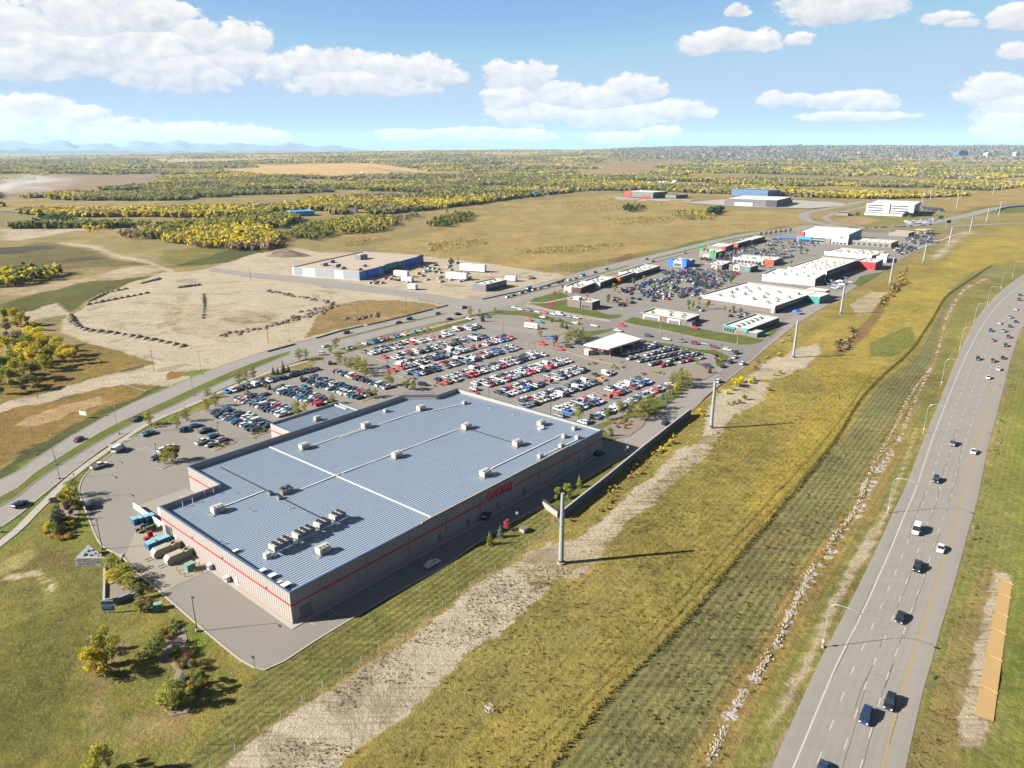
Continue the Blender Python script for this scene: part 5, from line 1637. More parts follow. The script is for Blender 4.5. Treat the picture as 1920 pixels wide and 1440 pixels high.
b6.panel('S',1,b6.L-1,0.4,3.0,M_TGLASS,'glass_front',0.2)
b6.units(4,'small rooftop unit on the grey avenue shop',0.45,12)
b7=Bld('orange_shop','avenue shop with an orange corner tower','shop',Z2(775,536),Z2(918,486),Z2(735,528),vtop=420+482/4.8,wall=[M_DGREY,M_ORANGE,M_TAN,M_TAN])
b7.panel('S',0.2,5,0.1,b7.h,M_ORANGE,'orange_corner',0.4)
b7.panel('S',6,b7.L-1,0.4,3.0,M_TGLASS,'glass_front',0.2)
b8=Bld('long_avenue_shop','long white-roofed avenue shop row with shaded glass front','shop',Z2(925,488),Z2(1140,415),Z2(795,462),vtop=420+446/4.8,wall=[M_DGREY,M_LTPANEL,M_TAN,M_TAN])
for k in range(8):b8.panel('S',1+k*(b8.L-2)/8,0.6+(k+1)*(b8.L-2)/8,0.4,b8.h-1.5,M_TGLASS,'glass_bay',0.2)
b8.units(9,'small rooftop unit on the long avenue shop row',0.45,13)
b9=Bld('bank','small white bank with bright blue corner blocks beside the avenue','bank',Z2(1372,392),Z2(1450,368),Z2(1212,376),vtop=420+340/4.8,wall=[M_BBLUE,M_LTPANEL,M_TAN,M_TAN])
b9.wing(-0.4,7,-0.4,4,b9.h+1.6,M_BBLUE,M_BBLUE,'blue_corner')
b9.wing(-0.4,4,b9.D-5,b9.D+0.4,b9.h+1.2,M_BBLUE,M_BBLUE,'blue_corner')
b9.windows('W',5,b9.D-6,5,0.6,3.2)
b10=Bld('green_sign_shop','pale shop with bright green sign blocks on its roof corners','shop',Z2(1640,310),Z2(1722,285),Z2(1492,296),vtop=420+258/4.8,wall=[M_DGREY,M_TAN,M_TAN,M_TAN])
b10.wing(-0.3,3,2,6,b10.h+1.4,M_SGREEN,M_SGREEN,'green_sign');b10.wing(1,4,b10.D-4,b10.D+0.2,b10.h+3.2,M_SGREEN,M_SGREEN,'green_sign')
b10.windows('W',7,b10.D-5,6,0.6,3.4,M_WHITE)
b11=Bld('taupe_shop','taupe shop with one red lit window facing the middle lot','shop',Z2(1695,415),Z2(1785,380),Z2(1545,400),vtop=420+370/4.8,wall=[M_DGREY,M_TAUPE,M_TAN,M_TAN])
b11.panel('W',b11.D*0.3,b11.D*0.6,0.3,b11.h-0.9,M_WHITE,'white_frame',0.3)
mb=MB();mb.box(-0.4,-0.305,b11.D*0.36,b11.D*0.54,0.8,b11.h-1.6);mb.build('sign',[M_ORANGE],b11.o)
b12=Bld('teal_panel_shop','taupe shop with white framed window and teal panel facing the middle lot','shop',Z3(510,438),Z3(580,420),Z3(318,415),vtop=420+388/4.8,wall=[M_DGREY,M_TAUPE,M_TAN,M_TAN])
b12.panel('W',1,b12.D*0.25,0.5,b12.h-0.5,M_TEAL,'teal_panel',0.3);b12.panel('W',b12.D*0.5,b12.D*0.78,0.3,b12.h-0.6,M_WHITE,'white_frame',0.3)
mb=MB();mb.box(-0.4,-0.305,b12.D*0.54,b12.D*0.74,0.8,b12.h-1.4);mb.build('window',[M_GLASS],b12.o)
for b_,sd in((b9,21),(b10,22),(b11,23),(b12,24)):
 b_.units(4,'small rooftop unit on the '+' '.join(b_.o['label'].split()[:5]),0.45,sd)
b14=Bld('orange_end_strip','pale shop strip with an orange end behind the taupe shops','shop',Z3(722,378),Z3(790,348),Z3(335,352),vtop=420+330/4.8,wall=[M_DGREY,M_LTPANEL,M_TAN,M_TAN])
b14.panel('W',0.1,b14.D*0.24,0.1,b14.h+0.6,M_ORANGE,'orange_end',0.4)
b14.windows('W',b14.D*0.28,b14.D-1,8,0.5,3.0)
b14.units(5,'small rooftop unit on the orange ended strip',0.45,25)
b13=Bld('crimson_shop','avenue shop with a crimson corner past the bank','shop',Z3(288,248),Z3(362,222),Z3(155,225),vtop=420+205/4.8,wall=[M_DGREY,M_TAN,M_TAN,M_TAN])
b13.panel('W',0,b13.D*0.2,0.1,b13.h,M_CRIM,'crimson_front',0.4);b13.panel('S',0.1,b13.L*0.4,1.5,b13.h-0.1,M_CRIM,'crimson_side',0.3)
b13b=Bld('orange_corner_shop','avenue shop with an orange corner past the crimson shop','shop',Z3(400,216),Z3(512,184),Z3(345,206),vtop=420+172/4.8,wall=[M_DGREY,M_ORANGE,M_TAN,M_TAN])
b13c=Bld('grey_end_shop','grey white-roofed shop last in the avenue row','shop',Z3(525,184),Z3(640,152),Z3(460,165),vtop=420+142/4.8,wall=[M_DGREY,M_LTPANEL,M_TAN,M_TAN])
b15=Bld('cinema','large white cinema with orange and blue entrance end','cinema',Z3(1388,188),Z3(1508,128),Z3(905,165),vtop=420+96/4.8,wall=[M_SHEDROOF,M_WHITE,M_TAN,M_TAN],cap=M_WHITE)  # sunless side of the white cinema painted blue as shade
D=b15.D
b15.panel('W',D*0.86,D-0.1,0.1,b15.h+0.3,M_ORANGE,'orange_tower',1.4)
b15.panel('W',D*0.7,D*0.98,0.1,b15.h*0.55,M_CBLUE,'blue_entrance',2.2)
mb=MB();mb.box(-2.35,-2.21,D*0.72,D*0.94,0.2,b15.h*0.3);mb.build('doors',[M_GLASS],b15.o)
b15.panel('W',D*0.44,D*0.69,b15.h*0.08,b15.h*0.5,M_GLASS,'glazed_front',0.6)
b15.panel('W',D*0.44,D*0.69,b15.h*0.28,b15.h*0.34,M_LTPANEL,'canopy',2.0)
b15.panel('W',D*0.33,D*0.44,0.1,b15.h*0.52,M_TAN,'stone_panel',1.0)
b15.windows('W',1,D*0.3,4,0.3,b15.h*0.2)
b15.panel('W',D*0.11,D*0.155,b15.h*0.58,b15.h*0.8,M_GREY,'wall_emblem',0.12)
b15.panel('W',D*0.01,D*0.28,b15.h*0.42,b15.h*0.46,M_GREY,'trim_band',0.1)
b16=Bld('tan_strip','tan strip with square windows and an orange end beside the cinema','shop',Z3(1775,214),Z3(1838,190),Z3(1415,180),vtop=420+172/4.8,wall=[M_MAROON,M_TAN,M_TAN,M_TAN])
b16.panel('S',0.2,b16.L-0.2,0.2,b16.h-0.2,M_ORANGE,'orange_end',0.3)
b16.windows('W',2,b16.D-2,7,0.5,3.6,M_GLASS,0.4)
b16.units(7,'small rooftop unit on the tan strip beside the cinema',0.45,27)
for s0,s1 in((0,1),):
 o=empty('blue_awning',(*G2(Z3(740,130)),0),b15.rz+math.pi/2,'long blue awning at the end of the avenue row','awning')
 mb=MB();mb.box(-28,0,-3,3,2.6,3.4);mb.build('cover',[M_BBLUE],o)
 for x in(-27.5,-14,-0.5):
  mb=MB();mb.box(x,x+0.2,-2.8,-2.6,0,2.6);mb.build('post',[M_STEEL],o)
fa=G(1142,645,5.2);fb=G(1202,624,5.2);fd=G(1094,641,5.2)
ca,cb_,cc_,cd_=(G(*p,5.6)for p in((1142,654),(1204,635),(1160,623),(1094,646)))
fo=empty('fuel_canopy',(ca.x,ca.y,0),0,'broad flat white fuel station canopy on posts','canopy')
q=[(p.x-ca.x,p.y-ca.y)for p in(ca,cb_,cc_,cd_)]
mb=MB();mb.prism(q,4.7,5.6);mb.build('deck',[M_WHITE],fo)
mb=MB();qq=inset(q if sum(q[i][0]*q[(i+1)%4][1]-q[(i+1)%4][0]*q[i][1]for i in range(4))>0 else q[::-1],-0.06)
for i in range(4):
 inn_=inset(qq,0.05)
 mb.prism([qq[i],qq[(i+1)%4],inn_[(i+1)%4],inn_[i]],4.62,5.0)
mb.build('red_fascia',[M_RED],fo)
cen=Vector((sum(p[0]for p in q)/4,sum(p[1]for p in q)/4))
for i in range(4):
 for f in(0.3,0.72):
  for t_ in(0.0,0.45):
   p=Vector(q[i]).lerp(Vector(q[(i+1)%4]),t_).lerp(cen,1-f)
   mb=MB();mb.box(p.x-0.25,p.x+0.25,p.y-0.25,p.y+0.25,0.0,4.7);mb.build('post',[M_WHITE],fo)
   mb=MB();mb.box(p.x-0.5,p.x+0.5,p.y+0.4,p.y+1.2,0.0,2.2);mb.build('pump',[M_RED],fo)
kg=G(1108,664)
o=empty('fuel_kiosk',(kg.x,kg.y,0),0.6,'small white equipment hut beside the fuel canopy','kiosk')
mb=MB();mb.box(-3.5,3.5,-1.8,1.8,0,2.8);mb.build('wall',[M_LTPANEL],o)
mb=MB();mb.box(-3.7,3.7,-2,2,2.8,3.0);mb.build('roof',[M_ROOFW],o)
mb=MB();mb.box(-3.2,-2.2,-1.9,-1.81,0.1,2.2);mb.build('door',[M_GREY],o)
Y6=lambda x,y,z=0.0:(540+x/6,460+y/6,z)
ws=Bld('blue_front_store','very large tan-roofed store with white panelled side and bright blue front','store',Y6(805,396),Y6(1525,196),Y6(82,328),vtop=460+300/6,wall=[M_CBLUE,M_WHITE,M_TAN,M_TAN],roof=M_ROOFT)
rr=random.Random(4);s=0.5
while s<ws.D-4:
 w=rr.uniform(4,10)
 if rr.random()<0.5:
  ws.panel('W',s,min(s+w,ws.D-0.5),0.4,ws.h-0.2,M_STRIPEG,'grey_panel',0.12)
 s+=w
for f0,f1,m,z1 in((0.1,0.27,M_BBLUE,1.0),(0.27,0.3,M_STRIPEG,1.08),(0.36,0.56,M_TEAL,1.12),(0.58,0.6,M_STRIPEG,1.1),(0.64,0.66,M_STRIPEG,1.1),(0.70,0.9,M_BBLUE,1.05),(0.9,0.99,M_SHEDROOF,1.15)):
 ws.panel('S',ws.L*f0,ws.L*f1,0.3,ws.h*z1,m,'front_panel',0.8)
ws.panel('S',ws.L*0.36,ws.L*0.6,0.3,ws.h*0.5,M_GLASS,'entrance_glass',1.0)
for k,(x,y,s_,l)in enumerate(((0.62,0.62,1.9,'big silver plant enclosure on the tan store roof'),(0.35,0.80,1.0,'silver roof unit near the back of the tan roof'),(0.18,0.72,1.1,'silver roof unit at the side of the tan roof'),(0.16,0.5,1.2,'long silver roof unit nearest the white side wall'),(0.1,0.35,0.9,'roof unit above the white side wall'),(0.28,0.22,0.8,'small roof unit near the blue front'),(0.1,0.1,0.8,'roof unit at the near corner of the tan roof'))):
 o=empty('rooftop_unit',ws.W(ws.L*x,ws.D*y,ws.h-0.6),ws.rz,l,'rooftop unit')
 mb=MB();mb.box(-3.2*s_,3.2*s_,-1.7*s_,1.7*s_,0.05,2.2*s_);mb.build('cabinet',[M_GALV],o)
 mb=MB();mb.box(-2.4*s_,2.4*s_,-0.8*s_,0.8*s_,2.2*s_,2.5*s_);mb.build('fan_deck',[M_LTPANEL],o)
gb=Bld('grey_block_building','small flat-roofed grey building beside the avenue with shaded blue front','building',(911,547),(950,537),(889,543),vtop=534,wall=[M_CAP,M_GREY,M_TAN,M_TAN])  # blue of the front wall is painted shade
gb.panel('S',2,gb.L-2,1.0,gb.h-1.2,M_TGLASS,'glass_front',0.2)
gb.units(3,'small rooftop unit on the grey avenue building',0.45,31)
P9=lambda x,y,z=0.0:(1160+x/4.174,330+y/4.174,z)
ar_=Bld('arena','grey sports arena with bright white sloping roof','arena',P9(1235,244),P9(1345,215),P9(835,226),vtop=330+190/4.174,wall=[M_DGREY,M_GREY,M_TAN,M_TAN])
ar_.panel('W',ar_.D*0.45,ar_.D*0.8,0.2,ar_.h*0.5,M_LTPANEL,'pale_gable',1.0)
ar_.wing(ar_.L+0.3,ar_.L+26,2,ar_.D*0.35,ar_.h*0.6,M_DGREY,M_WHITE,'entrance_wing')
ar_.panel('W',0.1,ar_.D*0.2,0.1,ar_.h-0.2,M_DGREY,'dark_corner',0.8)
ah=Bld('arena_hall','blue-roofed hall standing behind the white arena roof','hall',P9(1165,165),P9(1258,155),P9(905,150),h=15,wall=[M_SHEDROOF,M_SHEDROOF,M_TAN,M_TAN],roof=M_SHEDROOF)
rb=Bld('red_grey_hall','grey hall with red panels across the golden field','hall',P9(268,174),P9(380,165),P9(100,158),vtop=330+128/4.174,wall=[M_DGREY,M_GREY,M_TAN,M_TAN])
rb.panel('W',rb.D*0.75,rb.D,0.1,rb.h+0.4,M_CRIM,'red_panel',0.8);rb.panel('W',rb.D*0.12,rb.D*0.4,0.1,rb.h*0.45,M_CRIM,'red_panel',0.8);rb.panel('S',rb.L*0.5,rb.L*0.95,0.1,rb.h,M_MAROON,'red_panel',0.5)
rb2=Bld('grey_hall','grey-blue hall with maroon end beside the red panelled hall','hall',P9(448,176),P9(540,168),P9(385,170),vtop=330+150/4.174,wall=[M_MAROON,M_GREY,M_TAN,M_TAN],roof=M_SHEDROOF)
fh=Bld('farm_shed','small red-walled shed at the edge of the woods behind the arena','shed',P9(1508,157),P9(1570,152),P9(1455,152),vtop=330+130/4.174,wall=[M_DGREY,M_MAROON,M_TAN,M_TAN],roof=M_DGREY)
Y7=lambda x,y,z=0.0:(1570+x/6.4,355+y/6.4,z)
of=Bld('office_building','white four-storey office building with dark window bands','office building',Y7(905,325),Y7(985,270),Y7(420,262),vtop=355+190/6.4,wall=[M_SHEDROOF,M_WHITE,M_TAN,M_TAN],cap=M_WHITE)  # blue side wall carries the shade of a white building in its colour
for f0,f1 in((0.12,0.46),(0.64,0.97)):
 for k in range(4):
  of.panel('W',of.D*f0,of.D*f1,of.h*(0.14+0.22*k),of.h*(0.24+0.22*k),M_GLASS,'window_band',0.2)
of.panel('W',of.D*0.5,of.D*0.6,0.2,of.h+3,M_LTPANEL,'stair_tower',2.0)
of.wing(-14,-2.3,of.D*0.2,of.D*1.0,of.h*0.22,M_LTPANEL,M_GREY,'podium')
kb_=Bld('brown_kiosk','small brown flat-roofed building inside the road loop','building',Y7(125,320),Y7(148,300),Y7(0,305),vtop=355+288/6.4,wall=[M_DGREY,M_TAN,M_TAN,M_TAN],roof=M_DGREY)
gs=Bld('cream_station','cream flat-roofed station shop near the far ramp','shop',Y7(850,570),Y7(920,545),Y7(655,540),vtop=355+528/6.4,wall=[M_DGREY,M_TAN,M_TAN,M_TAN],roof=M_ROOFT)
g1=G(*Y7(1050,530)[:2])
o=empty('far_fuel_canopy',(g1.x,g1.y,0),0.5,'cream fuel canopy near the far ramp','canopy')
mb=MB();mb.box(-11,11,-8,8,5,5.9);mb.build('deck',[M_ROOFT],o)
for x in(-8,0,8):
 for y in(-5,5):
  mb=MB();mb.box(x-0.3,x+0.3,y-0.3,y+0.3,0,5);mb.build('post',[M_WHITE],o)
cy_=Bld('cyan_hall','bright cyan low hall in the woods on the left plain','hall',(553,406),(590,404),(518,404),vtop=397,wall=[M_CBLUE,M_CBLUE,M_CBLUE,M_CBLUE],roof=M_CBLUE)
wb_=Bld('white_shed','white shed alone in the field left of the golden hill','shed',(668,399),(671,397),(657,398),vtop=391,wall=[M_CAP,M_WHITE,M_WHITE,M_WHITE],roof=M_SHEDROOF)  # one wall coloured blue-grey as the shed's shaded side
ws2=Bld('blue_shed','tiny blue shed at the woods edge above the golden field','shed',(1003,368),(1010,366),(994,367),vtop=361,wall=[M_CBLUE,M_CBLUE,M_CBLUE,M_CBLUE],roof=M_CBLUE)
for(u,v,w,hh,lab)in((1763,414,9,7,'large green overhead road sign at the far ramp'),(1607,405,7,5,'green road sign inside the road loop'),(1800,318,22,9,'green road sign over the distant freeway'),(1712,318,22,9,'green road sign further left over the distant freeway')):
 p=G(u,v)if v>350 else GT(u,v)
 o=empty('green_road_sign',(p.x,p.y,p.z),0.1,lab,'road sign')
 for s in(-1,1):
  mb=MB();mb.box(s*w*0.4-0.2,s*w*0.4+0.2,-0.2,0.2,0,hh);mb.build('post',[M_STEEL],o)
 mb=MB();mb.box(-w/2,w/2,-0.4,-0.21,hh-4 if hh<8 else hh-6,hh+1);mb.build('plate',[M_SGREEN],o)
p=G(1776,430)
o=empty('gantry_sign',(p.x,p.y,0),0.2,'grey message sign on two tall posts before the far ramp','road sign')
for s in(-3.2,3.2):
 mb=MB();mb.box(s-0.25,s+0.25,-0.25,0.25,0,13);mb.build('post',[M_STEEL],o)
mb=MB();mb.box(-3.6,3.6,-0.5,-0.26,9,13);mb.build('panel',[M_DGREY],o)
br_=MB()
bw=spline(wpts([(1868,396),(1880,392),(1900,389),(1960,384)]),6)
br_.kerb([(p.x,p.y)for p in bw],1.2,0,3.2,0);
setp(br_.build('ramp_wall',[M_CONC]),'curved concrete parapet of the ramp at the far right edge','wall')
# ---------------------------------------------------------------- poles and lamps
def monopole(u,v,vtop,label,z=0.0,terrain=False,r=0.74):
 p=GT(u,v)if terrain else G(u,v)
 h=height_at((u,v),vtop)if not terrain else 21.0
 o=empty('transmission_pole',(p.x,p.y,p.z),0,label,'pole')
 mb=MB();mb.tube([(0,0,0),(0,0,0.5)],1.15,0,12);mb.build('footing',[M_CONC],o)
 mb=MB();mb.tube([(0,0,0.5),(0,0,1.1)],r*1.02,0,12);mb.build('base_collar',[M_BLACK],o)
 mb=MB();mb.tube([(0,0,1.1),(0,0,h*0.55)],r,0,12,r*0.87);mb.build('lower_shaft',[M_STEEL],o)
 mb=MB();mb.tube([(0,0,h*0.55-0.1),(0,0,h*0.55+0.1)],r*0.95,0,12);mb.build('joint_ring',[M_GALV],o)
 mb=MB();mb.tube([(0,0,h*0.55+0.1),(0,0,h)],r*0.86,0,12,r*0.66);mb.build('upper_shaft',[M_STEEL],o)
 return o
for u,v,vt,l in((1052,1056,925,'tall bare steel pole nearest the camera beside the wing of the retaining wall'),(1333,802,715,'bare steel pole beside the pale dirt patch, second from the camera'),(1487,670,601,'bare steel pole opposite the skylight strip, third along the corridor'),(1576,588,532,'bare steel pole opposite the teal glass corner, fourth along the corridor'),(1668,533,483,'bare steel pole opposite the red store, fifth along the corridor'),(1731,492,455,'bare steel pole by the end of the service road, sixth along the corridor'),(1779,460,425,'bare steel pole by the gravel path, seventh along the corridor'),(1818,437,407,'bare steel pole past the gravel path, eighth along the corridor'),(1849,417,390,'bare steel pole below the curved ramp wall'),(1872,406,376,'bare steel pole standing on the ramp grass'),(1793,392,366,'bare steel pole on the tan field left of the ramp'),(1729,382,358,'bare steel pole behind the office building'),(1744,374,352,'bare steel pole at the woods behind the office'),(1802,370,350,'bare steel pole at the woods right of the tan field'),(1861,366,345,'bare steel pole at the woods above the ramp'),(1878,358,342,'bare steel pole further back above the ramp'),(1893,353,338,'distant bare steel pole fourth from the frame edge'),(1906,350,334,'distant bare steel pole at the right frame edge')):
 monopole(u,v,vt,l)
def arch_lamp(base,tipdir,h,reach,label,group=None):
 """freeway lamp: straight post that bends over into a long curved arm"""
 o=empty('freeway_lamp',(base.x,base.y,0),math.atan2(tipdir.y,tipdir.x),label,'street lamp',group)
 mb=MB();mb.box(-0.28,0.28,-0.28,0.28,0,0.5);mb.build('footing',[M_CONC],o)
 mb=MB();mb.tube([(0,0,0.5),(0,0,h*0.82)],0.09,0,8,0.07);mb.build('post',[M_STEEL],o)
 pts=[(0,0,h*0.82)]+[(reach*0.32*(1-math.cos(a)),0,h*0.82+h*0.17*math.sin(a))for a in(0.4,0.8,1.2,1.57)]+[(reach*0.7,0,h*0.995),(reach,0,h*0.965)]
 mb=MB();mb.tube(pts,0.06,0,6,0.045);mb.build('arm',[M_STEEL],o)
 mb=MB();mb.box(reach-0.2,reach+0.7,-0.16,0.16,h*0.95,h*0.972);mb.build('lamp_head',[M_GALV],o)
 mb=MB();mb.box(-0.17,0.17,-0.2,0.2,1.5,2.1);mb.build('service_box',[M_WHITE],o)
 return o
names_=['nearest the camera, over the lower lanes','second along the freeway, below the parked van shadow','third along the freeway beside the drain','fourth along the freeway','fifth along the freeway','sixth along the freeway where it bends','seventh along the freeway on the bend','eighth along the freeway past the bend','ninth along the freeway near the frame edge']
for k,(u,v,vt)in enumerate(((1542,1214,1128),(1664,962,893),(1731,812,756),(1764,723,671),(1799,656,612),(1826,605,568),(1851,570,536),(1876,541,509),(1898,520,489))):
 b=G(u,v)
 i=nearest_i(hwl,b.xy)
 d=(hyl[i]-hwl[i]).normalized()
 h=height_at((u,v),vt)
 arch_lamp(b,d,h,6.2,'curved-arm freeway lamp '+names_[k])
def street_lamp(u,v,h,d,label,m=None,reach=2.2,name='street_lamp',group=None):
 b=G(u,v)
 o=empty(name,(b.x,b.y,0),math.atan2(d[1],d[0]),label,'street lamp',group)
 m=m or M_STEEL
 mb=MB();mb.box(-0.3,0.3,-0.3,0.3,0,0.7);mb.build('footing',[M_CONC],o)
 mb=MB();mb.tube([(0,0,0.7),(0,0,h)],0.12,0,6,0.08);mb.build('post',[m],o)
 mb=MB();mb.tube([(0,0,h-0.1),(reach*0.6,0,h+0.35),(reach,0,h+0.35)],0.06,0,5);mb.build('arm',[m],o)
 mb=MB();mb.box(reach-0.2,reach+0.65,-0.18,0.18,h+0.27,h+0.42);mb.build('lamp_head',[m],o)
 return o
for k,(u,v,vt)in enumerate(((68,853,790),(199,779,722),(290,698,655))):
 pass
AVL=[(68,853,790,'avenue lamp in the far verge at the left frame edge'),(199,780,723,'avenue lamp in the far verge past the white hoarding'),(378,702,654,'avenue lamp in the far verge by the dirt road mouth'),(543,640,598,'avenue lamp beside the silt fence by the raw land'),(655,612,574,'avenue lamp at the raw land corner'),(785,586,552,'avenue lamp before the side road'),(105,872,815,'avenue lamp in the median at the left frame edge'),(223,814,761,'avenue lamp in the median past the maroon car'),(363,742,692,'avenue lamp in the median by the dirt road mouth'),(528,680,640,'avenue lamp in the median before the lot entrance'),(667,643,606,'avenue lamp beside the first parking row'),(112,898,850,'avenue lamp at the near kerb above the stone wall'),(3,998,938,'avenue lamp at the near kerb on the frame edge')]
for u,v,vt,l in AVL:
 i=nearest_i(m1,G(u,v).xy)
 d=(m2[i]-m1[i])
 street_lamp(u,v,height_at((u,v),vt),(d.x,d.y),l)
for k,(u,v,vt)in enumerate(((1043,527,498),(1066,516,488),(1137,505,480),(1187,490,464),(1233,480,456),(1277,468,447),(1326,455,432),(1362,446,424),(1400,437,417),(1362+75,430,411))):
 i=nearest_i(m1,G(u,v).xy);d=m2[i]-m1[i]
 street_lamp(u,v,height_at((u,v),vt),(d.x,d.y),'slim far lamp along the avenue beside the golden field',group='lamps along the far avenue')
for k,(u,v,vt,l)in enumerate(((192,1030,973,'dark lot lamp at the kerb by the stone bastion'),(370,1184,1117,'dark lot lamp on the lawn kerb of the loading yard'),(147,934,888,'dark lot lamp among the shrubs at the yard kerb'),(296,867,832,'dark lot lamp on the small island with cars and tree'),(285,808,768,'dark lot lamp at the avenue hedge'),(411,824,792,'dark lot lamp at the near end of the first double row'),(458,740,712,'dark lot lamp at the avenue end of the second double row'),(560,770,743,'dark lot lamp midway in the third double row'),(583,722,697,'dark lot lamp at the fourth double row'),(694,744,718,'dark lot lamp before the annex roof'),(742,653,620,'dark lot lamp in the sunny lot beside the avenue'),(838,628,597,'dark lot lamp above the caravan corner'),(727,690,664,'dark lot lamp at the planted island of the fourth sunny row'),(818,716,692,'dark lot lamp at the near end of the sixth sunny row'),(917,748,722,'dark lot lamp above the bright parapet'),(1032,780,750,'dark lot lamp near the red cart corral'),(1141,726,696,'dark lot lamp beside the white van'),(1029,692,668,'dark lot lamp in the middle of the long rows'),(932,680,655,'dark lot lamp halfway along the sixth row'),(943,629,604,'dark lot lamp near the caravan'))):
 street_lamp(u,v,height_at((u,v),vt),(0.6,-0.8),l,M_BLACK,1.2,'lot_lamp')
for k,(u,v,vt,l)in enumerate(((1237,626,600,'pale street lamp on the lawn opposite the fuel canopy'),(1382,645,627,'pale street lamp on the lawn by the skylight strip'),(1352,676,645,'dark lamp at the queue lot end'),(1278,655,627,'dark lamp at the street by the queue lot'),(1165,606,578,'signal pole lamp at the street corner by the shop strip'),(1094,596,572,'lamp on the corner sidewalk by the drive-through'))):
 street_lamp(u,v,height_at((u,v),vt),(-0.6,-0.8),l,M_STEEL if 'pale' in l or 'signal' in l else M_BLACK,1.8)
M_WOOD=mat('wood_pole',C(96,82,66,.7),0.9,var=0.2,scale=2)
for k,(u,v,vt,l)in enumerate(((289,696,656,'wooden utility pole beside the dirt road'),(503,643,612,'wooden utility pole at the raw land edge'),(71,745,704,'wooden utility pole at the yellow grove'),(470,525,503,'utility pole at the raw land corner behind'),(672,607,577,'utility pole by the soil heaps near the avenue'),(762,588,556,'utility pole in the dry grass before the side road'),(696,538,527,'dark post on the side road by the white wall'))):
 b=G(u,v);h=height_at((u,v),vt)
 o=empty('utility_pole',(b.x,b.y,0),0.4*k,l,'utility pole')
 mb=MB();mb.tube([(0,0,0),(0,0,h)],0.16,0,6,0.1);mb.build('post',[M_WOOD],o)
 mb=MB();mb.box(-1.1,1.1,-0.08,0.08,h-0.8,h-0.6);mb.build('crossarm',[M_WOOD],o)
sfp=spline(wpts([(484,665),(547,648),(600,633),(645,620),(722,603),(790,586),(840,573)]),5)
sfo=empty('silt_fence',(0,0,0),0,'cyan silt fence between avenue verge and raw land','fence')
M_SILT=mat('silt_fabric',C(40,150,170,.7),0.8,var=0.15)
n_=0
for seg in((0.04,0.16),(0.26,0.5),(0.52,0.9),(0.92,1.0)):
 Ls=plen(sfp)
 q=[along(sfp,min(Ls*(seg[0]+(seg[1]-seg[0])*t/14),Ls-0.01))[0]for t in range(15)]
 mb=MB();mb.kerb([(p.x,p.y)for p in q],0.06,0.0,0.8);mb.build('fabric_length',[M_SILT],sfo)
 for p in q[::2]:
  mb=MB();mb.box(p.x-0.06,p.x+0.06,p.y-0.1,p.y-0.04,0,1.1);mb.build('stake',[M_WOOD],sfo)
sf2=spline(wpts([(905,562),(960,550),(1010,540),(1060,524)]),5)
o=empty('silt_fence',(0,0,0),0,'cyan silt fence round the grey block building site','fence')
mb=MB();mb.kerb([(p.x,p.y)for p in sf2],0.06,0,0.8);mb.build('fabric_length',[M_SILT],o)
for p in sf2[::3]:
 mb=MB();mb.box(p.x-0.06,p.x+0.06,p.y-0.1,p.y-0.04,0,1.1);mb.build('stake',[M_WOOD],o)
 # ---------------------------------------------------------------- vehicles
def paint(name,c,metal=0.25):
 m,t,b=new_mat('car_paint_'+name)
 b.inputs['Base Color'].default_value=(*c,1)
 b.inputs['Roughness'].default_value=0.32
 b.inputs['Metallic'].default_value=metal
 b.inputs['Coat Weight'].default_value=0.6
 b.inputs['Coat Roughness'].default_value=0.08
 n=t.noise(t.n('ShaderNodeTexCoord').outputs['Object'],1.3,3.0)
 f=t.m('ADD',0.9,t.m('MULTIPLY',n,0.2))
 t.l(t.mix(1.0,c,t.n('ShaderNodeCombineColor',i_0=f,i_1=f,i_2=f).outputs[0],'MULTIPLY'),b.inputs['Base Color'])
 return m
PAINTS={'white':paint('white',(0.36,0.36,0.355),0.0),'silver':paint('silver',(0.2,0.21,0.22),0.3),'grey':paint('grey',(0.13,0.14,0.15),0.3),'black':paint('black',(0.012,0.012,0.014),0.1),'navy':paint('navy',(0.016,0.03,0.07),0.3),'blue':paint('blue',(0.02,0.13,0.36),0.2),'red':paint('red',(0.42,0.02,0.03),0.1),'maroon':paint('maroon',(0.13,0.014,0.03),0.2),'orange':paint('orange',(0.55,0.14,0.02),0.1),'beige':paint('beige',(0.40,0.34,0.24),0.2),'teal':paint('teal',(0.02,0.12,0.15),0.2)}
M_CGLASS=mat('car_glass',(0.012,0.016,0.02),0.06,var=0.05,spec=0.9,obj=True)
M_TYRE=mat('tyre',(0.012,0.012,0.012),0.85,var=0.1,obj=True)
M_RIM=mat('wheel_rim',(0.38,0.39,0.40),0.35,metal=0.7,var=0.1,obj=True)
M_HEAD=mat('head_lamp',(0.75,0.76,0.78),0.15,var=0.03,obj=True)
M_TAIL=mat('tail_lamp',(0.35,0.01,0.012),0.25,var=0.03,obj=True)
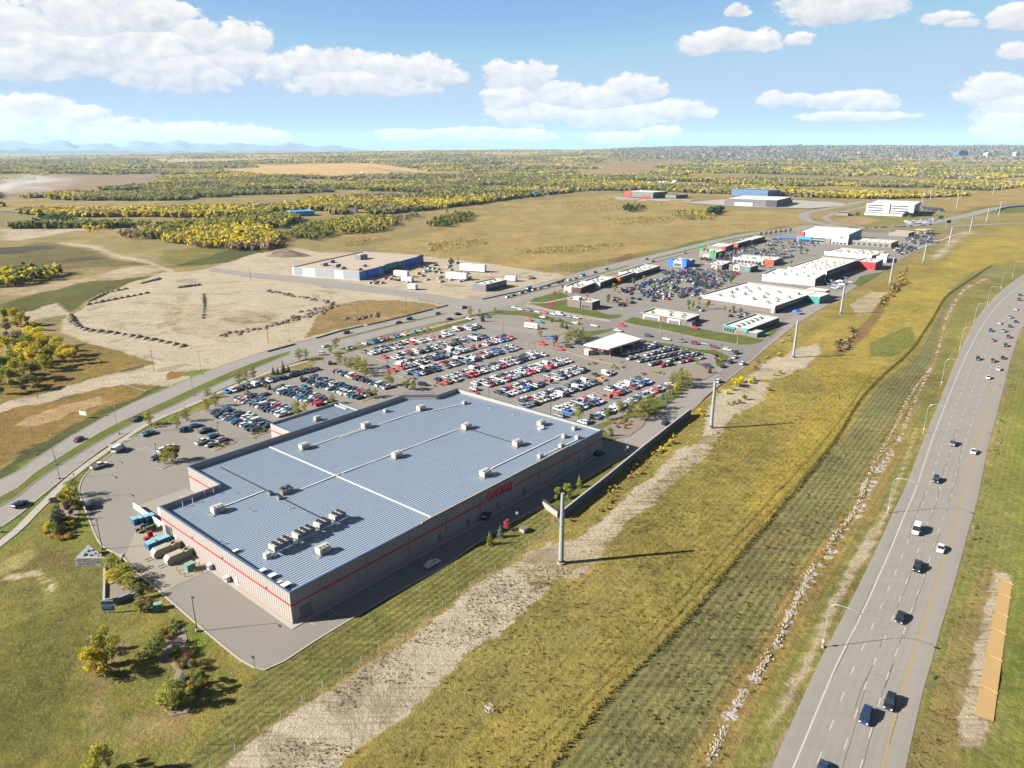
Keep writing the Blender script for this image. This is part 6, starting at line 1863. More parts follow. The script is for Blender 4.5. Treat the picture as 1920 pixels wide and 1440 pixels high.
SPEC={'sedan':([(-2.40,.48,.84,.74),(-2.22,.30,1.0,.87),(-1.3,.25,1.02,.92),(0.95,.25,.99,.92),(1.9,.28,.87,.88),(2.32,.36,.72,.78),(2.40,.46,.60,.66)],(-1.95,1.15,-1.0,0.25,1.0,1.46,.80,.62),1.42,.33),'SUV':([(-2.36,.50,1.05,.80),(-2.26,.34,1.14,.90),(-1.2,.28,1.16,.95),(0.95,.28,1.12,.95),(1.9,.30,1.04,.90),(2.28,.40,.90,.82),(2.36,.5,.7,.72)],(-2.28,1.18,-2.0,0.35,1.14,1.74,.84,.68),1.42,.37),'pickup':([(-2.9,.55,1.08,.86),(-2.84,.42,1.14,.96),(-1.0,.36,1.16,.98),(1.3,.36,1.16,.98),(2.4,.38,1.12,.95),(2.8,.46,1.0,.88),(2.88,.56,.8,.8)],(-0.85,1.55,-0.6,0.75,1.15,1.9,.86,.72),1.75,.41),'van':([(-2.85,.50,1.3,.94),(-2.8,.36,1.4,1.0),(-1.2,.34,1.4,1.0),(1.2,.34,1.36,1.0),(2.2,.36,1.16,.95),(2.72,.44,1.0,.86),(2.8,.54,.8,.76)],(-2.84,1.9,-2.74,0.95,1.38,2.35,.98,.84),1.75,.37),}
def car_parts(kind):
 st,gh,wb,wr=SPEC[kind]
 body=MB()
 vs=[]
 for x,zb,zt,w in st:
  zm=zb+(zt-zb)*0.62
  vs+=[(x,-w*.9,zb),(x,-w,zm),(x,-w*.92,zt),(x,w*.92,zt),(x,w,zm),(x,w*.9,zb)]
 n=len(st);fs=[]
 for i in range(n-1):
  a,b=6*i,6*i+6
  fs+=[(a+j,b+j,b+j+1,a+j+1)for j in range(5)]+[(a+5,b+5,b,a)]
 fs+=[(0,1,2,3,4,5),tuple(6*(n-1)+j for j in(5,4,3,2,1,0))]
 fs=[f[::-1]for f in fs]
 body.add(vs,fs,0)
 x0,x1,r0,r1,zb,zr,w0,w1=gh
 body.add([(r0-.04,-w1-.03,zr),(r1+.05,-w1-.03,zr),(r1+.05,w1+.03,zr),(r0-.04,w1+.03,zr),(r0+.2,-w1*.6,zr+.05),(r1-.2,-w1*.6,zr+.05),(r1-.2,w1*.6,zr+.05),(r0+.2,w1*.6,zr+.05)],[(0,1,5,4),(1,2,6,5),(2,3,7,6),(3,0,4,7),(4,5,6,7),(3,2,1,0)],0)
 for s in(-1,1):
  for xb,xr in(((x0+.02),(r0)),((x0+x1)/2-.1,(r0+r1)/2),(x1-.02,r1)):
   body.add([(xb-.06,s*(w0+.015),zb-.02),(xb+.06,s*(w0+.015),zb-.02),(xr+.05,s*(w1+.02),zr+.005),(xr-.05,s*(w1+.02),zr+.005)],[(0,1,2,3)if s<0 else(3,2,1,0)],0)
 if kind=='pickup':
  body.add([(-2.72,-.78,1.165),(-0.95,-.78,1.165),(-0.95,.78,1.165),(-2.72,.78,1.165)],[(0,1,2,3)],1)
 if kind=='van':
  for s in(-1,1):
   q=[(x0+.05,s*(w0+.02),zb),(0.7,s*(w0+.02),zb),(0.45,s*(w1+.03),zr-.01),(r0,s*(w1+.03),zr-.01)]
   body.add(q,[(0,1,2,3)if s<0 else(3,2,1,0)],0)
 for s in(-1,1):
  body.box(x1-.45,x1-.28,s*(w0+.1)-.09,s*(w0+.1)+.09,zb+.02,zb+.16,0)
  body.box(-wb+wr,wb-wr,s*st[3][3]*.93-.04,s*st[3][3]*.93+.04,st[3][1]+.01,st[3][1]+.12,1)
 glass=MB()
 glass.add([(x0,-w0,zb-.03),(x1,-w0,zb-.03),(x1,w0,zb-.03),(x0,w0,zb-.03),(r0,-w1,zr),(r1,-w1,zr),(r1,w1,zr),(r0,w1,zr)],[(0,1,5,4),(1,2,6,5),(2,3,7,6),(3,0,4,7)],0)
 wh_=[]
 for sx in(-1,1):
  for sy in(-1,1):
   y=sy*(st[3][3]-.10)
   wh_.append((sx*wb,y))
 return body,glass,wh_,wr,st
PARTS={k:car_parts(k)for k in SPEC}
_mc={}
CARSCALE=1.03
def cmesh(kind,what,color=None):
 key=(kind,what,color)
 if key not in _mc:
  body,glass,wl,wr,st=PARTS[kind]
  if what=='body':
   _mc[key]=body.mesh('car_body',[PAINTS[color],M_TYRE])
  elif what=='glass':
   _mc[key]=glass.mesh('windows',[M_CGLASS])
  elif what=='wheel':
   mb=MB();mb.tube([(0,-.12,0),(0,.12,0)],wr,0,12)
   _mc[key]=mb.mesh('wheel',[M_TYRE])
  elif what=='rim':
   mb=MB();mb.tube([(0,-.13,0),(0,.13,0)],wr*.62,0,10)
   _mc[key]=mb.mesh('rim',[M_RIM])
  elif what=='wheels':
   mb=MB()
   for x,y in wl:mb.tube([(x,y-.12,wr),(x,y+.12,wr)],wr,0,8)
   _mc[key]=mb.mesh('running_gear',[M_TYRE])
  elif what in('head','tail'):
   x=st[-1][0]-.07 if what=='head' else st[0][0]+.06
   zz=(st[-2][2]-.2)if what=='head' else st[0][2]-.22
   w=st[-2][3]if what=='head' else st[0][3]
   mb=MB();mb.box(x-.06,x+.06,-.16,.16,zz,zz+.16)
   _mc[key]=(mb.mesh('headlight' if what=='head' else 'tail_light',[M_HEAD if what=='head' else M_TAIL]),w-.18)
 return _mc[key]
NAMES={'sedan':'car','SUV':'sport_utility_car','pickup':'pickup_truck','van':'van'}
CATS={'sedan':'car','SUV':'SUV','pickup':'pickup truck','van':'van'}
def car(kind,color,pos,rz,label,group=None,detail=False):
 o=empty(NAMES[kind],(pos[0],pos[1],0.05),rz,label,CATS[kind],group)
 o.scale=(CARSCALE,)*3
 link('body',cmesh(kind,'body',color),o)
 g=link('windows',cmesh(kind,'glass'),o)
 if not detail:
  link('running_gear',cmesh(kind,'wheels'),o)
  return o
 _,_,wl,wr,st=PARTS[kind]
 for x,y in wl:
  w=link('wheel',cmesh(kind,'wheel'),o);w.location=(x,y,wr)
  r_=link('rim',cmesh(kind,'rim'),w)
 for what,nm in(('head','headlight'),('tail','tail_light')):
  me,yy=cmesh(kind,what)
  for s in(-1,1):
   h=link(nm,me,o);h.location=(0,s*yy,0)
 return o
 # --- moving and standing vehicles, each placed where the photograph shows it
def dir_at(line_a,line_b,p):
 i=nearest_i(line_a,p)
 i=min(max(1,i),len(line_a)-2)
 return(line_a[i+1]-line_a[i-1]).normalized()
HWYCARS=[(1623,1344,'SUV','navy','dark blue SUV nearest the camera on the freeway'),(1668,1318,'SUV','black','black SUV beside the yellow line, nearest the camera but one'),(1688,1158,'sedan','black','black car just above the first lamp shadow on the freeway'),(1720,1063,'pickup','black','black pickup with open bed following the white car on the freeway'),(1764,1029,'sedan','white','white car hugging the yellow line behind the black pickup'),(1718,995,'van','white','white van alone on the freeway with a broad shadow'),(1755,900,'SUV','black','black SUV between the white van and the grey SUV on the freeway'),(1825,847,'sedan','white','white car by the yellow line below the third lamp shadow'),(1786,832,'SUV','grey','grey SUV in the second lane level with the white car'),(1853,708,'sedan','white','lone white car in the middle lanes ahead of the pack'),(1872,692,'sedan','white','white car first of the pack by the yellow line'),(1861,677,'SUV','maroon','maroon SUV in the middle of the freeway pack'),(1833,673,'SUV','navy','dark blue SUV in the kerb lane of the pack'),(1880,671,'sedan','black','black car right of the maroon SUV in the pack'),(1885,648,'SUV','black','black SUV by the yellow line above the maroon SUV'),(1861,638,'sedan','grey','grey car mid freeway between dark SUVs'),(1890,632,'SUV','maroon','maroon SUV by the yellow line above a black SUV'),(1857,620,'SUV','navy','dark blue SUV in the kerb lane where the freeway starts to bend'),(1881,621,'SUV','silver','silver SUV level with the dark blue one on the bend'),(1893,612,'sedan','black','black car on the bend near the yellow line'),(1874,606,'sedan','white','white car in the kerb lane on the bend'),(1904,603,'sedan','navy','dark blue car on the bend at the right frame edge'),(1893,595,'SUV','silver','silver SUV on the bend below a white car'),(1905,580,'sedan','white','white car high on the bend near the frame edge'),(1910,562,'SUV','black','black SUV second highest on the freeway bend'),(1912,553,'sedan','navy','dark blue car highest on the freeway bend'),(1541,1446,'sedan','navy','dark car cut off by the lower frame edge on the freeway')]
n_ind=0
for u,v,kd,c,l in HWYCARS:
 p=Vector(G2((u,v,0.5)))
 d=-dir_at(hwl,hyl,p)
 car(kd,c,p,math.atan2(d.y,d.x),l,'traffic on the freeway',True);n_ind+=1
AVCARS=[(147,824,'sedan','maroon',-1,'maroon car alone on the far carriageway of the avenue'),(258,786,'pickup','navy',1,'dark pickup on the near carriageway by the roadside tree'),(38,946,'SUV','navy',1,'dark blue SUV on the near carriageway at the left frame edge'),(611,649,'sedan','white',-1,'white car turning at the lot entrance gap of the avenue'),(649,624,'SUV','maroon',-1,'maroon SUV on the avenue beside the silt fence'),(747,605,'sedan','navy',-1,'dark blue car trailing on the avenue by the silt fence'),(767,598,'SUV','navy',-1,'dark blue SUV on the avenue by the dry grass corner'),(820,588,'sedan','teal',-1,'teal car nearing the side road on the avenue'),(858,589,'SUV','navy',1,'dark SUV in the near lane before the big junction'),(843,598,'sedan','black',1,'black car behind the dark SUV before the big junction'),(870,577,'pickup','black',-1,'black pickup in the middle of the big junction'),(952,557,'SUV','white',-1,'white SUV first in the avenue queue at the junction'),(963,554,'sedan','black',-1,'black car second in the avenue queue'),(978,549,'SUV','black',-1,'black SUV third in the avenue queue'),(991,546,'sedan','navy',-1,'dark blue car below the blue van in the avenue queue'),(992,541,'van','blue',-1,'blue van in the outer lane of the avenue queue'),(1001,543,'SUV','red',-1,'red SUV beside the blue van on the avenue'),(1012,540,'sedan','silver',-1,'silver car behind the red SUV on the avenue'),(1028,536,'sedan','navy',-1,'dark car beside the maroon fronted shop on the avenue'),(1046,530,'sedan','navy',-1,'dark blue car level with the avenue shop roofs'),(1053,528,'sedan','black',-1,'black car beside the dark blue one on the avenue'),(1067,525,'SUV','white',-1,'white SUV on the avenue behind the grey shop'),(1079,522,'sedan','grey',-1,'grey car on the avenue behind the white SUV'),(1093,517,'van','blue',-1,'bright blue van on the avenue above the shops'),(1115,511,'SUV','navy',-1,'dark SUV on the avenue past the bright blue van'),(1137,505,'SUV','navy',-1,'dark SUV furthest back before the bank on the avenue'),(1055,537,'sedan','silver',1,'silver car on the near carriageway at the shop row'),(1212,486,'SUV','navy',-1,'dark SUV on the avenue at the bank'),(1225,490,'sedan','black',1,'black car at the shop entrance by the bank'),(1284,474,'SUV','silver',1,'silver SUV on the avenue past the green signs')]
for u,v,kd,c,sg_,l in AVCARS:
 p=Vector(G2((u,v,0.5)))
 d=dir_at(m1,m2,p)*sg_
 car(kd,c,p,math.atan2(d.y,d.x),l,'traffic on the avenue',u<300);n_ind+=1
def heading(u1,v1,u2,v2):
 a,b=Vector(G2((u1,v1))),Vector(G2((u2,v2)))
 d=b-a
 return math.atan2(d.y,d.x)
STR=heading(965,578,1081,597)
STR2=heading(1216,629,1303,643)
SRVH=heading(1247,792,1392,681)
OTHERS=[(965,577,'SUV','white',STR,'white SUV at the head of the street queue'),(976,580,'sedan','white',STR,'white car second in the street queue'),(991,582,'SUV','grey',STR,'grey SUV third in the street queue'),(1008,585,'sedan','white',STR,'white car before the red one in the street queue'),(1022,587,'sedan','red',STR,'red car in the street queue'),(1037,589,'sedan','white',STR,'white car behind the red one in the street queue'),(1050,590,'van','white',STR,'white van in the street queue'),(1068,594,'sedan','grey',STR,'grey car behind the van in the street queue'),(1081,596,'SUV','white',STR,'white SUV last in the street queue'),(1018,595,'SUV','white',STR+math.pi,'white SUV driving against the street queue'),(1046,600,'sedan','navy',STR+math.pi,'dark car parked on the street by the spruces'),(1079,606,'SUV','beige',STR+math.pi,'beige SUV by the street lamp corner'),(1115,611,'sedan','white',STR,'white car crossing at the street corner'),(1166,610,'SUV','red',STR2,'red SUV turning at the street corner by the green lawn'),(1159,620,'SUV','white',STR2,'white SUV behind the fuel canopy on the street'),(1216,630,'SUV','navy',STR2,'dark SUV first along the street behind the canopy'),(1250,636,'sedan','white',STR2,'white car along the street by the lawn'),(1278,640,'SUV','grey',STR2,'grey SUV along the street by the lawn'),(1303,644,'SUV','maroon',STR2,'maroon SUV along the street by the lawn'),(1324,645,'sedan','silver',STR2,'silver car along the street between two maroon cars'),(1339,651,'sedan','maroon',STR2,'maroon car rounding the queue lot corner'),(1364,656,'SUV','white',STR2,'white SUV at the bend into the service road'),(1380,662,'SUV','black',SRVH+math.pi,'black SUV topmost on the bend of the service road'),(1377,670,'sedan','white',SRVH+math.pi,'white car between two dark ones on the bend'),(1369,679,'SUV','navy',SRVH+math.pi,'dark SUV below the white car on the bend'),(1355,687,'sedan','black',SRVH+math.pi,'black car last on the bend beside the red kerb'),(1392,682,'SUV','white',SRVH,'white SUV alone on the outer lane of the bend'),(1326,687,'SUV','navy',STR2,'dark SUV parked inside the queue lot corner'),(1347,715,'SUV','white',SRVH,'white SUV behind the second steel pole on the service road'),(1247,793,'sedan','navy',SRVH,'dark blue car alone on the service road by the tree shade'),(1033,634,'SUV','blue',STR,'blue SUV on the inner lane by the aspens'),(1017,645,'SUV','red',STR,'red SUV on the inner lane left of the round bed'),(1051,655,'sedan','red',STR2,'red car beside the round planted bed'),(1066,650,'SUV','black',STR2,'black SUV beside the round planted bed'),(1086,644,'SUV','navy',STR2,'dark SUV left of the fuel canopy'),(1303,615,'SUV','red',STR2,'red SUV beside the shop strip end'),(810,1057,'sedan','white',WRZ,'white car in the warehouse shadow on the service lane'),(912,968,'SUV','black',WRZ+0.35,'black SUV in the shadow below the red wall sign'),(1123,851,'SUV','black',WRZ,'dark SUV in the shadow at the far warehouse corner'),(223,843,'van','white',heading(212,850,236,836),'white cargo van at the yard entrance'),(187,874,'pickup','white',heading(180,876,198,870),'white and dark pickup rolling along the yard kerb'),(168,949,'SUV','black',heading(166,957,170,940),'black SUV stopped at the yard kerb beside the shrubs'),(278,813,'pickup','teal',heading(268,816,288,808),'teal pickup along the hedge by the avenue'),(619,681,'SUV','black',heading(619,690,620,672),'black SUV leaving the lot entrance'),(605,664,'SUV','white',heading(598,664,612,664),'white SUV at the lot entrance'),(345,806,'SUV','navy',heading(340,812,350,800),'dark SUV in the little row by the hedge, beside the trees'),(366,798,'sedan','blue',heading(356,801,378,795),'blue car at the top of the little row by the hedge'),(385,808,'pickup','navy',heading(372,812,398,803),'dark pickup in the middle of the little row'),(400,818,'SUV','teal',heading(388,822,412,813),'teal SUV right of the pickup in the little row'),(380,829,'pickup','white',heading(366,834,394,823),'white pickup at the planted end of the little row'),(397,834,'sedan','silver',heading(385,838,409,829),'silver car beside the planted strip of the little row'),(417,825,'SUV','silver',heading(405,829,428,820),'silver SUV right end of the little row'),(293,858,'sedan','navy',heading(284,862,302,853),'dark car on the hatched stalls by the small island'),(307,844,'SUV','white',heading(297,848,317,840),'white SUV on the hatched stalls by the small island'),(318,838,'sedan','white',heading(308,842,328,834),'white car furthest back on the hatched stalls'),(1137,702,'van','white',heading(1125,697,1150,707),'white van parked among cars at the lot lamp'),(1147,698,'sedan','silver',heading(1125,697,1150,707),'silver car above the white van'),(1128,711,'sedan','orange',heading(1118,706,1139,716),'orange car below the white van'),(1116,703,'sedan','black',heading(1106,698,1127,708),'black car left of the white van'),(880,598,'SUV','white',STR,'white SUV parked at the lot corner by the junction'),(913,594,'sedan','navy',STR,'dark car behind the spruce at the lot corner'),(992,600,'sedan','red',STR,'red car alone on the empty stalls'),(1013,604,'sedan','teal',STR,'teal car near the spruces on the empty stalls'),(496,739,'sedan','silver',heading(489,744,505,735),'silver car driving between the first double rows'),(572,727,'SUV','teal',heading(562,722,584,732),'teal SUV driving between the third and fourth double rows'),(468,777,'sedan','white',heading(460,774,478,781),'white car driving in the first aisle'),(793,721,'SUV','black',heading(783,720,803,722),'black SUV crossing before the entrance block'),(882,684,'SUV','teal',heading(870,686,894,681),'teal SUV driving in the aisle beside the fifth row'),(957,647,'sedan','silver',heading(945,648,970,645),'silver car driving at the end of the fifth row'),(887,736,'sedan','red',heading(878,734,897,738),'red car behind the bright parapet'),(1020,694,'pickup','navy',heading(1018,700,1022,688),'dark pickup crossing the lanes at the eighth row')]
for u,v,kd,c,rz,l in OTHERS:
 p=Vector(G2((u,v,0.5)))
 car(kd,c,p,rz,l,None,u<300 or v>950);n_ind+=1
def trailer(u,v,L,W_,H_,rz,label,m=None,name='box_trailer',cat='trailer',windows=0):
 g=G(u,v)
 o=empty(name,(g.x,g.y,0.03),rz,label,cat)
 mb=MB();mb.box(-L/2,L/2,-W_/2,W_/2,0.7,H_);b_=mb.build('body',[m or M_WHITE],o)
 mb=MB();mb.box(-L/2+.1,L/2-.1,-W_/2+.1,W_/2-.1,0.45,0.7);mb.build('chassis',[M_BLACK],o)
 for sy in(-1,1):
  for k in(0,1):
   mb=MB();mb.tube([(-L*.2+k*1.1,sy*(W_/2-.25)-.12,.42),(-L*.2+k*1.1,sy*(W_/2-.25)+.12,.42)],.42,0,8);mb.build('wheel',[M_TYRE],o)
 for k in range(windows):
  for sy in(-1,1):
   mb=MB();x=-L*.3+k*L*.6/max(1,windows-1);mb.box(x-.5,x+.5,sy*(W_/2+.03)-.02,sy*(W_/2+.03)+.02,1.7,2.5);mb.build('window',[M_CGLASS],b_)
 mb=MB();mb.tube([(L/2,0,.6),(L/2+1.2,0,.6)],.07,0,5);mb.build('drawbar',[M_BLACK],o)
 return o
trailer(997,616,9.5,2.6,3.4,STR+0.1,'long white caravan parked across empty stalls',windows=4,name='caravan',cat='caravan')
for u,v,L,H_,l in((887,509,26,7,'long white box trailer on the store site'),(857,524,20,6,'white site trailer in the middle of the store lot'),(753,519,14,5.5,'white site trailer nearest the blue store front'),(760,528,6,4.5,'small white container left of its twin near the side road'),(768,529,6,4.5,'small white container right of its twin near the side road'),(774,543,7,4.5,'white sign trailer at the side road'),(958,527,10,4.5,'white trailer behind the grey block building')):
 trailer(u,v,L,4.2,H_,heading(u-20,v-1.5,u+20,v+1.5),l)
g=G(838,486)
o=empty('yellow_digger',(*G2((845,492)),0),0.3,'yellow digger parked behind the store site','digger')
mb=MB();mb.box(-3,3,-1.6,1.6,1.2,2.8);mb.build('body',[M_YELLOW],o)
mb=MB();mb.box(-0.6,1.2,-1.2,1.2,2.8,4.4);mb.build('cab',[M_GLASS],o)
mb=MB();mb.tube([(3,0,2),(6,0,4.4),(8.5,0,1.0)],.35,0,5);mb.build('boom',[M_YELLOW],o)
for s in(-1.3,1.3):
 mb=MB();mb.box(-2.8,2.8,s-.4,s+.4,0,1.15);mb.build('track',[M_BLACK],o)
 # --- parked rows
ORD='first second third fourth fifth sixth seventh eighth ninth tenth eleventh twelfth thirteenth fourteenth fifteenth sixteenth seventeenth eighteenth nineteenth twentieth'.split()
TENS={20:'twenty',30:'thirty',40:'forty',50:'fifty',60:'sixty',70:'seventy'}
def ordinal(n):
 if n<=20:return ORD[n-1]
 t=n//10*10;r_=n%10
 if r_==0:return{30:'thirtieth',40:'fortieth',50:'fiftieth',60:'sixtieth',70:'seventieth'}.get(n,str(n)+'th')
 return TENS.get(t,str(t))+'-'+ORD[r_-1]
MIX={'dark':[('navy',28),('black',22),('grey',15),('teal',4),('white',16),('silver',11),('blue',3),('red',3),('maroon',3),('orange',1)],'pale':[('white',42),('silver',17),('black',12),('grey',9),('navy',8),('red',7),('blue',4),('maroon',2),('beige',2)]}
CN={'navy':'dark blue','teal':'teal'}
rr=random.Random(11)
ROWS=[((421,738),(597,692),0,.97,'dark','the single row along the avenue hedge','yard end'),((405,769),(494,806),1,.97,'dark','the double row nearest the yard','avenue end'),((452,744),(544,778),1,.95,'dark','the second double row from the yard','avenue end'),((520,727),(612,758),1,.96,'dark','the third double row from the yard','avenue end'),((576,711),(686,746),1,.96,'dark','the fourth double row from the yard','avenue end'),((628,697),(731,729),0,.95,'dark','the single row along the aspen divider','entrance end'),((646,656),(815,615),0,.55,'pale','the sunny row along the avenue','entrance end'),((686,664),(900,612),1,.55,'pale','the first long row from the avenue','warehouse end'),((722,674),(905,631),1,.75,'pale','the second long row from the avenue','warehouse end'),((727,695),(955,633),1,.86,'pale','the third long row from the avenue','warehouse end'),((764,705),(965,652),1,.95,'pale','the fourth long row from the avenue','warehouse end'),((824,718),(1012,664),1,.93,'pale','the fifth long row from the avenue','warehouse end'),((878,730),(1062,676),1,.96,'pale','the sixth long row from the avenue','warehouse end'),((922,747),(1090,692),1,.95,'pale','the seventh long row from the avenue','warehouse end'),((968,763),(1110,716),1,.96,'pale','the eighth long row from the avenue','warehouse end'),((1036,780),(1208,714),1,.86,'pale','the ninth long row from the avenue','warehouse end'),((1090,796),(1262,719),0,.9,'pale','the single row beside the garden','warehouse end'),]
PARKED=[]
stm=MB()
CORRAL=[((1112,737),(1146,748)),((1004,710),(1034,719)),((795,629),(825,635)),((868,645),(900,653))]
cor_pts=[((Vector(G2(a))+Vector(G2(b)))/2,(Vector(G2(b))-Vector(G2(a))).length/2)for a,b in CORRAL]
fixed=[Vector(G2((u,v)))for u,v,*_ in OTHERS]
for a,b,dbl,occ,mx,phr,endp in ROWS:
 A_,B_=Vector(G2(a)),Vector(G2(b))
 d=(B_-A_);L=d.length;d=d/L;n=Vector((-d.y,d.x))
 if n.y<0:n=-n
 ns=int(L/2.72)
 for side in((1,-1)if dbl else(0,)):
  cnt=0
  for k in range(ns+1):
   s=(k+0.5)*L/(ns+1)
   c0=A_+d*s+n*(side*2.75 if dbl else 0.0)
   e0=A_+d*(s-L/(ns+1)/2)
   if side>=0:
    p,q=e0-n*2.7*(2 if dbl else 1),e0+n*2.7*(2 if dbl else 1)
    line_at([p,q],0.12,0.04,mb=stm)
   if rr.random()>occ*(0.62 if k<ns*0.06 and dbl else 1):continue
   if any((c0-f_).length<3.2 for f_ in fixed)or any((c0-f_).length<w_ for f_,w_ in cor_pts):continue
   cnt+=1
   kd=rr.choices(('sedan','SUV','pickup','van'),(36,46,15,3))[0]
   cs,ws_=zip(*MIX[mx])
   c=rr.choices(cs,ws_)[0]
   if kd=='van':c='white'
   rz=math.atan2(n.y,n.x)+(math.pi if rr.random()<0.5 else 0)+rr.uniform(-.03,.03)
   pos=c0+n*rr.uniform(-.35,.35)+d*rr.uniform(-.12,.12)
   sd='' if not dbl else(', far side, ' if side>0 else ', near side, ')
   lab='%s %s %s from the %s%s%s'%(CN.get(c,c),{'sedan':'car','pickup':'pickup'}.get(kd,kd),ordinal(cnt),endp,sd or ', ',phr.replace('the ','',1))
   PARKED.append((pos.length,kd,c,pos,rz,lab,'cars parked in '+phr))
structure(stm,'stall_markings',[M_PAINT])
em=MB()
for k in range(22):
 t=k/21
 p=Vector(G2((905+120*t,603+6*t*t+2*t)));q=Vector(G2((915+125*t,597+14*t)))
 line_at([p,q],0.2,0.041,mb=em)
for k in range(30):
 t=k/29
 p=Vector(G2((905+130*t,616+12*t)));q=Vector(G2((925+130*t,611+12*t)))
 line_at([p,q],0.2,0.041,mb=em)
for k in range(9):
 p=Vector(G2((256+9*k,843+3*k)));q=Vector(G2((278+8*k,838+2.4*k)))
 line_at([p,q],0.3,0.041,mb=em)
for k in range(9):
 p=Vector(G2((345+8*k,822+2*k-3)));q=Vector(G2((365+8*k,815+2*k-3)))
 line_at([p,q],0.2,0.041,mb=em)
structure(em,'empty_stall_markings',[M_PAINT])
for(a,b,n_)in(((1150,655),(1208,640),6),((1160,668),(1240,650),8),((1176,675),(1268,655),9),((1196,680),(1290,661),9),((1218,686),(1312,665),9),((1236,689),(1320,672),7),((1128,664),(1152,667),2),((1210,652),(1232,646),2),((1232,660),(1262,650),3)):
 A_,B_=Vector(G2(a)),Vector(G2(b));d=(A_-B_).normalized()
 for k in range(n_):
  if rr.random()<0.08:continue
  p=A_.lerp(B_,(k+0.5)/n_)
  cs,ws_=zip(*MIX['pale']);c=rr.choices(cs,ws_)[0]
  kd=rr.choices(('sedan','SUV','pickup'),(36,46,18))[0]
  PARKED.append((p.length,kd,c,p,math.atan2(d.y,d.x)+0.25+rr.uniform(-.06,.06),'%s %s %s in its lane behind the fuel canopy'%(CN.get(c,c),kd,ordinal(k+1)),'cars queueing at the fuel canopy'))
def lot(poly,direction,row_gap,occ,mx='dark',pitch=2.8):
 W_=[Vector(G2(p))for p in poly]
 d=(Vector(G2(direction[1]))-Vector(G2(direction[0]))).normalized();n=Vector((-d.y,d.x))
 ss=[w.dot(d)for w in W_];tt=[w.dot(n)for w in W_]
 t=min(tt)+3
 while t<max(tt):
  for off,gap in((0,5.4),(0,row_gap)):
   s=min(ss)
   while s<max(ss):
    p=d*s+n*t
    if inpoly(np.array([p.x]),np.array([p.y]),[(w.x,w.y)for w in W_])[0]and rr.random()<occ:
     cs,ws_=zip(*MIX[mx]);c=rr.choices(cs,ws_)[0]
     kd=rr.choices(('sedan','SUV','pickup'),(36,46,18))[0]
     PARKED.append((p.length,kd,c,p.copy(),math.atan2(n.y,n.x)+rr.choice((0,math.pi)),'',''))
    s+=pitch
   t+=gap
lot([(1150,545),(1300,505),(1345,540),(1310,555),(1240,565)],((1165,545),(1300,560)),7,0.42)
lot([(1230,515),(1290,500),(1390,512),(1340,545),(1290,530)],((1240,515),(1370,520)),7,0.5)
lot([(1305,485),(1380,462),(1500,480),(1430,500),(1400,505)],((1310,485),(1470,492)),7,0.5)
lot([(1380,462),(1440,448),(1540,455),(1500,478)],((1390,460),(1530,462)),9,0.2)
lot([(1290,574),(1420,590),(1405,600),(1290,582)],((1290,576),(1420,592)),9,0.25)
lot([(1140,550),(1210,545),(1240,570),(1160,575)],((1140,552),(1210,560)),9,0.2)
lot([(1540,530),(1580,520),(1600,530),(1560,545)],((1540,532),(1580,524)),9,0.25)
lot([(1660,462),(1700,458),(1720,468),(1690,478)],((1660,464),(1710,470)),7,0.5)
lot([(1690,446),(1750,440),(1760,455),(1720,460)],((1690,448),(1750,452)),7,0.5)
lot([(1695,415),(1750,410),(1756,418),(1700,421)],((1695,418),(1750,416)),6,0.9,'pale',5)
lot([(1725,388),(1765,391),(1770,397),(1735,395)],((1725,390),(1765,393)),6,0.6)
lot([(760,500),(860,492),(890,525),(800,540),(690,532)],((760,505),(870,520)),12,0.16,'pale')
for k in range(26):
 p=Vector(G2((1595+k*6.0,428.5-0.02*k*k*0.5)))
 PARKED.append((p.length,'SUV',rr.choice(('black','navy','grey','white')),p,0.0,'',''))
PARKED.sort(key=lambda q:q[0])
room=300-n_ind
placed=0
rest=[]
for q in PARKED:
 if placed<room and q[5]:
  car(q[1],q[2],q[3],q[4],q[5],q[6]);placed+=1
 else:
  rest.append(q)
names_p=list(PAINTS);V_,F_,Mi_=[],[],[]
base_n=0
far_cache={}
for kd in SPEC:
 body,glass,wl,wr,st=PARTS[kd]
 mb=MB()
 mb.add(body.v,body.f,0);mb.m[-len(body.f):]=body.m
 mb.add(glass.v,glass.f,2)
 for x,y in wl:mb.box(x-wr,x+wr,y-.1,y+.1,0.02,wr*1.9,1)
 far_cache[kd]=(np.array(mb.v)*CARSCALE,mb.f,mb.m)
vv,ff,mm=[],[],[]
for q in rest:
 v0,f0,m0=far_cache[q[1]]
 c,s=math.cos(q[4]),math.sin(q[4])
 w=np.stack([v0[:,0]*c-v0[:,1]*s+q[3].x,v0[:,0]*s+v0[:,1]*c+q[3].y,v0[:,2]+0.05],1)
 vv.append(w)
 ci=names_p.index(q[2])
 for f,m in zip(f0,m0):
  ff.append(tuple(i+base_n for i in f));mm.append(ci if m==0 else(len(names_p)if m==1 else len(names_p)+1))
 base_n+=len(v0)
me=bpy.data.meshes.new('parked_cars')
me.from_pydata(np.concatenate(vv).tolist(),[],ff)
for nme in names_p:me.materials.append(PAINTS[nme])
me.materials.append(M_TYRE);me.materials.append(M_CGLASS)
me.polygons.foreach_set('material_index',mm);me.update()
setp(link('parked_cars',me),kind='stuff')
print('individual vehicles',n_ind+placed,'in mass',len(rest))
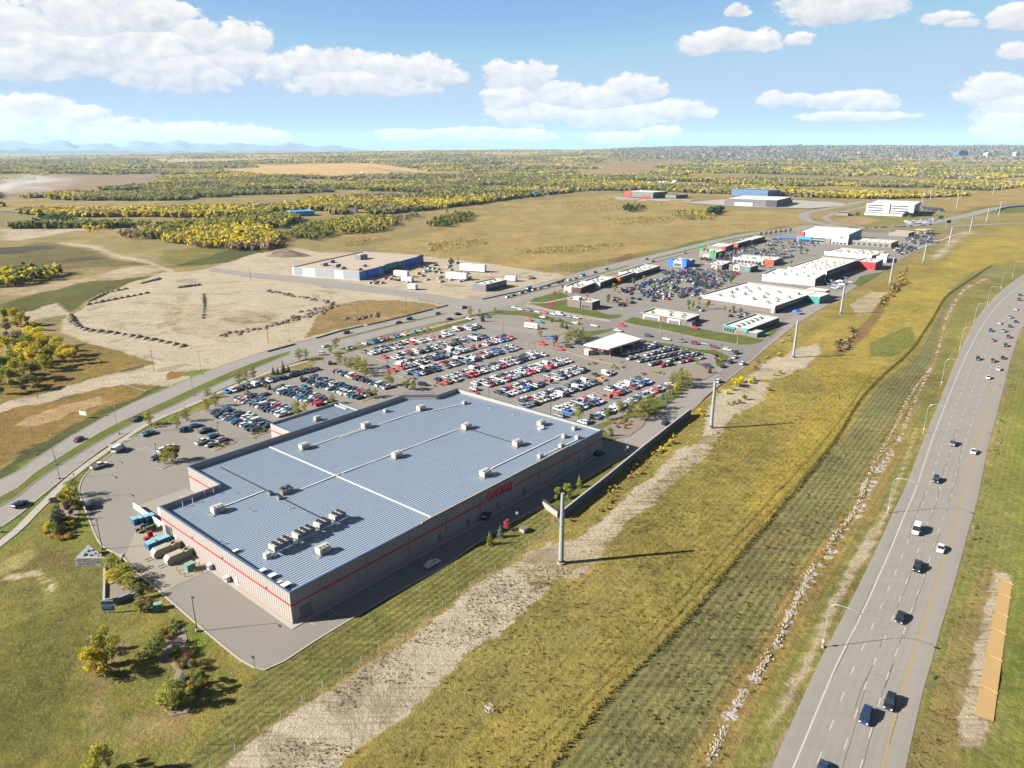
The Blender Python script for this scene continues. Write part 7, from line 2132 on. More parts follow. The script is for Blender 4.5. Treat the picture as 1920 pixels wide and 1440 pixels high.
for(a,b),l in zip(CORRAL,('red cart corral in the ninth long row near the garden','red cart corral between the seventh and eighth long rows','red cart corral in the sunny row by the avenue','red cart corral in the third long row')):
 A_,B_=Vector(G2(a)),Vector(G2(b));d=(B_-A_);L=d.length
 o=empty('cart_corral',(A_.x,A_.y,0.04),math.atan2(d.y,d.x),l,'cart corral')
 for s in(-1.2,1.2):
  for z in(0.5,0.9):
   mb=MB();mb.tube([(0,s,z),(L,s,z)],0.05,0,5);mb.build('rail',[M_RED],o)
  for k in range(int(L/3)+1):
   mb=MB();mb.box(k*3-.05,k*3+.05,s-.05,s+.05,0,1.1);mb.build('post',[M_RED],o)
 mb=MB();mb.box(L-.1,L+.1,-1.3,1.3,0.3,2.2);mb.build('end_board',[M_CRIM],o)
 mb=MB();mb.box(0.3,L*.6,-.9,.9,0.2,1.0);mb.build('nested_cart_line',[M_GALV],o)
 # ---------------------------------------------------------------- trees and shrubs near at hand
def leaf_material(name,cols,twig=None):
 m,t,b=new_mat(name)
 g=t.n('ShaderNodeNewGeometry')
 ri=g.outputs['Random Per Island']
 oi=t.n('ShaderNodeObjectInfo').outputs['Random']
 r=t.m('FRACT',t.m('ADD',ri,t.m('MULTIPLY',oi,0.37)))
 ramp=t.n('ShaderNodeValToRGB')
 t.l(r,ramp.inputs[0])
 e=ramp.color_ramp.elements
 while len(e)<len(cols):e.new(0.5)
 for i,c in enumerate(cols):
  e[i].position=i/(len(cols)-1);e[i].color=(*c,1)
 v=t.m('ADD',0.8,t.m('MULTIPLY',oi,0.4))
 cc=t.mix(1.0,ramp.outputs[0],t.n('ShaderNodeCombineColor',i_0=v,i_1=v,i_2=v).outputs[0],'MULTIPLY')
 t.l(cc,b.inputs['Base Color'])
 b.inputs['Roughness'].default_value=0.7
 b.inputs['Specular IOR Level'].default_value=0.2
 tr=t.n('ShaderNodeBsdfTranslucent');t.l(cc,tr.inputs[0])
 ms=t.n('ShaderNodeMixShader',i_0=0.28)
 t.l(b.outputs[0],ms.inputs[1]);t.l(tr.outputs[0],ms.inputs[2])
 out=[n for n in m.node_tree.nodes if n.type=='OUTPUT_MATERIAL'][0]
 t.l(ms.outputs[0],out.inputs[0])
 return m
KL=1.3
LC=lambda*a:C(*a,KL)
LM={'yellow':leaf_material('leaf_yellow',[LC(214,190,26),LC(232,208,44),LC(196,176,34),LC(166,158,44)]),'olive':leaf_material('leaf_olive',[LC(120,124,50),LC(150,146,66),LC(96,106,44),LC(170,160,70)]),'green':leaf_material('leaf_green',[LC(116,126,54),LC(138,142,62),LC(92,106,46),LC(150,150,68)]),'mixed':leaf_material('leaf_mixed',[LC(198,180,42),LC(158,156,54),LC(126,134,50),LC(180,164,48)]),'spruce':leaf_material('needle_dark',[LC(50,72,52),LC(66,88,60),LC(40,58,46),LC(78,98,72)]),'bluespruce':leaf_material('needle_blue',[LC(92,116,110),LC(110,134,126),LC(74,98,92),LC(126,146,136)]),'bright':leaf_material('leaf_bright',[LC(150,152,56),LC(172,168,62),LC(124,136,52),LC(108,122,48)]),'purple':leaf_material('leaf_purple',[LC(92,52,66),LC(112,62,74),LC(74,44,56),LC(120,84,80)]),'red':leaf_material('leaf_red',[LC(186,70,70),LC(206,96,88),LC(150,56,56),LC(190,120,96)]),'rust':leaf_material('leaf_rust',[LC(190,132,50),LC(168,112,56),LC(206,156,64),LC(140,104,56)]),'bare':leaf_material('twig_grey',[LC(140,122,108),LC(160,142,124),LC(120,106,96),LC(150,136,110)])}
M_BARK=mat('aspen_bark',C(176,168,150,.6),0.9,var=0.25,scale=3,obj=True)
M_BARKD=mat('dark_bark',C(92,78,66,.6),0.9,var=0.25,scale=3,obj=True)
def leaf_cloud(centres,n,size,seed):
 """leaf clumps scattered through a set of lobes; each lobe (x,y,z,rx,rz)"""
 r=np.random.default_rng(seed)
 w=np.array([c[3]**2*c[4]for c in centres]);w=w/w.sum()
 k=r.choice(len(centres),n,p=w)
 Cn=np.array(centres)[k]
 d=r.normal(size=(n,3));d/=np.linalg.norm(d,axis=1)[:,None]
 rad=r.uniform(0.35,1.0,n)**0.6
 p=Cn[:,:3]+d*rad[:,None]*np.stack([Cn[:,3],Cn[:,3],Cn[:,4]],1)
 nrm=d*0.7+r.normal(size=(n,3))*0.7;nrm[:,2]+=0.25
 nrm/=np.linalg.norm(nrm,axis=1)[:,None]
 a=np.cross(nrm,r.normal(size=(n,3)));a/=np.linalg.norm(a,axis=1)[:,None]
 b_=np.cross(nrm,a)
 s=size*r.uniform(0.6,1.3,n)[:,None]
 v=np.stack([p-a*s-b_*s*.6,p+a*s*.8-b_*s*.8,p+a*s+b_*s*.7,p-a*s*.7+b_*s],1).reshape(-1,3)
 f=np.arange(n*4).reshape(n,4)
 return v,f
TREEMESH={}
def tree_mesh(shape,leaf,var,n=None):
 key=(shape,leaf,var)
 if key in TREEMESH:return TREEMESH[key]
 r=random.Random(hash(shape)%97+var*13 if False else sum(map(ord,shape))+var*13)
 trunk=MB();bark=M_BARK
 if shape=='aspen':
  lobes=[]
  trunk.tube([(0,0,0),(.01,.0,.4),(0,.01,.95)],.018,0,6,.006)
  for i in range(10):
   z=.16+.76*i/9;rad=.06+.13*math.sin(math.pi*(0.15+.8*i/9));a=i*2.4+r.random()
   lobes.append((math.cos(a)*rad*.7,math.sin(a)*rad*.7,z,rad*r.uniform(.6,.95),.09))
   if i%2==0:trunk.tube([(0,0,z-.12),(math.cos(a)*rad,math.sin(a)*rad,z)],.008,0,4,.003)
  v,f=leaf_cloud(lobes,n or 1300,.0135,var)
 elif shape=='round':
  trunk.tube([(0,0,0),(.01,0,.3),(0,.02,.8)],.03,0,6,.01)
  lobes=[]
  for i in range(11):
   a=r.uniform(0,6.28);q=r.uniform(.05,.26);z=r.uniform(.16,.85)
   q*=math.sin(math.pi*min(1,(z-.1)/.9))+.2
   lobes.append((math.cos(a)*q,math.sin(a)*q,z,r.uniform(.10,.19),r.uniform(.09,.15)))
   if i%2:trunk.tube([(0,0,z*.55),(math.cos(a)*q,math.sin(a)*q,z)],.012,0,4,.004)
  v,f=leaf_cloud(lobes,n or 2600,.0155,var)
 elif shape=='spruce':
  bark=M_BARKD
  trunk.tube([(0,0,0),(0,0,.96)],.022,0,6,.004)
  lobes=[]
  for i in range(12):
   z=.10+.84*i/11;rad=.235*(1-(i/11.6))+.012
   for j in range(5 if i<8 else 3):
    a=j*1.2566+i*.7
    lobes.append((math.cos(a)*rad*.6,math.sin(a)*rad*.6,z-rad*.12,rad*.42,.028))
  v,f=leaf_cloud(lobes,n or 900,.019,var)
 else:
  bark=M_BARKD
  lobes=[]
  for i in range(7):
   a=r.uniform(0,6.28);q=r.uniform(0,.5)
   lobes.append((math.cos(a)*q,math.sin(a)*q,r.uniform(.3,.62),r.uniform(.22,.4),r.uniform(.25,.36)))
   trunk.tube([(0,0,0),(math.cos(a)*q,math.sin(a)*q,.5)],.025,0,4,.01)
  v,f=leaf_cloud(lobes,n or 420,.055,var)
  v[:,2]=np.maximum(v[:,2],0.02)
 TREEMESH[key]=(trunk.mesh('trunk',[bark]),fastmesh('crown',v,f,LM[leaf]))
 return TREEMESH[key]
TNAME={'aspen':('aspen_tree','tree'),'round':('leafy_tree','tree'),'spruce':('spruce_tree','spruce'),'shrub':('shrub','shrub')}
rt=random.Random(21)
PLANTS=[]
def plant(shape,leaf,pos,h,label,group=None,wide=1.0):
 tm,cm=tree_mesh(shape,leaf,rt.randint(0,2))
 nm,ct=TNAME[shape]
 o=empty(nm,(pos[0],pos[1],float(pos[2])if len(pos)>2 else 0.0),rt.uniform(0,6.28),label,ct,group)
 o.scale=(h*wide,h*wide,h)
 link('trunk' if shape!='shrub' else 'stems',tm,o)
 link('crown' if shape!='shrub' else 'foliage',cm,o)
 return o
def px(u,v):return G2((u,v))
T=[(280,797,6,'aspen','mixed','by the hedge at the dark pickup'),(332,803,6,'aspen','mixed','beside the dark SUV of the little row'),(350,790,6,'aspen','olive','at the top of the little row'),(322,866,7,'aspen','mixed','on the small island, tallest of three'),(308,870,5,'aspen','mixed','on the small island, hatched side'),(330,862,5.5,'round','olive','on the small island, right of the tallest'),(404,762,6.5,'aspen','olive','at the end of the first double row'),(388,770,6,'aspen','mixed','left end of the first double row'),(449,722,7,'aspen','olive','behind the single hedge row at the red car'),(461,716,6,'aspen','mixed','second behind the single hedge row'),(475,711,6.5,'aspen','olive','third behind the single hedge row'),(390,746,5,'aspen','olive','at the yard end of the sidewalk hedge'),(513,703,5,'spruce','spruce','left of the hedge spruces'),(521,701,4,'spruce','spruce','small one among the hedge spruces'),(532,699,6.5,'spruce','spruce','tallest of the hedge spruces'),(541,697,4.5,'spruce','spruce','right of the hedge spruces'),(566,714,4.5,'spruce','spruce','at the end of the fourth double row'),(506,730,4,'spruce','spruce','at the end of the third double row'),(499,731,3.5,'aspen','olive','left of the third double row spruce'),(465,744,4,'aspen','olive','at the end of the second double row'),(561,676,7,'aspen','olive','left of the lot entrance'),(574,673,6,'aspen','olive','at the lot entrance bend'),(630,655,7,'aspen','olive','right of the lot entrance'),(620,663,5,'aspen','mixed','at the lot entrance corner bed'),(636,684,7,'aspen','olive','first in the aspen divider'),(647,688,6,'aspen','mixed','second in the aspen divider'),(658,692,7,'aspen','olive','third in the aspen divider'),(668,697,6.5,'aspen','olive','fourth in the aspen divider'),(678,701,7,'aspen','mixed','fifth in the aspen divider'),(686,706,6,'aspen','olive','last in the aspen divider'),(671,686,6,'aspen','olive','across the aspen divider bed'),(684,692,6,'aspen','mixed','at the end of the aspen divider bed'),(726,724,6.5,'aspen','mixed','at the entrance end of the divider row'),(735,722,5,'aspen','mixed','right of the divider row end'),(763,730,5.5,'round','bright','behind the entrance block, left'),(775,732,5,'round','olive','behind the entrance block, right'),(555,777,6.5,'aspen','mixed','before the annex roof, left of two'),(571,772,5,'aspen','mixed','before the annex roof, right of two'),(623,757,5,'aspen','mixed','behind the annex corner'),(692,747,5,'aspen','olive','at the warehouse end of the fourth double row'),(704,744,4.5,'aspen','mixed','at the side canopy'),(905,603,7,'spruce','spruce','tall and alone at the junction corner of the lot'),(881,592,7,'aspen','olive','tall and thin at the junction corner'),(899,589,4,'aspen','olive','small at the junction corner hedge'),(928,586,4,'aspen','olive','small in the middle of the junction hedge'),(1035,604,3.5,'spruce','spruce','left of the leafy spruce pair'),(1053,614,7,'spruce','green','tall in the spruce pair by the empty stalls'),(1062,617,5,'spruce','spruce','right in the spruce pair by the empty stalls'),(1012,632,6,'aspen','mixed','yellowing beside the caravan'),(1064,646,8,'aspen','olive','left in the aspen clump by the fuel canopy'),(1071,640,9,'aspen','olive','tallest in the aspen clump by the fuel canopy'),(1079,637,8,'aspen','mixed','middle of the aspen clump by the fuel canopy'),(1086,641,7,'aspen','olive','front of the aspen clump by the fuel canopy'),(1092,634,7,'aspen','olive','right in the aspen clump by the fuel canopy'),(1042,643,5,'round','purple','dark red on the round planted bed'),(1038,650,3.5,'round','rust','low on the round planted bed'),(1331,700,4.5,'spruce','spruce','alone at the queue lot point'),(1343,678,4.5,'round','purple','dark red at the queue lot bend'),(1322,693,3,'round','red','small red at the queue lot point'),(1307,684,4.5,'aspen','mixed','at the end of the queue lanes'),(1262,722,7,'aspen','olive','left in the clump at the lot exit'),(1272,727,8,'aspen','olive','front of the clump at the lot exit'),(1283,722,8,'aspen','mixed','middle of the clump at the lot exit'),(1290,728,7,'aspen','olive','right in the clump at the lot exit'),(1276,714,7,'aspen','olive','back of the clump at the lot exit'),(1266,733,4,'round','yellow','golden under the lot exit clump'),(1242,749,4.2,'spruce','bluespruce','left of the blue spruce pair in the garden'),(1250,756,4.2,'spruce','bluespruce','right of the blue spruce pair in the garden'),(1254,740,5,'round','bare','bare and grey above the blue spruces'),(1260,746,4,'round','bare','bare and grey beside the blue spruces'),(1146,818,4.5,'spruce','bluespruce','alone beside the warehouse corner'),(1172,804,3,'spruce','green','small on the mulch beside the corner garden'),(1198,788,9,'aspen','olive','tallest in the garden beside the service road'),(1210,776,8,'aspen','olive','second tallest in the garden beside the service road'),(1221,768,8,'aspen','olive','third up the garden beside the service road'),(1205,781,8,'aspen','mixed','between the tallest garden trees'),(1184,772,6,'aspen','olive','behind the tallest garden tree'),(1160,773,6,'aspen','olive','at the parked row above the garden'),(1138,787,5,'aspen','olive','at the lower parked row beside the garden'),(1084,787,6,'aspen','mixed','alone at the end of the ninth long row'),(1176,783,4,'round','olive','low behind the garden mulch'),(918,1021,4.6,'spruce','bright','pale green on the bank, nearest the camera'),(938,1007,4.4,'spruce','bluespruce','blue-grey on the bank beside the pale one'),(950,994,3.6,'aspen','red','small and red on the bank edge'),(1045,938,4.8,'round','bright','yellow-green left behind the steel pole'),(1064,932,5.2,'round','bright','yellow-green right behind the steel pole'),(1086,914,5,'spruce','bright','pale green up the terrace past the steel pole')]
for u,v,h,sh,lf,w in T:
 nm={'aspen':'slender tree','round':'rounded tree','spruce':'conifer'}[sh]
 cl={'mixed':'yellowing','olive':'olive green','green':'green','spruce':'dark','bluespruce':'blue-grey','bright':'yellow-green','purple':'purple','red':'red','rust':'rusty','yellow':'golden','bare':'leafless'}[lf]
 w=' '.join(x for x in w.split()if True)
 plant(sh,lf,px(u,v),h*1.05,(cl+' '+nm+' '+w),'young trees round the lots',1.35 if sh=='aspen' else 1.0)
MT=[(1187,535,7),(1208,528,6),(1248,545,7),(1269,540,8),(1152,548,8),(1308,524,7),(1371,532,8),(1227,541,5),(1140,568,7),(1311,572,7),(1327,580,8),(1290,582,8),(1299,578,6),(1358,584,5),(1375,584,5),(1271,557,5),(1300,497,6),(1350,486,7),(1415,495,7),(1400,492,6),(1431,502,7),(1450,468,7),(1492,465,7),(1511,479,8),(1308,522,6),(1483,500,7),(1322,548,5),(1456,578,6),(1364,566,4),(1690,466,7),(1700,470,5)]
for k,(u,v,h)in enumerate(MT):
 plant('round',('olive','mixed','green')[k%3],px(u,v),h,'small rounded lot tree among the far shops','lot trees among the far shops',0.8)
for k in range(7):
 plant('round','purple',px(1427+9.2*k,443-1.2*k),6,'dark purple tree in the row of seven at the end of the avenue','row of dark trees at the avenue end')
for u,v,h,lf in((1100,560,5,'rust'),(1158,568,5,'rust'),(1175,570,5,'rust'),(1388,588,4.5,'purple'),(1040,556,5,'red'),(1062,552,4,'olive')):
 plant('aspen',lf,px(u,v),h,{'rust':'rusty thin tree on the kerb by the drive-through','purple':'dark red tree before the taupe anchor wall','red':'thin red tree on the corner lawn','olive':'thin olive tree on the corner lawn'}[lf],'thin trees by the drive-through' if lf=='rust' else None,1.4)
bed=MB()
bed.sheet([G2(p)for p in((310,1190),(325,1168),(345,1172),(352,1200),(338,1240),(345,1262),(385,1270),(392,1300),(360,1335),(322,1342),(300,1325),(318,1290),(330,1258),(315,1238),(300,1245),(292,1240))],0.06)
bed.sheet([G2(p)for p in((82,1000),(100,985),(104,960),(120,945),(140,938),(148,960),(140,985),(142,1005),(112,1012))],0.06)
bed.sheet([G2(p)for p in((1130,805),(1165,785),(1215,780),(1205,800),(1180,818),(1150,822))],0.17)
bed.sheet([G2(p)for p in((1290,692),(1330,680),(1345,700),(1320,712),(1290,708))],0.19)
structure(bed,'planting_beds',[M_MULCH])
NT_=[(183,1268,7.6,'round','yellow','golden poplar in front of the lone pair on the near lawn',0.95),(200,1246,8.4,'round','mixed','green and gold poplar at the back of the lone pair',0.9),(176,1225,4.6,'round','bare','grey leafless bush behind the golden poplar',0.9),(208,1268,2.6,'shrub','olive','low olive bush at the foot of the lone poplars',0.8),(188,1462,7.5,'round','mixed','yellowing poplar cut by the lower frame edge',0.75),(202,1440,4.5,'round','bare','grey bush behind the yellowing poplar at the frame edge',0.7),(293,1236,6.0,'aspen','green','green aspen left in the trio beside the mulch strip',1.25),(302,1222,5.6,'aspen','green','green aspen middle of the trio beside the mulch strip',1.25),(298,1210,5,'aspen','olive','olive aspen at the back of the trio',1.2),(318,1330,6.2,'aspen','bright','bright aspen at the near end of the long bed',1.35),(328,1312,5.8,'aspen','bright','bright aspen second in the long bed',1.35),(358,1322,5.4,'round','olive','leafy olive tree right of the bright aspens',0.8),(370,1300,5.2,'round','green','leafy green tree at the shadow side of the bed',0.8),(380,1282,4.4,'round','olive','leafy olive tree furthest right in the bed',0.85),(354,1246,3.4,'aspen','purple','purple slender tree in the middle of the long bed',1.3),(345,1280,3.6,'spruce','bluespruce','blue-grey conifer in the middle of the long bed',1.1),(362,1258,3.4,'round','green','low green tree beside the purple one',1.0),(112,978,7.0,'spruce','spruce','dark spruce tallest in the bed by the avenue',1.2),(106,990,6.5,'spruce','spruce','dark spruce in front of the tallest in the avenue bed',1.1),(108,1001,5.2,'spruce','green','green conifer at the near end of the avenue bed',1.1),(131,966,4.6,'round','purple','purple round tree in the avenue bed',0.95),(122,950,5.5,'round','mixed','yellowing tree at the stone wall by the avenue',0.8),(134,945,6,'aspen','mixed','slender yellowing tree at the lamp by the yard kerb',1.6),(136,930,6,'aspen','olive','slender olive tree behind the avenue bed',1.2),(94,998,3.6,'round','yellow','small golden tree at the left end of the avenue bed',0.9),(212,1072,5.0,'aspen','bright','yellow-green slender tree at the top of the terrace bed',1.8),(214,1095,4.0,'aspen','yellow','golden slender tree at the terrace wall',1.8),(232,1090,5,'aspen','mixed','yellowing slender tree right in the terrace bed',1.8),(244,1105,4.6,'aspen','mixed','yellowing slender tree at the spillway',1.8),(262,1120,4.2,'round','green','dark green tree at the end of the curved wall',0.8),(264,1150,3.4,'round','bright','bright yellow-green bush beside the pale utility cabinet',0.95)]
for u,v,h,sh,lf,l,wd in NT_:
 plant(sh,lf,px(u,v),h*(.95 if u>280 else 1.08),l,None,wd*(1.3 if sh=='aspen' else 1.12))
SH=[]
rs=random.Random(5)
def shrubs(poly,n,leaves,h,where,cap=None):
 W_=[Vector(G2(p))for p in poly]
 x0,x1=min(w.x for w in W_),max(w.x for w in W_);y0,y1=min(w.y for w in W_),max(w.y for w in W_)
 k=0;tries=0
 while k<n and tries<n*60:
  tries+=1
  x,y=rs.uniform(x0,x1),rs.uniform(y0,y1)
  if inpoly(np.array([x]),np.array([y]),[(w.x,w.y)for w in W_])[0]:
   SH.append((x,y,h*rs.uniform(.7,1.25),rs.choice(leaves),where));k+=1
shrubs([(296,1195),(312,1170),(330,1165),(336,1180),(318,1200)],16,['olive','rust','green'],1.3,'in the back of the long near bed')
shrubs([(326,1225),(345,1215),(356,1232),(340,1255),(326,1245)],16,['rust','mixed','green'],1.4,'in the middle of the long near bed')
shrubs([(298,1325),(330,1270),(370,1262),(392,1285),(388,1310),(350,1335),(320,1342)],40,['green','olive','rust','green'],1.4,'at the near end of the long bed')
shrubs([(80,1000),(95,985),(102,1000),(140,1000),(142,1010),(112,1014),(84,1006)],20,['rust','yellow','rust'],1.3,'along the front of the avenue bed')
shrubs([(112,975),(140,970),(140,996),(112,998)],24,['yellow','olive','rust','bare'],1.3,'inside the avenue bed')
shrubs([(118,950),(146,936),(150,955),(138,968)],10,['mixed','purple','olive'],1.4,'at the top of the avenue bed')
shrubs([(200,1066),(215,1062),(240,1085),(255,1110),(230,1122),(201,1132)],30,['rust','mixed','bright','bare'],1.0,'in the terrace bed above the blue board')
shrubs([(258,1122),(275,1118),(290,1130),(280,1150),(262,1150)],14,['rust','olive','bare'],1.4,'beside the pale utility cabinet')
shrubs([(285,800),(305,790),(312,795),(296,805)],8,['olive','rust'],1.2,'at the hedge by the dark pickup')
shrubs([(402,838),(438,826),(440,830),(404,843)],10,['olive','green'],1.0,'in the planted strip of the little row')
shrubs([(472,812),(505,803),(506,808),(474,818)],12,['olive','green'],1.1,'in the planted strip at the end of the first double row')
shrubs([(1128,812),(1150,790),(1190,782),(1178,800),(1150,806)],16,['rust','olive','purple','bare'],1.2,'on the mulch beside the warehouse corner')
shrubs([(1320,676),(1345,668),(1352,680),(1335,692)],10,['olive','bare','green'],1.3,'at the bend of the queue lot')
shrubs([(1122,676),(1060,660),(1062,656),(1090,662),(1165,680),(1160,684)],16,['rust','olive'],1.0,'along the kerb before the fuel canopy')
shrubs([(1215,694),(1245,698),(1243,702),(1218,698)],8,['yellow','olive'],1.0,'in the yellow strip before the queue lot')
shrubs([(890,590),(925,586),(960,586),(958,591),(900,595)],16,['rust','olive','bare'],1.2,'in the junction hedge')
shrubs([(1210,640),(1300,655),(1340,662),(1336,668),(1290,662),(1212,644)],18,['olive','green','rust'],1.3,'in the hedge behind the queue lot')
for u,v,w in((727,700,'at the end of the third long row'),(770,709,'at the end of the fourth long row'),(820,723,'at the end of the fifth long row'),(920,602,'on the island beside the lot corner spruce'),(965,606,'on the island of the empty stalls'),(1155,690,'on the island right of the white van'),(1200,703,'on the island at the far end of the ninth row'),(1105,683,'on the island at the end of the seventh row'),(1010,662,'on the island at the end of the fifth row'),(525,727,'on the island of the third double row'),(460,742,'on the island of the second double row')):
 shrubs([(u-14,v),(u,v-5),(u+14,v),(u,v+5)],6,['olive','rust','green'],1.1,w)
for u,v,h,lf,w in((1381,724,4.2,'yellow','golden, on the bank opposite the queue lot'),(1388,716,3,'yellow',''),(1372,731,2.4,'yellow',''),(1362,738,2.2,'yellow',''),(1407,718,2.8,'yellow','x'),(1414,714,2.4,'mixed','x'),(1397,749,2.6,'olive','y'),(1386,755,2.0,'olive','y'),(1376,757,1.8,'olive','y'),(1366,759,1.6,'mixed','y'),(1442,733,2.2,'rust','z'),(1450,704,2.2,'yellow','z'),(1462,700,2.0,'mixed','z'),(1476,693,2.0,'yellow','z'),(1260,832,2.4,'yellow','w'),(1318,780,2.0,'yellow','w'),(1312,772,1.8,'yellow','w')):
 x,y=px(u,v)
 SH.append((x,y,h,lf,{'x':'at the edge of the pale dirt patch','y':'in the middle of the pale dirt patch','z':'past the pale dirt patch','w':'below the service road bank'}.get(w,'on the bank opposite the queue lot')))
SH.sort(key=lambda q:math.hypot(q[0],q[1]))
LNM={'olive':'olive','rust':'rusty orange','green':'green','yellow':'golden yellow','mixed':'yellowing','purple':'purple','bare':'leafless grey','bright':'yellow-green'}
for x,y,h,lf,w in SH[:290]:
 plant('shrub',lf,(x,y),h,'low '+LNM[lf]+' shrub '+w,LNM[lf]+' shrubs '+w,0.95)
ik=MB()
iz_=[0.155]
def island(poly,mi=0):
 w=[G2(p)for p in poly]
 iz_[0]+=0.004
 ik.prism(w,0.0,iz_[0],1,0)
for a,b,dbl,occ,mx,phr,endp in ROWS:
 if not dbl:continue
 A_,B_=Vector(G2(a)),Vector(G2(b));d=(B_-A_).normalized();n=Vector((-d.y,d.x))
 for e,s in((A_,-1),(B_,1)):
  c=e+d*s*1.9
  ik.obox((c.x,c.y),d,2.4,10.2,0.0,0.15,1,0)
island([(600,690),(620,683),(640,690),(700,712),(740,726),(730,730),(690,714),(625,692)])
island([(1016,655),(1024,645),(1042,641),(1048,650),(1040,657)])
island([(1058,658),(1066,655),(1120,670),(1175,684),(1170,688),(1100,672)])
island([(1028,628),(1060,618),(1066,622),(1034,634),(990,646),(985,644)])
island([(290,876),(303,868),(310,858),(322,856),(336,866),(318,874),(305,880)])
island([(395,842),(436,826),(444,830),(402,846)])
island([(470,818),(506,804),(510,808),(474,822)])
structure(ik,'parking_islands',[M_MULCH,M_KERB])
gl=MB()
def lawn(poly,mi=0,z=0.13):
 w=[G2(p)for p in poly]
 iz_[0]+=0.004
 gl.prism(w,0.0,iz_[0]-0.06,1,mi)
lawn([Z2(805,880),Z2(900,838),Z2(965,850),Z2(1380,918),Z2(1660,975),Z2(1750,990),Z3(480,1010),Z3(560,1032),Z3(640,1040),Z3(590,1070),Z3(500,1088),Z3(390,1085),Z3(0,1015),Z2(1200,960),Z2(900,905)],0)
lawn([Z3(640,1010),Z3(770,905),Z3(780,930),Z3(690,1018)],0)
lawn([(992,569),(1000,560),(1050,548),(1062,552),(1072,560),(1100,576),(1140,590),(1168,590),(1160,596),(1140,599),(1085,590),(1030,580)],0)
lawn([(1085,637),(1100,622),(1150,616),(1140,622),(1110,630),(1092,638)],0)
lawn([(1208,638),(1260,646),(1310,656),(1340,656),(1366,668),(1362,680),(1345,688),(1340,680),(1350,672),(1330,664),(1270,656),(1215,643)],1-1)
lawn([(1120,822),(1146,828),(1190,806),(1240,768),(1290,728),(1280,720),(1262,728),(1200,768),(1150,786),(1110,800)],0)
lawn([(488,706),(512,700),(562,694),(584,688),(600,690),(560,700),(520,712),(490,716)],0)
lawn([(640,655),(700,641),(790,622),(880,599),(885,602),(800,625),(720,642),(650,660)],0)
lawn([(895,590),(935,582),(985,584),(1030,594),(1075,606),(1072,610),(1020,601),(975,592),(930,590),(900,598)],0)
lawn([Z3(1440,540),Z3(1500,470),Z3(1640,440),Z3(1700,440),Z3(1600,500),Z3(1480,570)],0)
structure(gl,'site_lawns',[M_GREEN,M_KERB])
pd_=MB().sheet([G2(p)for p in((1022,572),(1030,567),(1040,568),(1038,574),(1028,577))],0.16)
structure(pd_,'red_plaza',[M_RPAINT])
cp_=MB();cp_.kerb([(p.x,p.y)for p in spline(wpts([(985,567),(1020,568),(1060,560),(1080,556)]),3)],2.5,0,0.15)
cp_.kerb([(p.x,p.y)for p in spline(wpts([(985,572),(1030,582),(1090,594),(1145,602)]),3)],2.0,0,0.15)
structure(cp_,'plaza_path',[M_CONC])
# ---------------------------------------------------------------- groves, woods and the far country
def wood_material(name):
 m,t,b=new_mat(name)
 a=t.n('ShaderNodeAttribute',attribute_name='tint').outputs['Color']
 t.l(a,b.inputs['Base Color'])
 b.inputs['Roughness'].default_value=0.8
 b.inputs['Specular IOR Level'].default_value=0.1
 tr=t.n('ShaderNodeBsdfTranslucent');t.l(a,tr.inputs[0])
 ms=t.n('ShaderNodeMixShader',i_0=0.4)
 t.l(b.outputs[0],ms.inputs[1]);t.l(tr.outputs[0],ms.inputs[2])
 out=[n for n in m.node_tree.nodes if n.type=='OUTPUT_MATERIAL'][0]
 t.l(ms.outputs[0],out.inputs[0])
 return m
M_WOODS=wood_material('woodland_leaves')
PAL={'green':[(116,122,62),(102,112,58),(132,134,70)],'yellow':[(196,178,44),(180,164,52),(208,186,52)],'olive':[(156,146,76),(142,136,72),(168,154,80)],'bare':[(150,134,112),(136,122,100),(160,146,118)],'dark':[(62,76,52),(50,64,46),(72,84,56)],'rust':[(170,128,66),(150,116,64),(178,142,76)]}
def wood(name,X,Y,Hh,W_,colours,nq=9,seed=1,terrain=True):
 """one wood: every tree a small cloud of leaf clumps, all joined"""
 r=np.random.default_rng(seed)
 n=len(X)
 Z=HZ(X,Y)if terrain else np.zeros(n)
 d=r.normal(size=(n,nq,3));d/=np.linalg.norm(d,axis=2)[...,None]
 rad=r.uniform(0.3,1.0,(n,nq,1))
 c=d*rad*np.stack([W_*.5,W_*.5,Hh*.42],1)[:,None,:]
 taper=1.0-0.45*np.clip(d[...,2:3]*rad,0,1)
 c[...,:2]*=taper
 c[...,2]+=(Hh*.56)[:,None]
 base=np.stack([X,Y,Z],1)[:,None,:]
 p=base+c
 nr=d*.6+r.normal(size=d.shape)*.6;nr[...,2]+=.3
 nr/=np.linalg.norm(nr,axis=2)[...,None]
 a=np.cross(nr,r.normal(size=d.shape));a/=np.linalg.norm(a,axis=2)[...,None]
 b_=np.cross(nr,a)
 s=(np.minimum(W_,Hh)*(1.05/math.sqrt(nq)))[:,None,None]*r.uniform(.6,1.15,(n,nq,1))
 v=np.stack([p-a*s-b_*s*.7,p+a*s*.8-b_*s,p+a*s+b_*s*.8,p-a*s*.8+b_*s],2).reshape(-1,3)
 v[:,2]=np.maximum(v[:,2],np.repeat(Z,nq*4)+0.02)
 f=np.arange(n*nq*4).reshape(-1,4)
 tintc=np.repeat(colours,nq*4,axis=0)*np.repeat(r.uniform(.78,1.22,(n*nq,1)),4,axis=0)
 me=fastmesh(name,v,f,M_WOODS,{'tint':('FLOAT_COLOR',np.concatenate([np.clip(tintc,0,1),np.ones((len(v),1))],1))})
 return setp(link(name,me),kind='stuff')
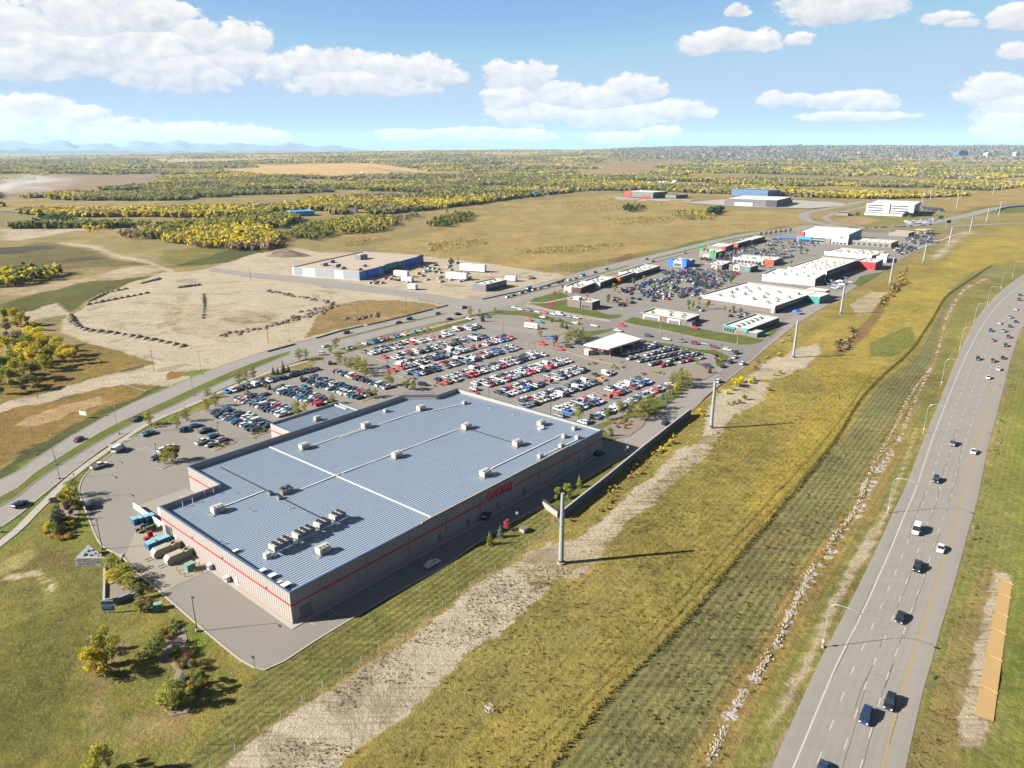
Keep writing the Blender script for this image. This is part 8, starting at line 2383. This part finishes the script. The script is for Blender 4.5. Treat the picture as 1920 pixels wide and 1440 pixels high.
def pal_pick(names,w,n,r):
 L=[C(*c,KW)for k in names for c in PAL[k]]
 ww=np.repeat(np.array(w,float),[len(PAL[k])for k in names])/np.repeat([len(PAL[k])for k in names],[len(PAL[k])for k in names])
 return np.array(L)[r.choice(len(L),n,p=ww/ww.sum())]
def fill(poly,spacing,r,terrain=True,ragged=True):
 P=[GT(*p)if terrain else G(p[0],p[1])for p in poly]
 P=[(p.x,p.y)for p in P]
 A=np.array(P)
 x0,y0=A.min(0);x1,y1=A.max(0)
 n=int((x1-x0)*(y1-y0)/spacing**2)
 X=r.uniform(x0,x1,n);Y=r.uniform(y0,y1,n)
 q=spacing*2.2
 jx_=X+(fbm(X/q/3,Y/q/3,71,3)-.5)*q*3;jy_=Y+(fbm(X/q/3+50,Y/q/3,72,3)-.5)*q*3
 k=inpoly(jx_,jy_,P)
 return X[k],Y[k]
KW=1.5
r_=np.random.default_rng(99)
GROVES=[('golden_grove',[(318,452),(345,436),(420,430),(480,428),(520,440),(532,452),(510,466),(440,468),(370,464),(325,458)],4.2,9,['yellow','olive','bare'],[6,1.5,1],'golden aspen wood filling the hollow beyond the raw land'),('olive_grove',[(265,446),(290,428),(400,418),(545,404),(560,414),(540,430),(470,428),(345,436),(316,452)],4.4,10,['green','olive','yellow'],[4,2,1],''),('bare_grove',[(230,445),(250,430),(290,426),(300,436),(270,450),(240,448)],5,8,['bare','rust','olive'],[4,1,1],''),('bare_grove',[(420,464),(520,455),(530,462),(500,470),(440,472)],4.5,8,['bare','rust'],[4,1],''),('bush_wood',[(548,446),(560,430),(600,424),(625,436),(620,446),(580,452)],4.5,8,['green','olive'],[3,1],''),('bush_wood',[(580,425),(640,415),(720,408),(745,420),(700,436),(640,440),(610,430)],5,8,['olive','green','yellow'],[3,2,1],''),('yellow_grove',[(-60,530),(0,512),(60,510),(112,512),(116,522),(60,532),(0,540),(-60,545)],4.2,9,['yellow','green','olive'],[2,3,2],''),('bush_wood',[(160,432),(170,424),(205,422),(210,432),(180,436)],6,7,['yellow','olive'],[2,1],''),('bush_wood',[(800,424),(820,412),(860,402),(890,404),(885,414),(830,426)],5,7,['green','olive','dark'],[3,1,1],''),('bush_wood',[(700,414),(780,400),(785,410),(720,420)],6,6,['bare','olive'],[3,1],''),('bush_wood',[(1255,408),(1275,396),(1330,396),(1345,406),(1330,414),(1280,414)],7,6,['olive','yellow','bare'],[2,1,1],''),('dark_spruce_clump',[(1170,398),(1180,388),(1200,388),(1208,398)],6,8,['dark','green'],[2,1],''),('dark_spruce_clump',[(1328,405),(1332,394),(1350,394),(1354,405)],5,9,['dark'],[1],''),('dark_spruce_clump',[(70,420),(80,408),(130,410),(125,422)],6,9,['dark','green'],[3,1],''),('office_spruces',[(1688,406),(1690,398),(1712,402),(1712,410)],5,8,['dark'],[1],''),('brown_brush',[(1562,650),(1585,632),(1600,608),(1606,612),(1594,640),(1570,660)],1.8,1.6,['bare','rust','dark'],[3,2,1],''),('brown_brush',[(1640,582),(1660,560),(1692,520),(1704,505),(1712,506),(1690,535),(1660,575)],3.2,2.2,['olive','rust','dark'],[2,2,1],''),('kerb_brush',[(1340,742),(1380,706),(1440,655),(1480,622),(1484,626),(1440,664),(1386,712),(1350,742)],2.6,1.3,['olive','rust','yellow'],[3,2,1],''),('kerb_brush',[(1060,985),(1150,915),(1250,832),(1300,790),(1306,796),(1250,845),(1150,930),(1070,992)],2.2,1.0,['olive','rust','yellow'],[3,2,1],''),('field_willows',[(1040,464),(1130,456),(1180,462),(1130,470),(1040,472)],5,1.7,['olive','rust','yellow','bare'],[3,1,1,1],''),('field_willows',[(960,468),(1040,462),(1080,472),(1000,480)],5,1.7,['olive','rust','yellow','bare'],[3,1,1,1],''),('field_willows',[(800,455),(900,448),(920,460),(850,470),(790,472)],5,1.7,['olive','rust','yellow','bare'],[3,1,1,1],''),('field_willows',[(1040,380),(1200,372),(1260,384),(1160,396),(1060,394)],9,1.7,['olive','rust','yellow','bare'],[3,1,1,1],''),('field_willows',[(1120,410),(1280,404),(1270,420),(1140,424)],8,1.7,['olive','rust','yellow','bare'],[3,1,1,1],''),('field_willows',[(640,452),(740,446),(720,458),(650,462)],6,1.7,['olive','rust','yellow','bare'],[3,1,1,1],''),]
for nm,poly,sp_,hh,pn,pw,lab in GROVES:
 X,Y=fill(poly,sp_,r_,terrain=max(p[1]for p in poly)<430)
 if len(X)==0:continue
 n=len(X)
 H_=hh*r_.uniform(.65,1.25,n)
 wood(nm,X,Y,H_,H_*r_.uniform(.45,.7,n)*(1.6 if hh<3.5 else 1.0),pal_pick(pn,pw,n,r_),14 if hh>4 else 12,seed=n)
n0=420000
YY=900*np.exp(r_.uniform(0,math.log(13000/900),n0))
XX=YY*r_.uniform(-0.95,0.95,n0)
dens=fbm(XX/520+20,YY/260,81,4)
aaa=XX/YY
lo_v=np.interp(aaa,[-.8,-.55,-.4,-.25,-.12,0.0,.1,.2,.35,.5,.8],[420,418,408,402,386,366,352,352,362,364,352])
tanp=(lo_v-281)/FOC
ystart=CAM_H/np.maximum(tanp,1e-3)/np.sqrt(1+0*aaa)
thr=0.455+0.03*sst(YY,3000,6000)+0.10*sst(YY,5000,9000)*sst(aaa,-0.1,0.2)
keep=(YY>ystart)&(dens>thr)&~((aaa>.12)&(YY>5600))
fieldpoly=[[(375,322),(560,307),(700,306),(800,322),(640,334),(500,330)],[(280,300),(430,298),(560,296),(600,300),(450,303),(320,305)],[(0,345),(120,330),(300,325),(290,345),(140,362),(0,375)],[(1080,320),(1200,310),(1270,318),(1200,330),(1100,332)],[(1120,300),(1300,306),(1280,312),(1150,308)],[(1280,390),(1340,368),(1440,366),(1620,374),(1700,392),(1600,400),(1300,396)],[(1150,380),(1160,362),(1310,362),(1310,382)],[(1730,400),(1740,384),(1830,362),(1990,345),(1990,400)],[(505,414),(510,396),(610,396),(640,414)],[(650,404),(655,392),(685,392),(690,404)]]
for pl in fieldpoly:
 w=[GT(*p)for p in pl]
 keep&=~inpoly(XX,YY,[(p.x,p.y)for p in w])
prob=np.clip(1.25-YY/9000,.25,1)
keep&=r_.random(n0)<prob
XX,YY=XX[keep],YY[keep]
n=len(XX)
print('far trees',n)
big=1+YY/3200.0
H_=r_.uniform(5.5,11,n)*np.minimum(.9+YY/14000,1.4)
W_=r_.uniform(4.2,7.5,n)*big
hue=sst(fbm(XX/190,YY/130,91,4)+r_.normal(0,.035,n),.37,.74)
hue2=fbm(XX/80+7,YY/60,93,3)+r_.normal(0,.03,n)
cg,co,cyw,cb=(np.array(C(*c,KW))for c in((124,126,64),(154,144,72),(186,168,62),(150,136,108)))
h1=np.clip(hue*2,0,1)[:,None];h2=np.clip(hue*2-1,0,1)[:,None]
cols_=(cg*(1-h1)+co*h1)*(1-h2)+cyw*h2
bb=sst(hue2,.54,.62)[:,None];cols_=cols_*(1-bb*.8)+cb*bb*.8
cols_=cols_*r_.uniform(.82,1.18,(n,1))
dk_k=r_.random(n)<.03;cols_[dk_k]=pal_pick(['dark'],[1],int(dk_k.sum()),r_)
nearm=YY<3000
wood('aspen_woods',XX[nearm],YY[nearm],H_[nearm],W_[nearm],cols_[nearm],9,5)
wood('distant_woods',XX[~nearm],YY[~nearm],H_[~nearm],W_[~nearm],cols_[~nearm],4,6)
LG=[(18,668,11,'yellow'),(10,610,11,'mixed'),(32,612,11,'yellow'),(-8,640,10,'mixed'),(15,632,9,'bare'),(35,652,10,'bare'),(58,640,9,'yellow'),(72,652,11,'yellow'),(92,660,10,'yellow'),(108,668,10,'yellow'),(98,676,9,'mixed'),(120,676,8,'yellow'),(135,682,8,'yellow'),(142,668,6,'rust'),(55,664,11,'bright'),(44,682,11,'yellow'),(24,692,10,'mixed'),(66,690,11,'yellow'),(84,696,9,'mixed'),(4,706,11,'bright'),(36,712,10,'mixed'),(62,714,9,'olive'),(20,726,9,'bright'),(48,732,7,'olive'),(0,738,8,'mixed'),(70,728,6,'olive'),(-14,720,10,'yellow'),(50,612,7,'rust'),(66,620,6,'mixed')]
for u,v,h,lf in LG:
 plant('round',lf,px(u,v),h*1.15,{'yellow':'golden','mixed':'gold and green','bare':'bare grey','rust':'rusty','bright':'yellow-green','olive':'olive'}[lf]+' poplar in the clump at the left frame edge','golden poplar clump at the left frame edge',1.2)
for u,v,h,lf,l in((808,426,8,'green','green tree in the middle of the golden hill, leftmost'),(872,414,9,'green','green tree standing between two bushes on the golden hill'),(847,424,6,'olive','olive tree low on the golden hill'),(828,396,7,'mixed','yellowing tree at the top of the golden hill'),(838,400,7,'green','green tree beside the yellowing hill tree'),(168,437,8,'yellow','golden tree alone on the left plain')):
 plant('round',lf,px(u,v),h*1.3,l)
def heap_mesh(seed,sx,sy,h,cmat):
 r=random.Random(seed)
 mb=MB();rings=4;k=8;vs=[]
 for i in range(rings):
  t=i/rings
  for j in range(k):
   a=2*math.pi*j/k
   q=(1-t)**.8*r.uniform(.8,1.15)
   vs.append((math.cos(a)*sx*q,math.sin(a)*sy*q,h*(t**.8)*r.uniform(.85,1.1)if i else-.1))
 vs.append((0,0,h))
 fs=[(i*k+j,i*k+(j+1)%k,(i+1)*k+(j+1)%k,(i+1)*k+j)for i in range(rings-1)for j in range(k)]
 fs+=[((rings-1)*k+j,(rings-1)*k+(j+1)%k,rings*k)for j in range(k)]
 mb.add(vs,fs);return mb.mesh('soil_heap',[cmat])
M_SOIL=mat('heap_soil',C(186,166,136,.62),0.95,var=0.35,scale=0.6,bump=0.8,bscale=1.5)
M_SOILD=mat('dark_topsoil',C(150,130,106,.62),0.95,var=0.35,scale=0.6,bump=0.8,bscale=1.5)
HM=[heap_mesh(i,3.2,1.9,2.0,M_SOIL)for i in range(4)];HD=[heap_mesh(i+9,3.0,2.0,1.6,M_SOILD)for i in range(4)]
hc=0
def heaps(pts,n,ms,label,group,s=1.0,jit=0.0):
 P=spline(wpts(pts),3)if len(pts)>2 else wpts(pts)
 L=plen(P)
 for k in range(n):
  p,d=along(P,min(L*(k+.5)/n,L-.01))
  o=link('soil_heap',ms[k%4])
  o.location=(p.x+rt.uniform(-jit,jit),p.y+rt.uniform(-jit,jit),0)
  o.rotation_euler=(0,0,rt.uniform(-.3,.3)+1.3)
  q=s*rt.uniform(.8,1.2);o.scale=(q,q,q*.7)
  setp(o,label,'soil heap',group)
heaps([(131,590),(137,602),(148,612),(165,619)],9,HM,'pale soil heap in the curved row at the left end of the raw land','curved row of heaps at the left end')
heaps([(165,619),(230,627),(290,638),(350,650)],13,HM,'pale soil heap in the long front row of the raw land','long front row of soil heaps')
heaps([(381,550),(383,575),(380,598)],11,HM,'soil heap in the straight row running away through the raw land','straight row of heaps in the middle',.7)
heaps([(165,566),(200,550),(240,541)],9,HM,'soil heap in the upper left row of the raw land','upper left row of heaps')
heaps([(160,572),(220,560),(280,549)],10,HM,'soil heap in the second upper row of the raw land','second upper row of heaps')
heaps([(265,532),(300,522)],6,HM,'soil heap in the short top row of the raw land','short top row of heaps')
heaps([(335,539),(375,533)],6,HM,'soil heap in the short row behind the straight one','short row behind the straight one')
heaps([(500,545),(540,552),(580,560),(632,570)],26,HD,'dark topsoil heap in the back windrow of the raw land','back windrow of dark topsoil',.85,3)
heaps([(412,630),(460,622),(510,610),(560,595),(620,578)],44,HD,'dark topsoil heap in the front windrow of the raw land','front windrow of dark topsoil',.85,4)
heaps([(560,594),(600,582),(620,575)],18,HD,'dark topsoil heap in the heaped end of the front windrow','heaped end of the front windrow',1.0,8)
heaps([(656,600),(700,594),(715,588)],12,HD,'dark heap by the dry grass near the side road','heaps by the dry grass',1.1,5)
heaps([(985,521),(1000,522)],3,HD,'brown soil pile behind the grey block building','soil piles behind the grey block building',2.0,2)
o=link('gravel_pile',heap_mesh(77,26,14,7,M_SOILD));p=G(535,479);o.location=(p.x,p.y,0);setp(o,'big grey gravel pile on the pale platform behind the raw land','gravel pile')
M_LINER=mat('liner_grey',C(150,160,168,.5),0.8)
for(a,b,l)in(((240,472),(300,488),'long pale pipe run lying on the grass behind the raw land'),((310,459),(345,469),'short pale pipe run nearer the golden grove'),((262,666),(300,674),'pale liner strip at the dirt road'),((225,697),(270,685),'teal liner strip beside the dirt road'),((233,722),(276,734),'pale liner strip in the field by the avenue')):
 A_,B_=Vector(G2(a)),Vector(G2(b))
 o=empty('pipe_run',(A_.x,A_.y,0),0,l,'pipe')
 for k in range(4):
  p,q=(B_-A_)*(k/4+.01),(B_-A_)*((k+1)/4-.01)
  mb=MB();mb.tube([(p.x,p.y,.2),(q.x,q.y,.2)],.2,0,6);mb.build('pipe_length',[M_SILT if 'teal' in l else M_LINER],o)
rp=np.random.default_rng(12)
vs,fs=[],[]
Pl=[p for p in rip_line if p.length<420]
bn_=0
cube=np.array([(-1,-1,-.6),(1,-1,-.6),(1,1,-.6),(-1,1,-.6),(-.7,-.8,.6),(.8,-.7,.5),(.7,.7,.6),(-.8,.6,.5)])
cf=[(0,1,5,4),(1,2,6,5),(2,3,7,6),(3,0,4,7),(4,5,6,7)]
for i,p in enumerate(Pl[:-1]):
 d=(Pl[i+1]-p).normalized();nn=Vector((-d.y,d.x))
 k=int(40 if p.length<250 else 14)
 m_=float(fbm(p.x/9,p.y/9,7,2))
 for j in range(k):
  t,o_=rp.uniform(0,4),rp.normal(0,.42)
  x,y=p.x+d.x*t+nn.x*o_,p.y+d.y*t+nn.y*o_
  if float(vnoise(x/5.0,y/5.0,5))<.24:continue
  s=rp.uniform(.06,.2);a=rp.uniform(0,6.28)
  w=cube*s*rp.uniform(.75,1.25,(8,3))
  ca,sa=math.cos(a),math.sin(a)
  vs.append(np.stack([w[:,0]*ca-w[:,1]*sa+x,w[:,0]*sa+w[:,1]*ca+y,w[:,2]+.02],1))
  fs+=[tuple(q+bn_ for q in f)for f in cf];bn_+=8
me=fastmesh('riprap',np.concatenate(vs),np.array(fs),mat('riprap_stone',C(206,192,170,.72),0.9,var=0.3,scale=1.0))
setp(link('riprap',me),kind='stuff')
def tussocks(name,X,Y,h,w,cols,nb=6,seed=2):
 r=np.random.default_rng(seed);n=len(X)
 a=r.uniform(0,6.28,(n,nb));q=r.uniform(.05,.5,(n,nb))*w[:,None]
 bx=X[:,None]+np.cos(a)*q*.4;by=Y[:,None]+np.sin(a)*q*.4
 tx=X[:,None]+np.cos(a)*q*1.5;ty=Y[:,None]+np.sin(a)*q*1.5
 hz=h[:,None]*r.uniform(.6,1.1,(n,nb))
 sx,sy=-np.sin(a)*w[:,None]*.16,np.cos(a)*w[:,None]*.16
 z0=np.full_like(bx,-.05)
 v=np.stack([np.stack([bx-sx,by-sy,z0],2),np.stack([bx+sx,by+sy,z0],2),np.stack([tx,ty,hz],2)],2).reshape(-1,3)
 f=np.arange(len(v)).reshape(-1,3)
 tc=np.repeat(cols,nb*3,axis=0)*np.repeat(r.uniform(.75,1.25,(n*nb,1)),3,axis=0)
 me=fastmesh(name,v,f,M_WOODS,{'tint':('FLOAT_COLOR',np.concatenate([np.clip(tc,0,1),np.ones((len(v),1))],1))})
 return setp(link(name,me),kind='stuff')
def scatter(poly,n,r):
 P=[G2(p)for p in poly];A=np.array(P)
 X=r.uniform(A[:,0].min(),A[:,0].max(),n*3);Y=r.uniform(A[:,1].min(),A[:,1].max(),n*3)
 k=inpoly(X,Y,P);return X[k][:n],Y[k][:n]
GP=[([(660,1460),(860,1250),(1010,1125),(1100,1062),(1290,850),(1480,690),(1660,700),(1570,820),(1493,917),(1393,1033),(1280,1170),(1140,1310),(1020,1460)],7000,[(168,144,64),(146,128,58),(122,112,54)],.42,.55),([(1020,1460),(1140,1310),(1393,1033),(1570,820),(1640,843),(1557,977),(1420,1220),(1333,1360),(1275,1460)],2500,[(84,96,48),(112,108,58),(96,90,56)],.3,.5),([(405,1455),(640,1287),(950,1060),(1083,1063),(853,1253),(750,1350),(610,1460)],2600,[(120,104,64),(96,92,52)],.25,.4),([(1280,1475),(1450,1190),(1590,950),(1700,730),(1730,735),(1640,900),(1500,1140),(1350,1440)],5200,[(176,138,62),(150,122,60),(130,122,58)],.5,.7),([(1700,1440),(1770,1210),(1840,940),(1880,760),(1900,760),(1880,1000),(1830,1180),(1780,1440)],2600,[(96,120,44),(124,128,58)],.3,.7)]
for k,(pl,n,pc,h,w)in enumerate(GP):
 X,Y=scatter(pl,n,r_)
 kk=vnoise(X/7,Y/7,3+k)+.35*vnoise(X/2.2,Y/2.2,5)>(.62 if k in(1,4,2)else.45);X,Y=X[kk],Y[kk]
 n=len(X)
 tussocks('tall_grass',X,Y,h*r_.uniform(.6,1.4,n),w*r_.uniform(.6,1.5,n),np.array([C(*c,.85)for c in pc])[r_.integers(0,len(pc),n)],5,k)
for k,(pl,h,pc)in enumerate((([(1033,1440),(1140,1310),(1280,1170),(1393,1033),(1493,917),(1570,820),(1613,750),(1657,703),(1707,657),(1747,600),(1773,557),(1800,537),(1860,497)],.75,[(112,112,54),(140,128,62)]),([(957,1440),(1107,1283),(1207,1190),(1280,1112),(1413,968),(1513,862),(1580,780),(1640,690)],.28,[(176,152,78)]),([(985,1440),(1122,1296),(1222,1202),(1295,1122),(1428,975),(1526,868),(1592,786)],.28,[(176,152,78)]))):
 P=spline(wpts(pl),2);L_=plen(P);n=int(L_*(4.5 if k==0 else 2.6))
 q=np.array([tuple(along(P,min(L_*i/n,L_-.01))[0])for i in range(n)])+r_.normal(0,.32 if k==0 else.16,(n,2))
 tussocks('uncut_row',q[:,0],q[:,1],h*r_.uniform(.6,1.3,n),.6*r_.uniform(.6,1.4,n),np.array([C(*c,.9)for c in pc])[r_.integers(0,len(pc),n)],5,40+k)
X,Y=scatter([(1060,1440),(1300,1170),(1500,930),(1640,760),(1600,860),(1480,1100),(1320,1340),(1260,1440)],420,r_)
tussocks('strip_weeds',X,Y,.35*np.ones(len(X)),r_.uniform(.5,1.1,len(X)),np.array([C(*c,.5)for c in[(70,88,40),(92,100,44)]])[r_.integers(0,2,len(X))],8,51)
X,Y=scatter([(1828,1000),(1850,860),(1895,700),(1912,700),(1890,800),(1862,900),(1842,1010),(1826,1080),(1812,1080)],700,r_)
k=vnoise(X/4,Y/4,9)>.6
tussocks('verge_weeds',X[k],Y[k],.5*np.ones(k.sum()),r_.uniform(.7,1.4,k.sum()),np.array([C(*c,.6)for c in[(84,124,40),(104,132,50)]])[r_.integers(0,2,k.sum())],8,52)
# ---------------------------------------------------------------- hamlets, town and mountains
M_HROOF=mat('house_roof',C(96,98,108,.7),0.8,var=0.1)
def house(p,s,rz,wallm,roofm,label,group):
 o=empty('house',p,rz,label,'house',group)
 mb=MB();mb.box(-s,s,-s*.6,s*.6,-1,s*.55);mb.build('wall',[wallm],o)
 mb=MB();mb.add([(-s*1.05,-s*.68,s*.55),(s*1.05,-s*.68,s*.55),(s*1.05,s*.68,s*.55),(-s*1.05,s*.68,s*.55),(-s*1.0,0,s*.95),(s*1.0,0,s*.95)],[(0,1,5,4),(2,3,4,5),(1,2,5),(3,0,4),(3,2,1,0)])
 mb.build('roof',[roofm],o)
hh_=random.Random(8)
HS=[((975,340,1030,332),14,'grey roofed house in the hamlet among the aspens','hamlet among the aspens',9),((1030,338,1085,330),16,'white or dark house in the hamlet left of the red panelled hall','houses left of the red hall',9),((1160,346,1190,342),5,'pale farm building at the woods edge','pale farm buildings at the woods edge',9),((1210,350,1280,342),12,'white shed in the yard behind the red panelled hall','white sheds behind the red hall',10),((655,330,680,326),3,'dark farmhouse below the tan fields','farm below the tan fields',9),((280,298,310,296),4,'white farm building far off on the left plain','distant white farm on the left plain',14),((685,352,700,350),2,'grey roofed house alone in the woods','lone houses in the woods',8),((730,354,740,352),2,'grey roofed house alone in the woods, further right','lone houses in the woods',8),((1500,348,1530,346),3,'house between the trees behind the arena','houses behind the arena',10),((20,420,50,424),3,'pale shed beside the dark spruces on the left plain','pale sheds on the left plain',5)]
for(u0,v0_,u1,v1),n,l,g,s in HS:
 for k in range(n):
  p=GT(hh_.uniform(u0,u1),hh_.uniform(v1,v0_))
  house((p.x,p.y,p.z),s*hh_.uniform(.6,1.1),hh_.uniform(0,3),hh_.choice((M_WHITE,M_LTPANEL,M_TAN)),hh_.choice((M_HROOF,M_HROOF,M_ROOFW,M_SHEDROOF))if 'white' not in l else M_ROOFW,l,g)
nt=14000
ty=r_.uniform(5800,11600,nt);ta=r_.uniform(.13,.95,nt);tx=ta*ty
kt=fbm(tx/700,ty/500,33,3)+.25*sst(ty,6500,9000)>.50
tx,ty=tx[kt],ty[kt];n=len(tx);tz=HZ(tx,ty)
sw_=r_.uniform(5,11,n)*np.where(r_.random(n)<.06,2.6,1);sh_=r_.uniform(4,8,n)*np.where(r_.random(n)<.02,2.5,1)
ux8=np.array([(-1,-1,0),(1,-1,0),(1,1,0),(-1,1,0),(-1,-1,1),(1,-1,1),(1,1,1),(-1,1,1)],float)
v=ux8[None]*np.stack([sw_,sw_*.7,sh_],1)[:,None]+np.stack([tx,ty,tz],1)[:,None]
q=np.array([(0,1,5,4),(1,2,6,5),(2,3,7,6),(3,0,4,7),(4,5,6,7)])
f=(q[None]+(np.arange(n)*8)[:,None,None]).reshape(-1,4)
tcol=np.array([C(214,206,196,.8),C(150,150,154,.8),C(110,112,120,.8),C(180,166,148,.8)])[r_.integers(0,4,n)]
me=fastmesh('town',v.reshape(-1,3),f,M_WOODS,{'tint':('FLOAT_COLOR',np.concatenate([np.repeat(tcol,8,0),np.ones((n*8,1))],1))})
setp(link('town',me),kind='stuff')
ntree=9000
ty=r_.uniform(5600,11800,ntree);tx=r_.uniform(.1,.95,ntree)*ty
wood('town_trees',tx,ty,r_.uniform(6,10,ntree),r_.uniform(8,24,ntree),pal_pick(['green','olive','bare'],[3,2,2],ntree,r_),3,8)
M_LAND=mat('landmark_blue',C(80,100,136,.7),0.6)
for u,v,w,h,m,l in((1800,291,110,32,M_LAND,'dark blue block standing out of the distant town'),(1852,293,60,24,M_LTPANEL,'white block in the distant town, left of the tanks'),(1905,292,50,24,M_LTPANEL,'white tank block at the right end of the distant town')):
 p=GT(u,v)
 o=empty('distant_block',(p.x,p.y,p.z),0.3,l,'building')
 mb=MB();mb.box(-w/2,w/2,-w*.3,w*.3,-5,h);mb.build('wall',[m],o)
 mb=MB();mb.box(-w/4,w/4,-w*.2,w*.2,h+.2,h*1.3);mb.build('plant_room',[m],o)
def range_mesh(name,ys,depth,prof,mt,seed):
 n=240;rows=7;vs=[]
 for j in range(rows):
  t=j/(rows-1)
  for i in range(n):
   a=-1.25+1.75*i/(n-1)
   u=960+FOC*a/CP
   hgt=float(np.interp(a,prof[0],prof[1]))
   rid=.55+1.1*(float(fbm(i/2.6,j*.35,seed,5))-.3)
   vs.append((a*(ys+depth*t),ys+depth*t+600*float(fbm(i/5.,j,seed+3,2)),-20+hgt*rid*math.sin(math.pi*(.5*t if t<1 else.5))**1.0))
 f=[(j*n+i,j*n+i+1,(j+1)*n+i+1,(j+1)*n+i)for j in range(rows-1)for i in range(n-1)]
 me=fastmesh(name,np.array(vs),np.array(f),mt)
 return setp(link(name,me),kind='structure')
M_MTN=mat('mountain_rock',C(120,128,140,.6),0.95,var=0.2,scale=0.002)
range_mesh('mountains',24000,4500,([-1.3,-.75,-.62,-.5,-.42,-.3,-.23,-.17,.1],[460,470,490,450,480,420,330,100,20]),M_MTN,13)
range_mesh('foothills',17500,2500,([-1.3,-.75,-.66,-.55,-.4,-.2,0,.1,.2],[150,150,175,120,112,104,112,110,60]),mat('foothill_woods',C(76,88,80,.6),0.95,var=0.25,scale=0.003),29)
p=GT(60,366)
dm=bpy.data.materials.new('dust');dm.use_nodes=True;dm.node_tree.nodes.clear()
t=NT(dm.node_tree)
tcx=t.n('ShaderNodeTexCoord').outputs['Object']
nzd=t.noise(tcx,1.6,4.0,0.6)
ln=t.vm('LENGTH',tcx,out=1)
fall=t.smooth(ln,1.0,0.25)
pv=t.n('ShaderNodeVolumePrincipled')
pv.inputs['Color'].default_value=(0.9,0.88,0.86,1)
t.l(t.m('MULTIPLY',t.m('MULTIPLY',t.smooth(nzd,0.42,0.68),fall),0.007),pv.inputs['Density'])
t.l(pv.outputs[0],t.n('ShaderNodeOutputMaterial').inputs['Volume'])
bm_=bmesh.new();bmesh.ops.create_icosphere(bm_,subdivisions=2,radius=1.0);me=bpy.data.meshes.new('dust_plume');bm_.to_mesh(me);bm_.free();me.materials.append(dm)
o=link('dust_plume',me);o.location=(p.x-40,p.y,p.z+26);o.scale=(190,120,32);o.rotation_euler=(0,-0.06,0.1)
setp(o,kind='stuff')
# ---------------------------------------------------------------- haze
hm=bpy.data.materials.new('haze');hm.use_nodes=True;hm.node_tree.nodes.clear()
t=NT(hm.node_tree)
pv=t.n('ShaderNodeVolumePrincipled')
pv.inputs['Color'].default_value=(0.5,0.76,1.0,1)
pv.inputs['Density'].default_value=0.00002
pv.inputs['Anisotropy'].default_value=0.0
t.l(pv.outputs[0],t.n('ShaderNodeOutputMaterial').inputs['Volume'])
mb=MB();mb.box(-31000,31000,-900,34000,-60,760)
hz_=mb.build('haze',[hm]);hz_.data.materials.clear();hz_.data.materials.append(hm)
setp(hz_,kind='stuff')
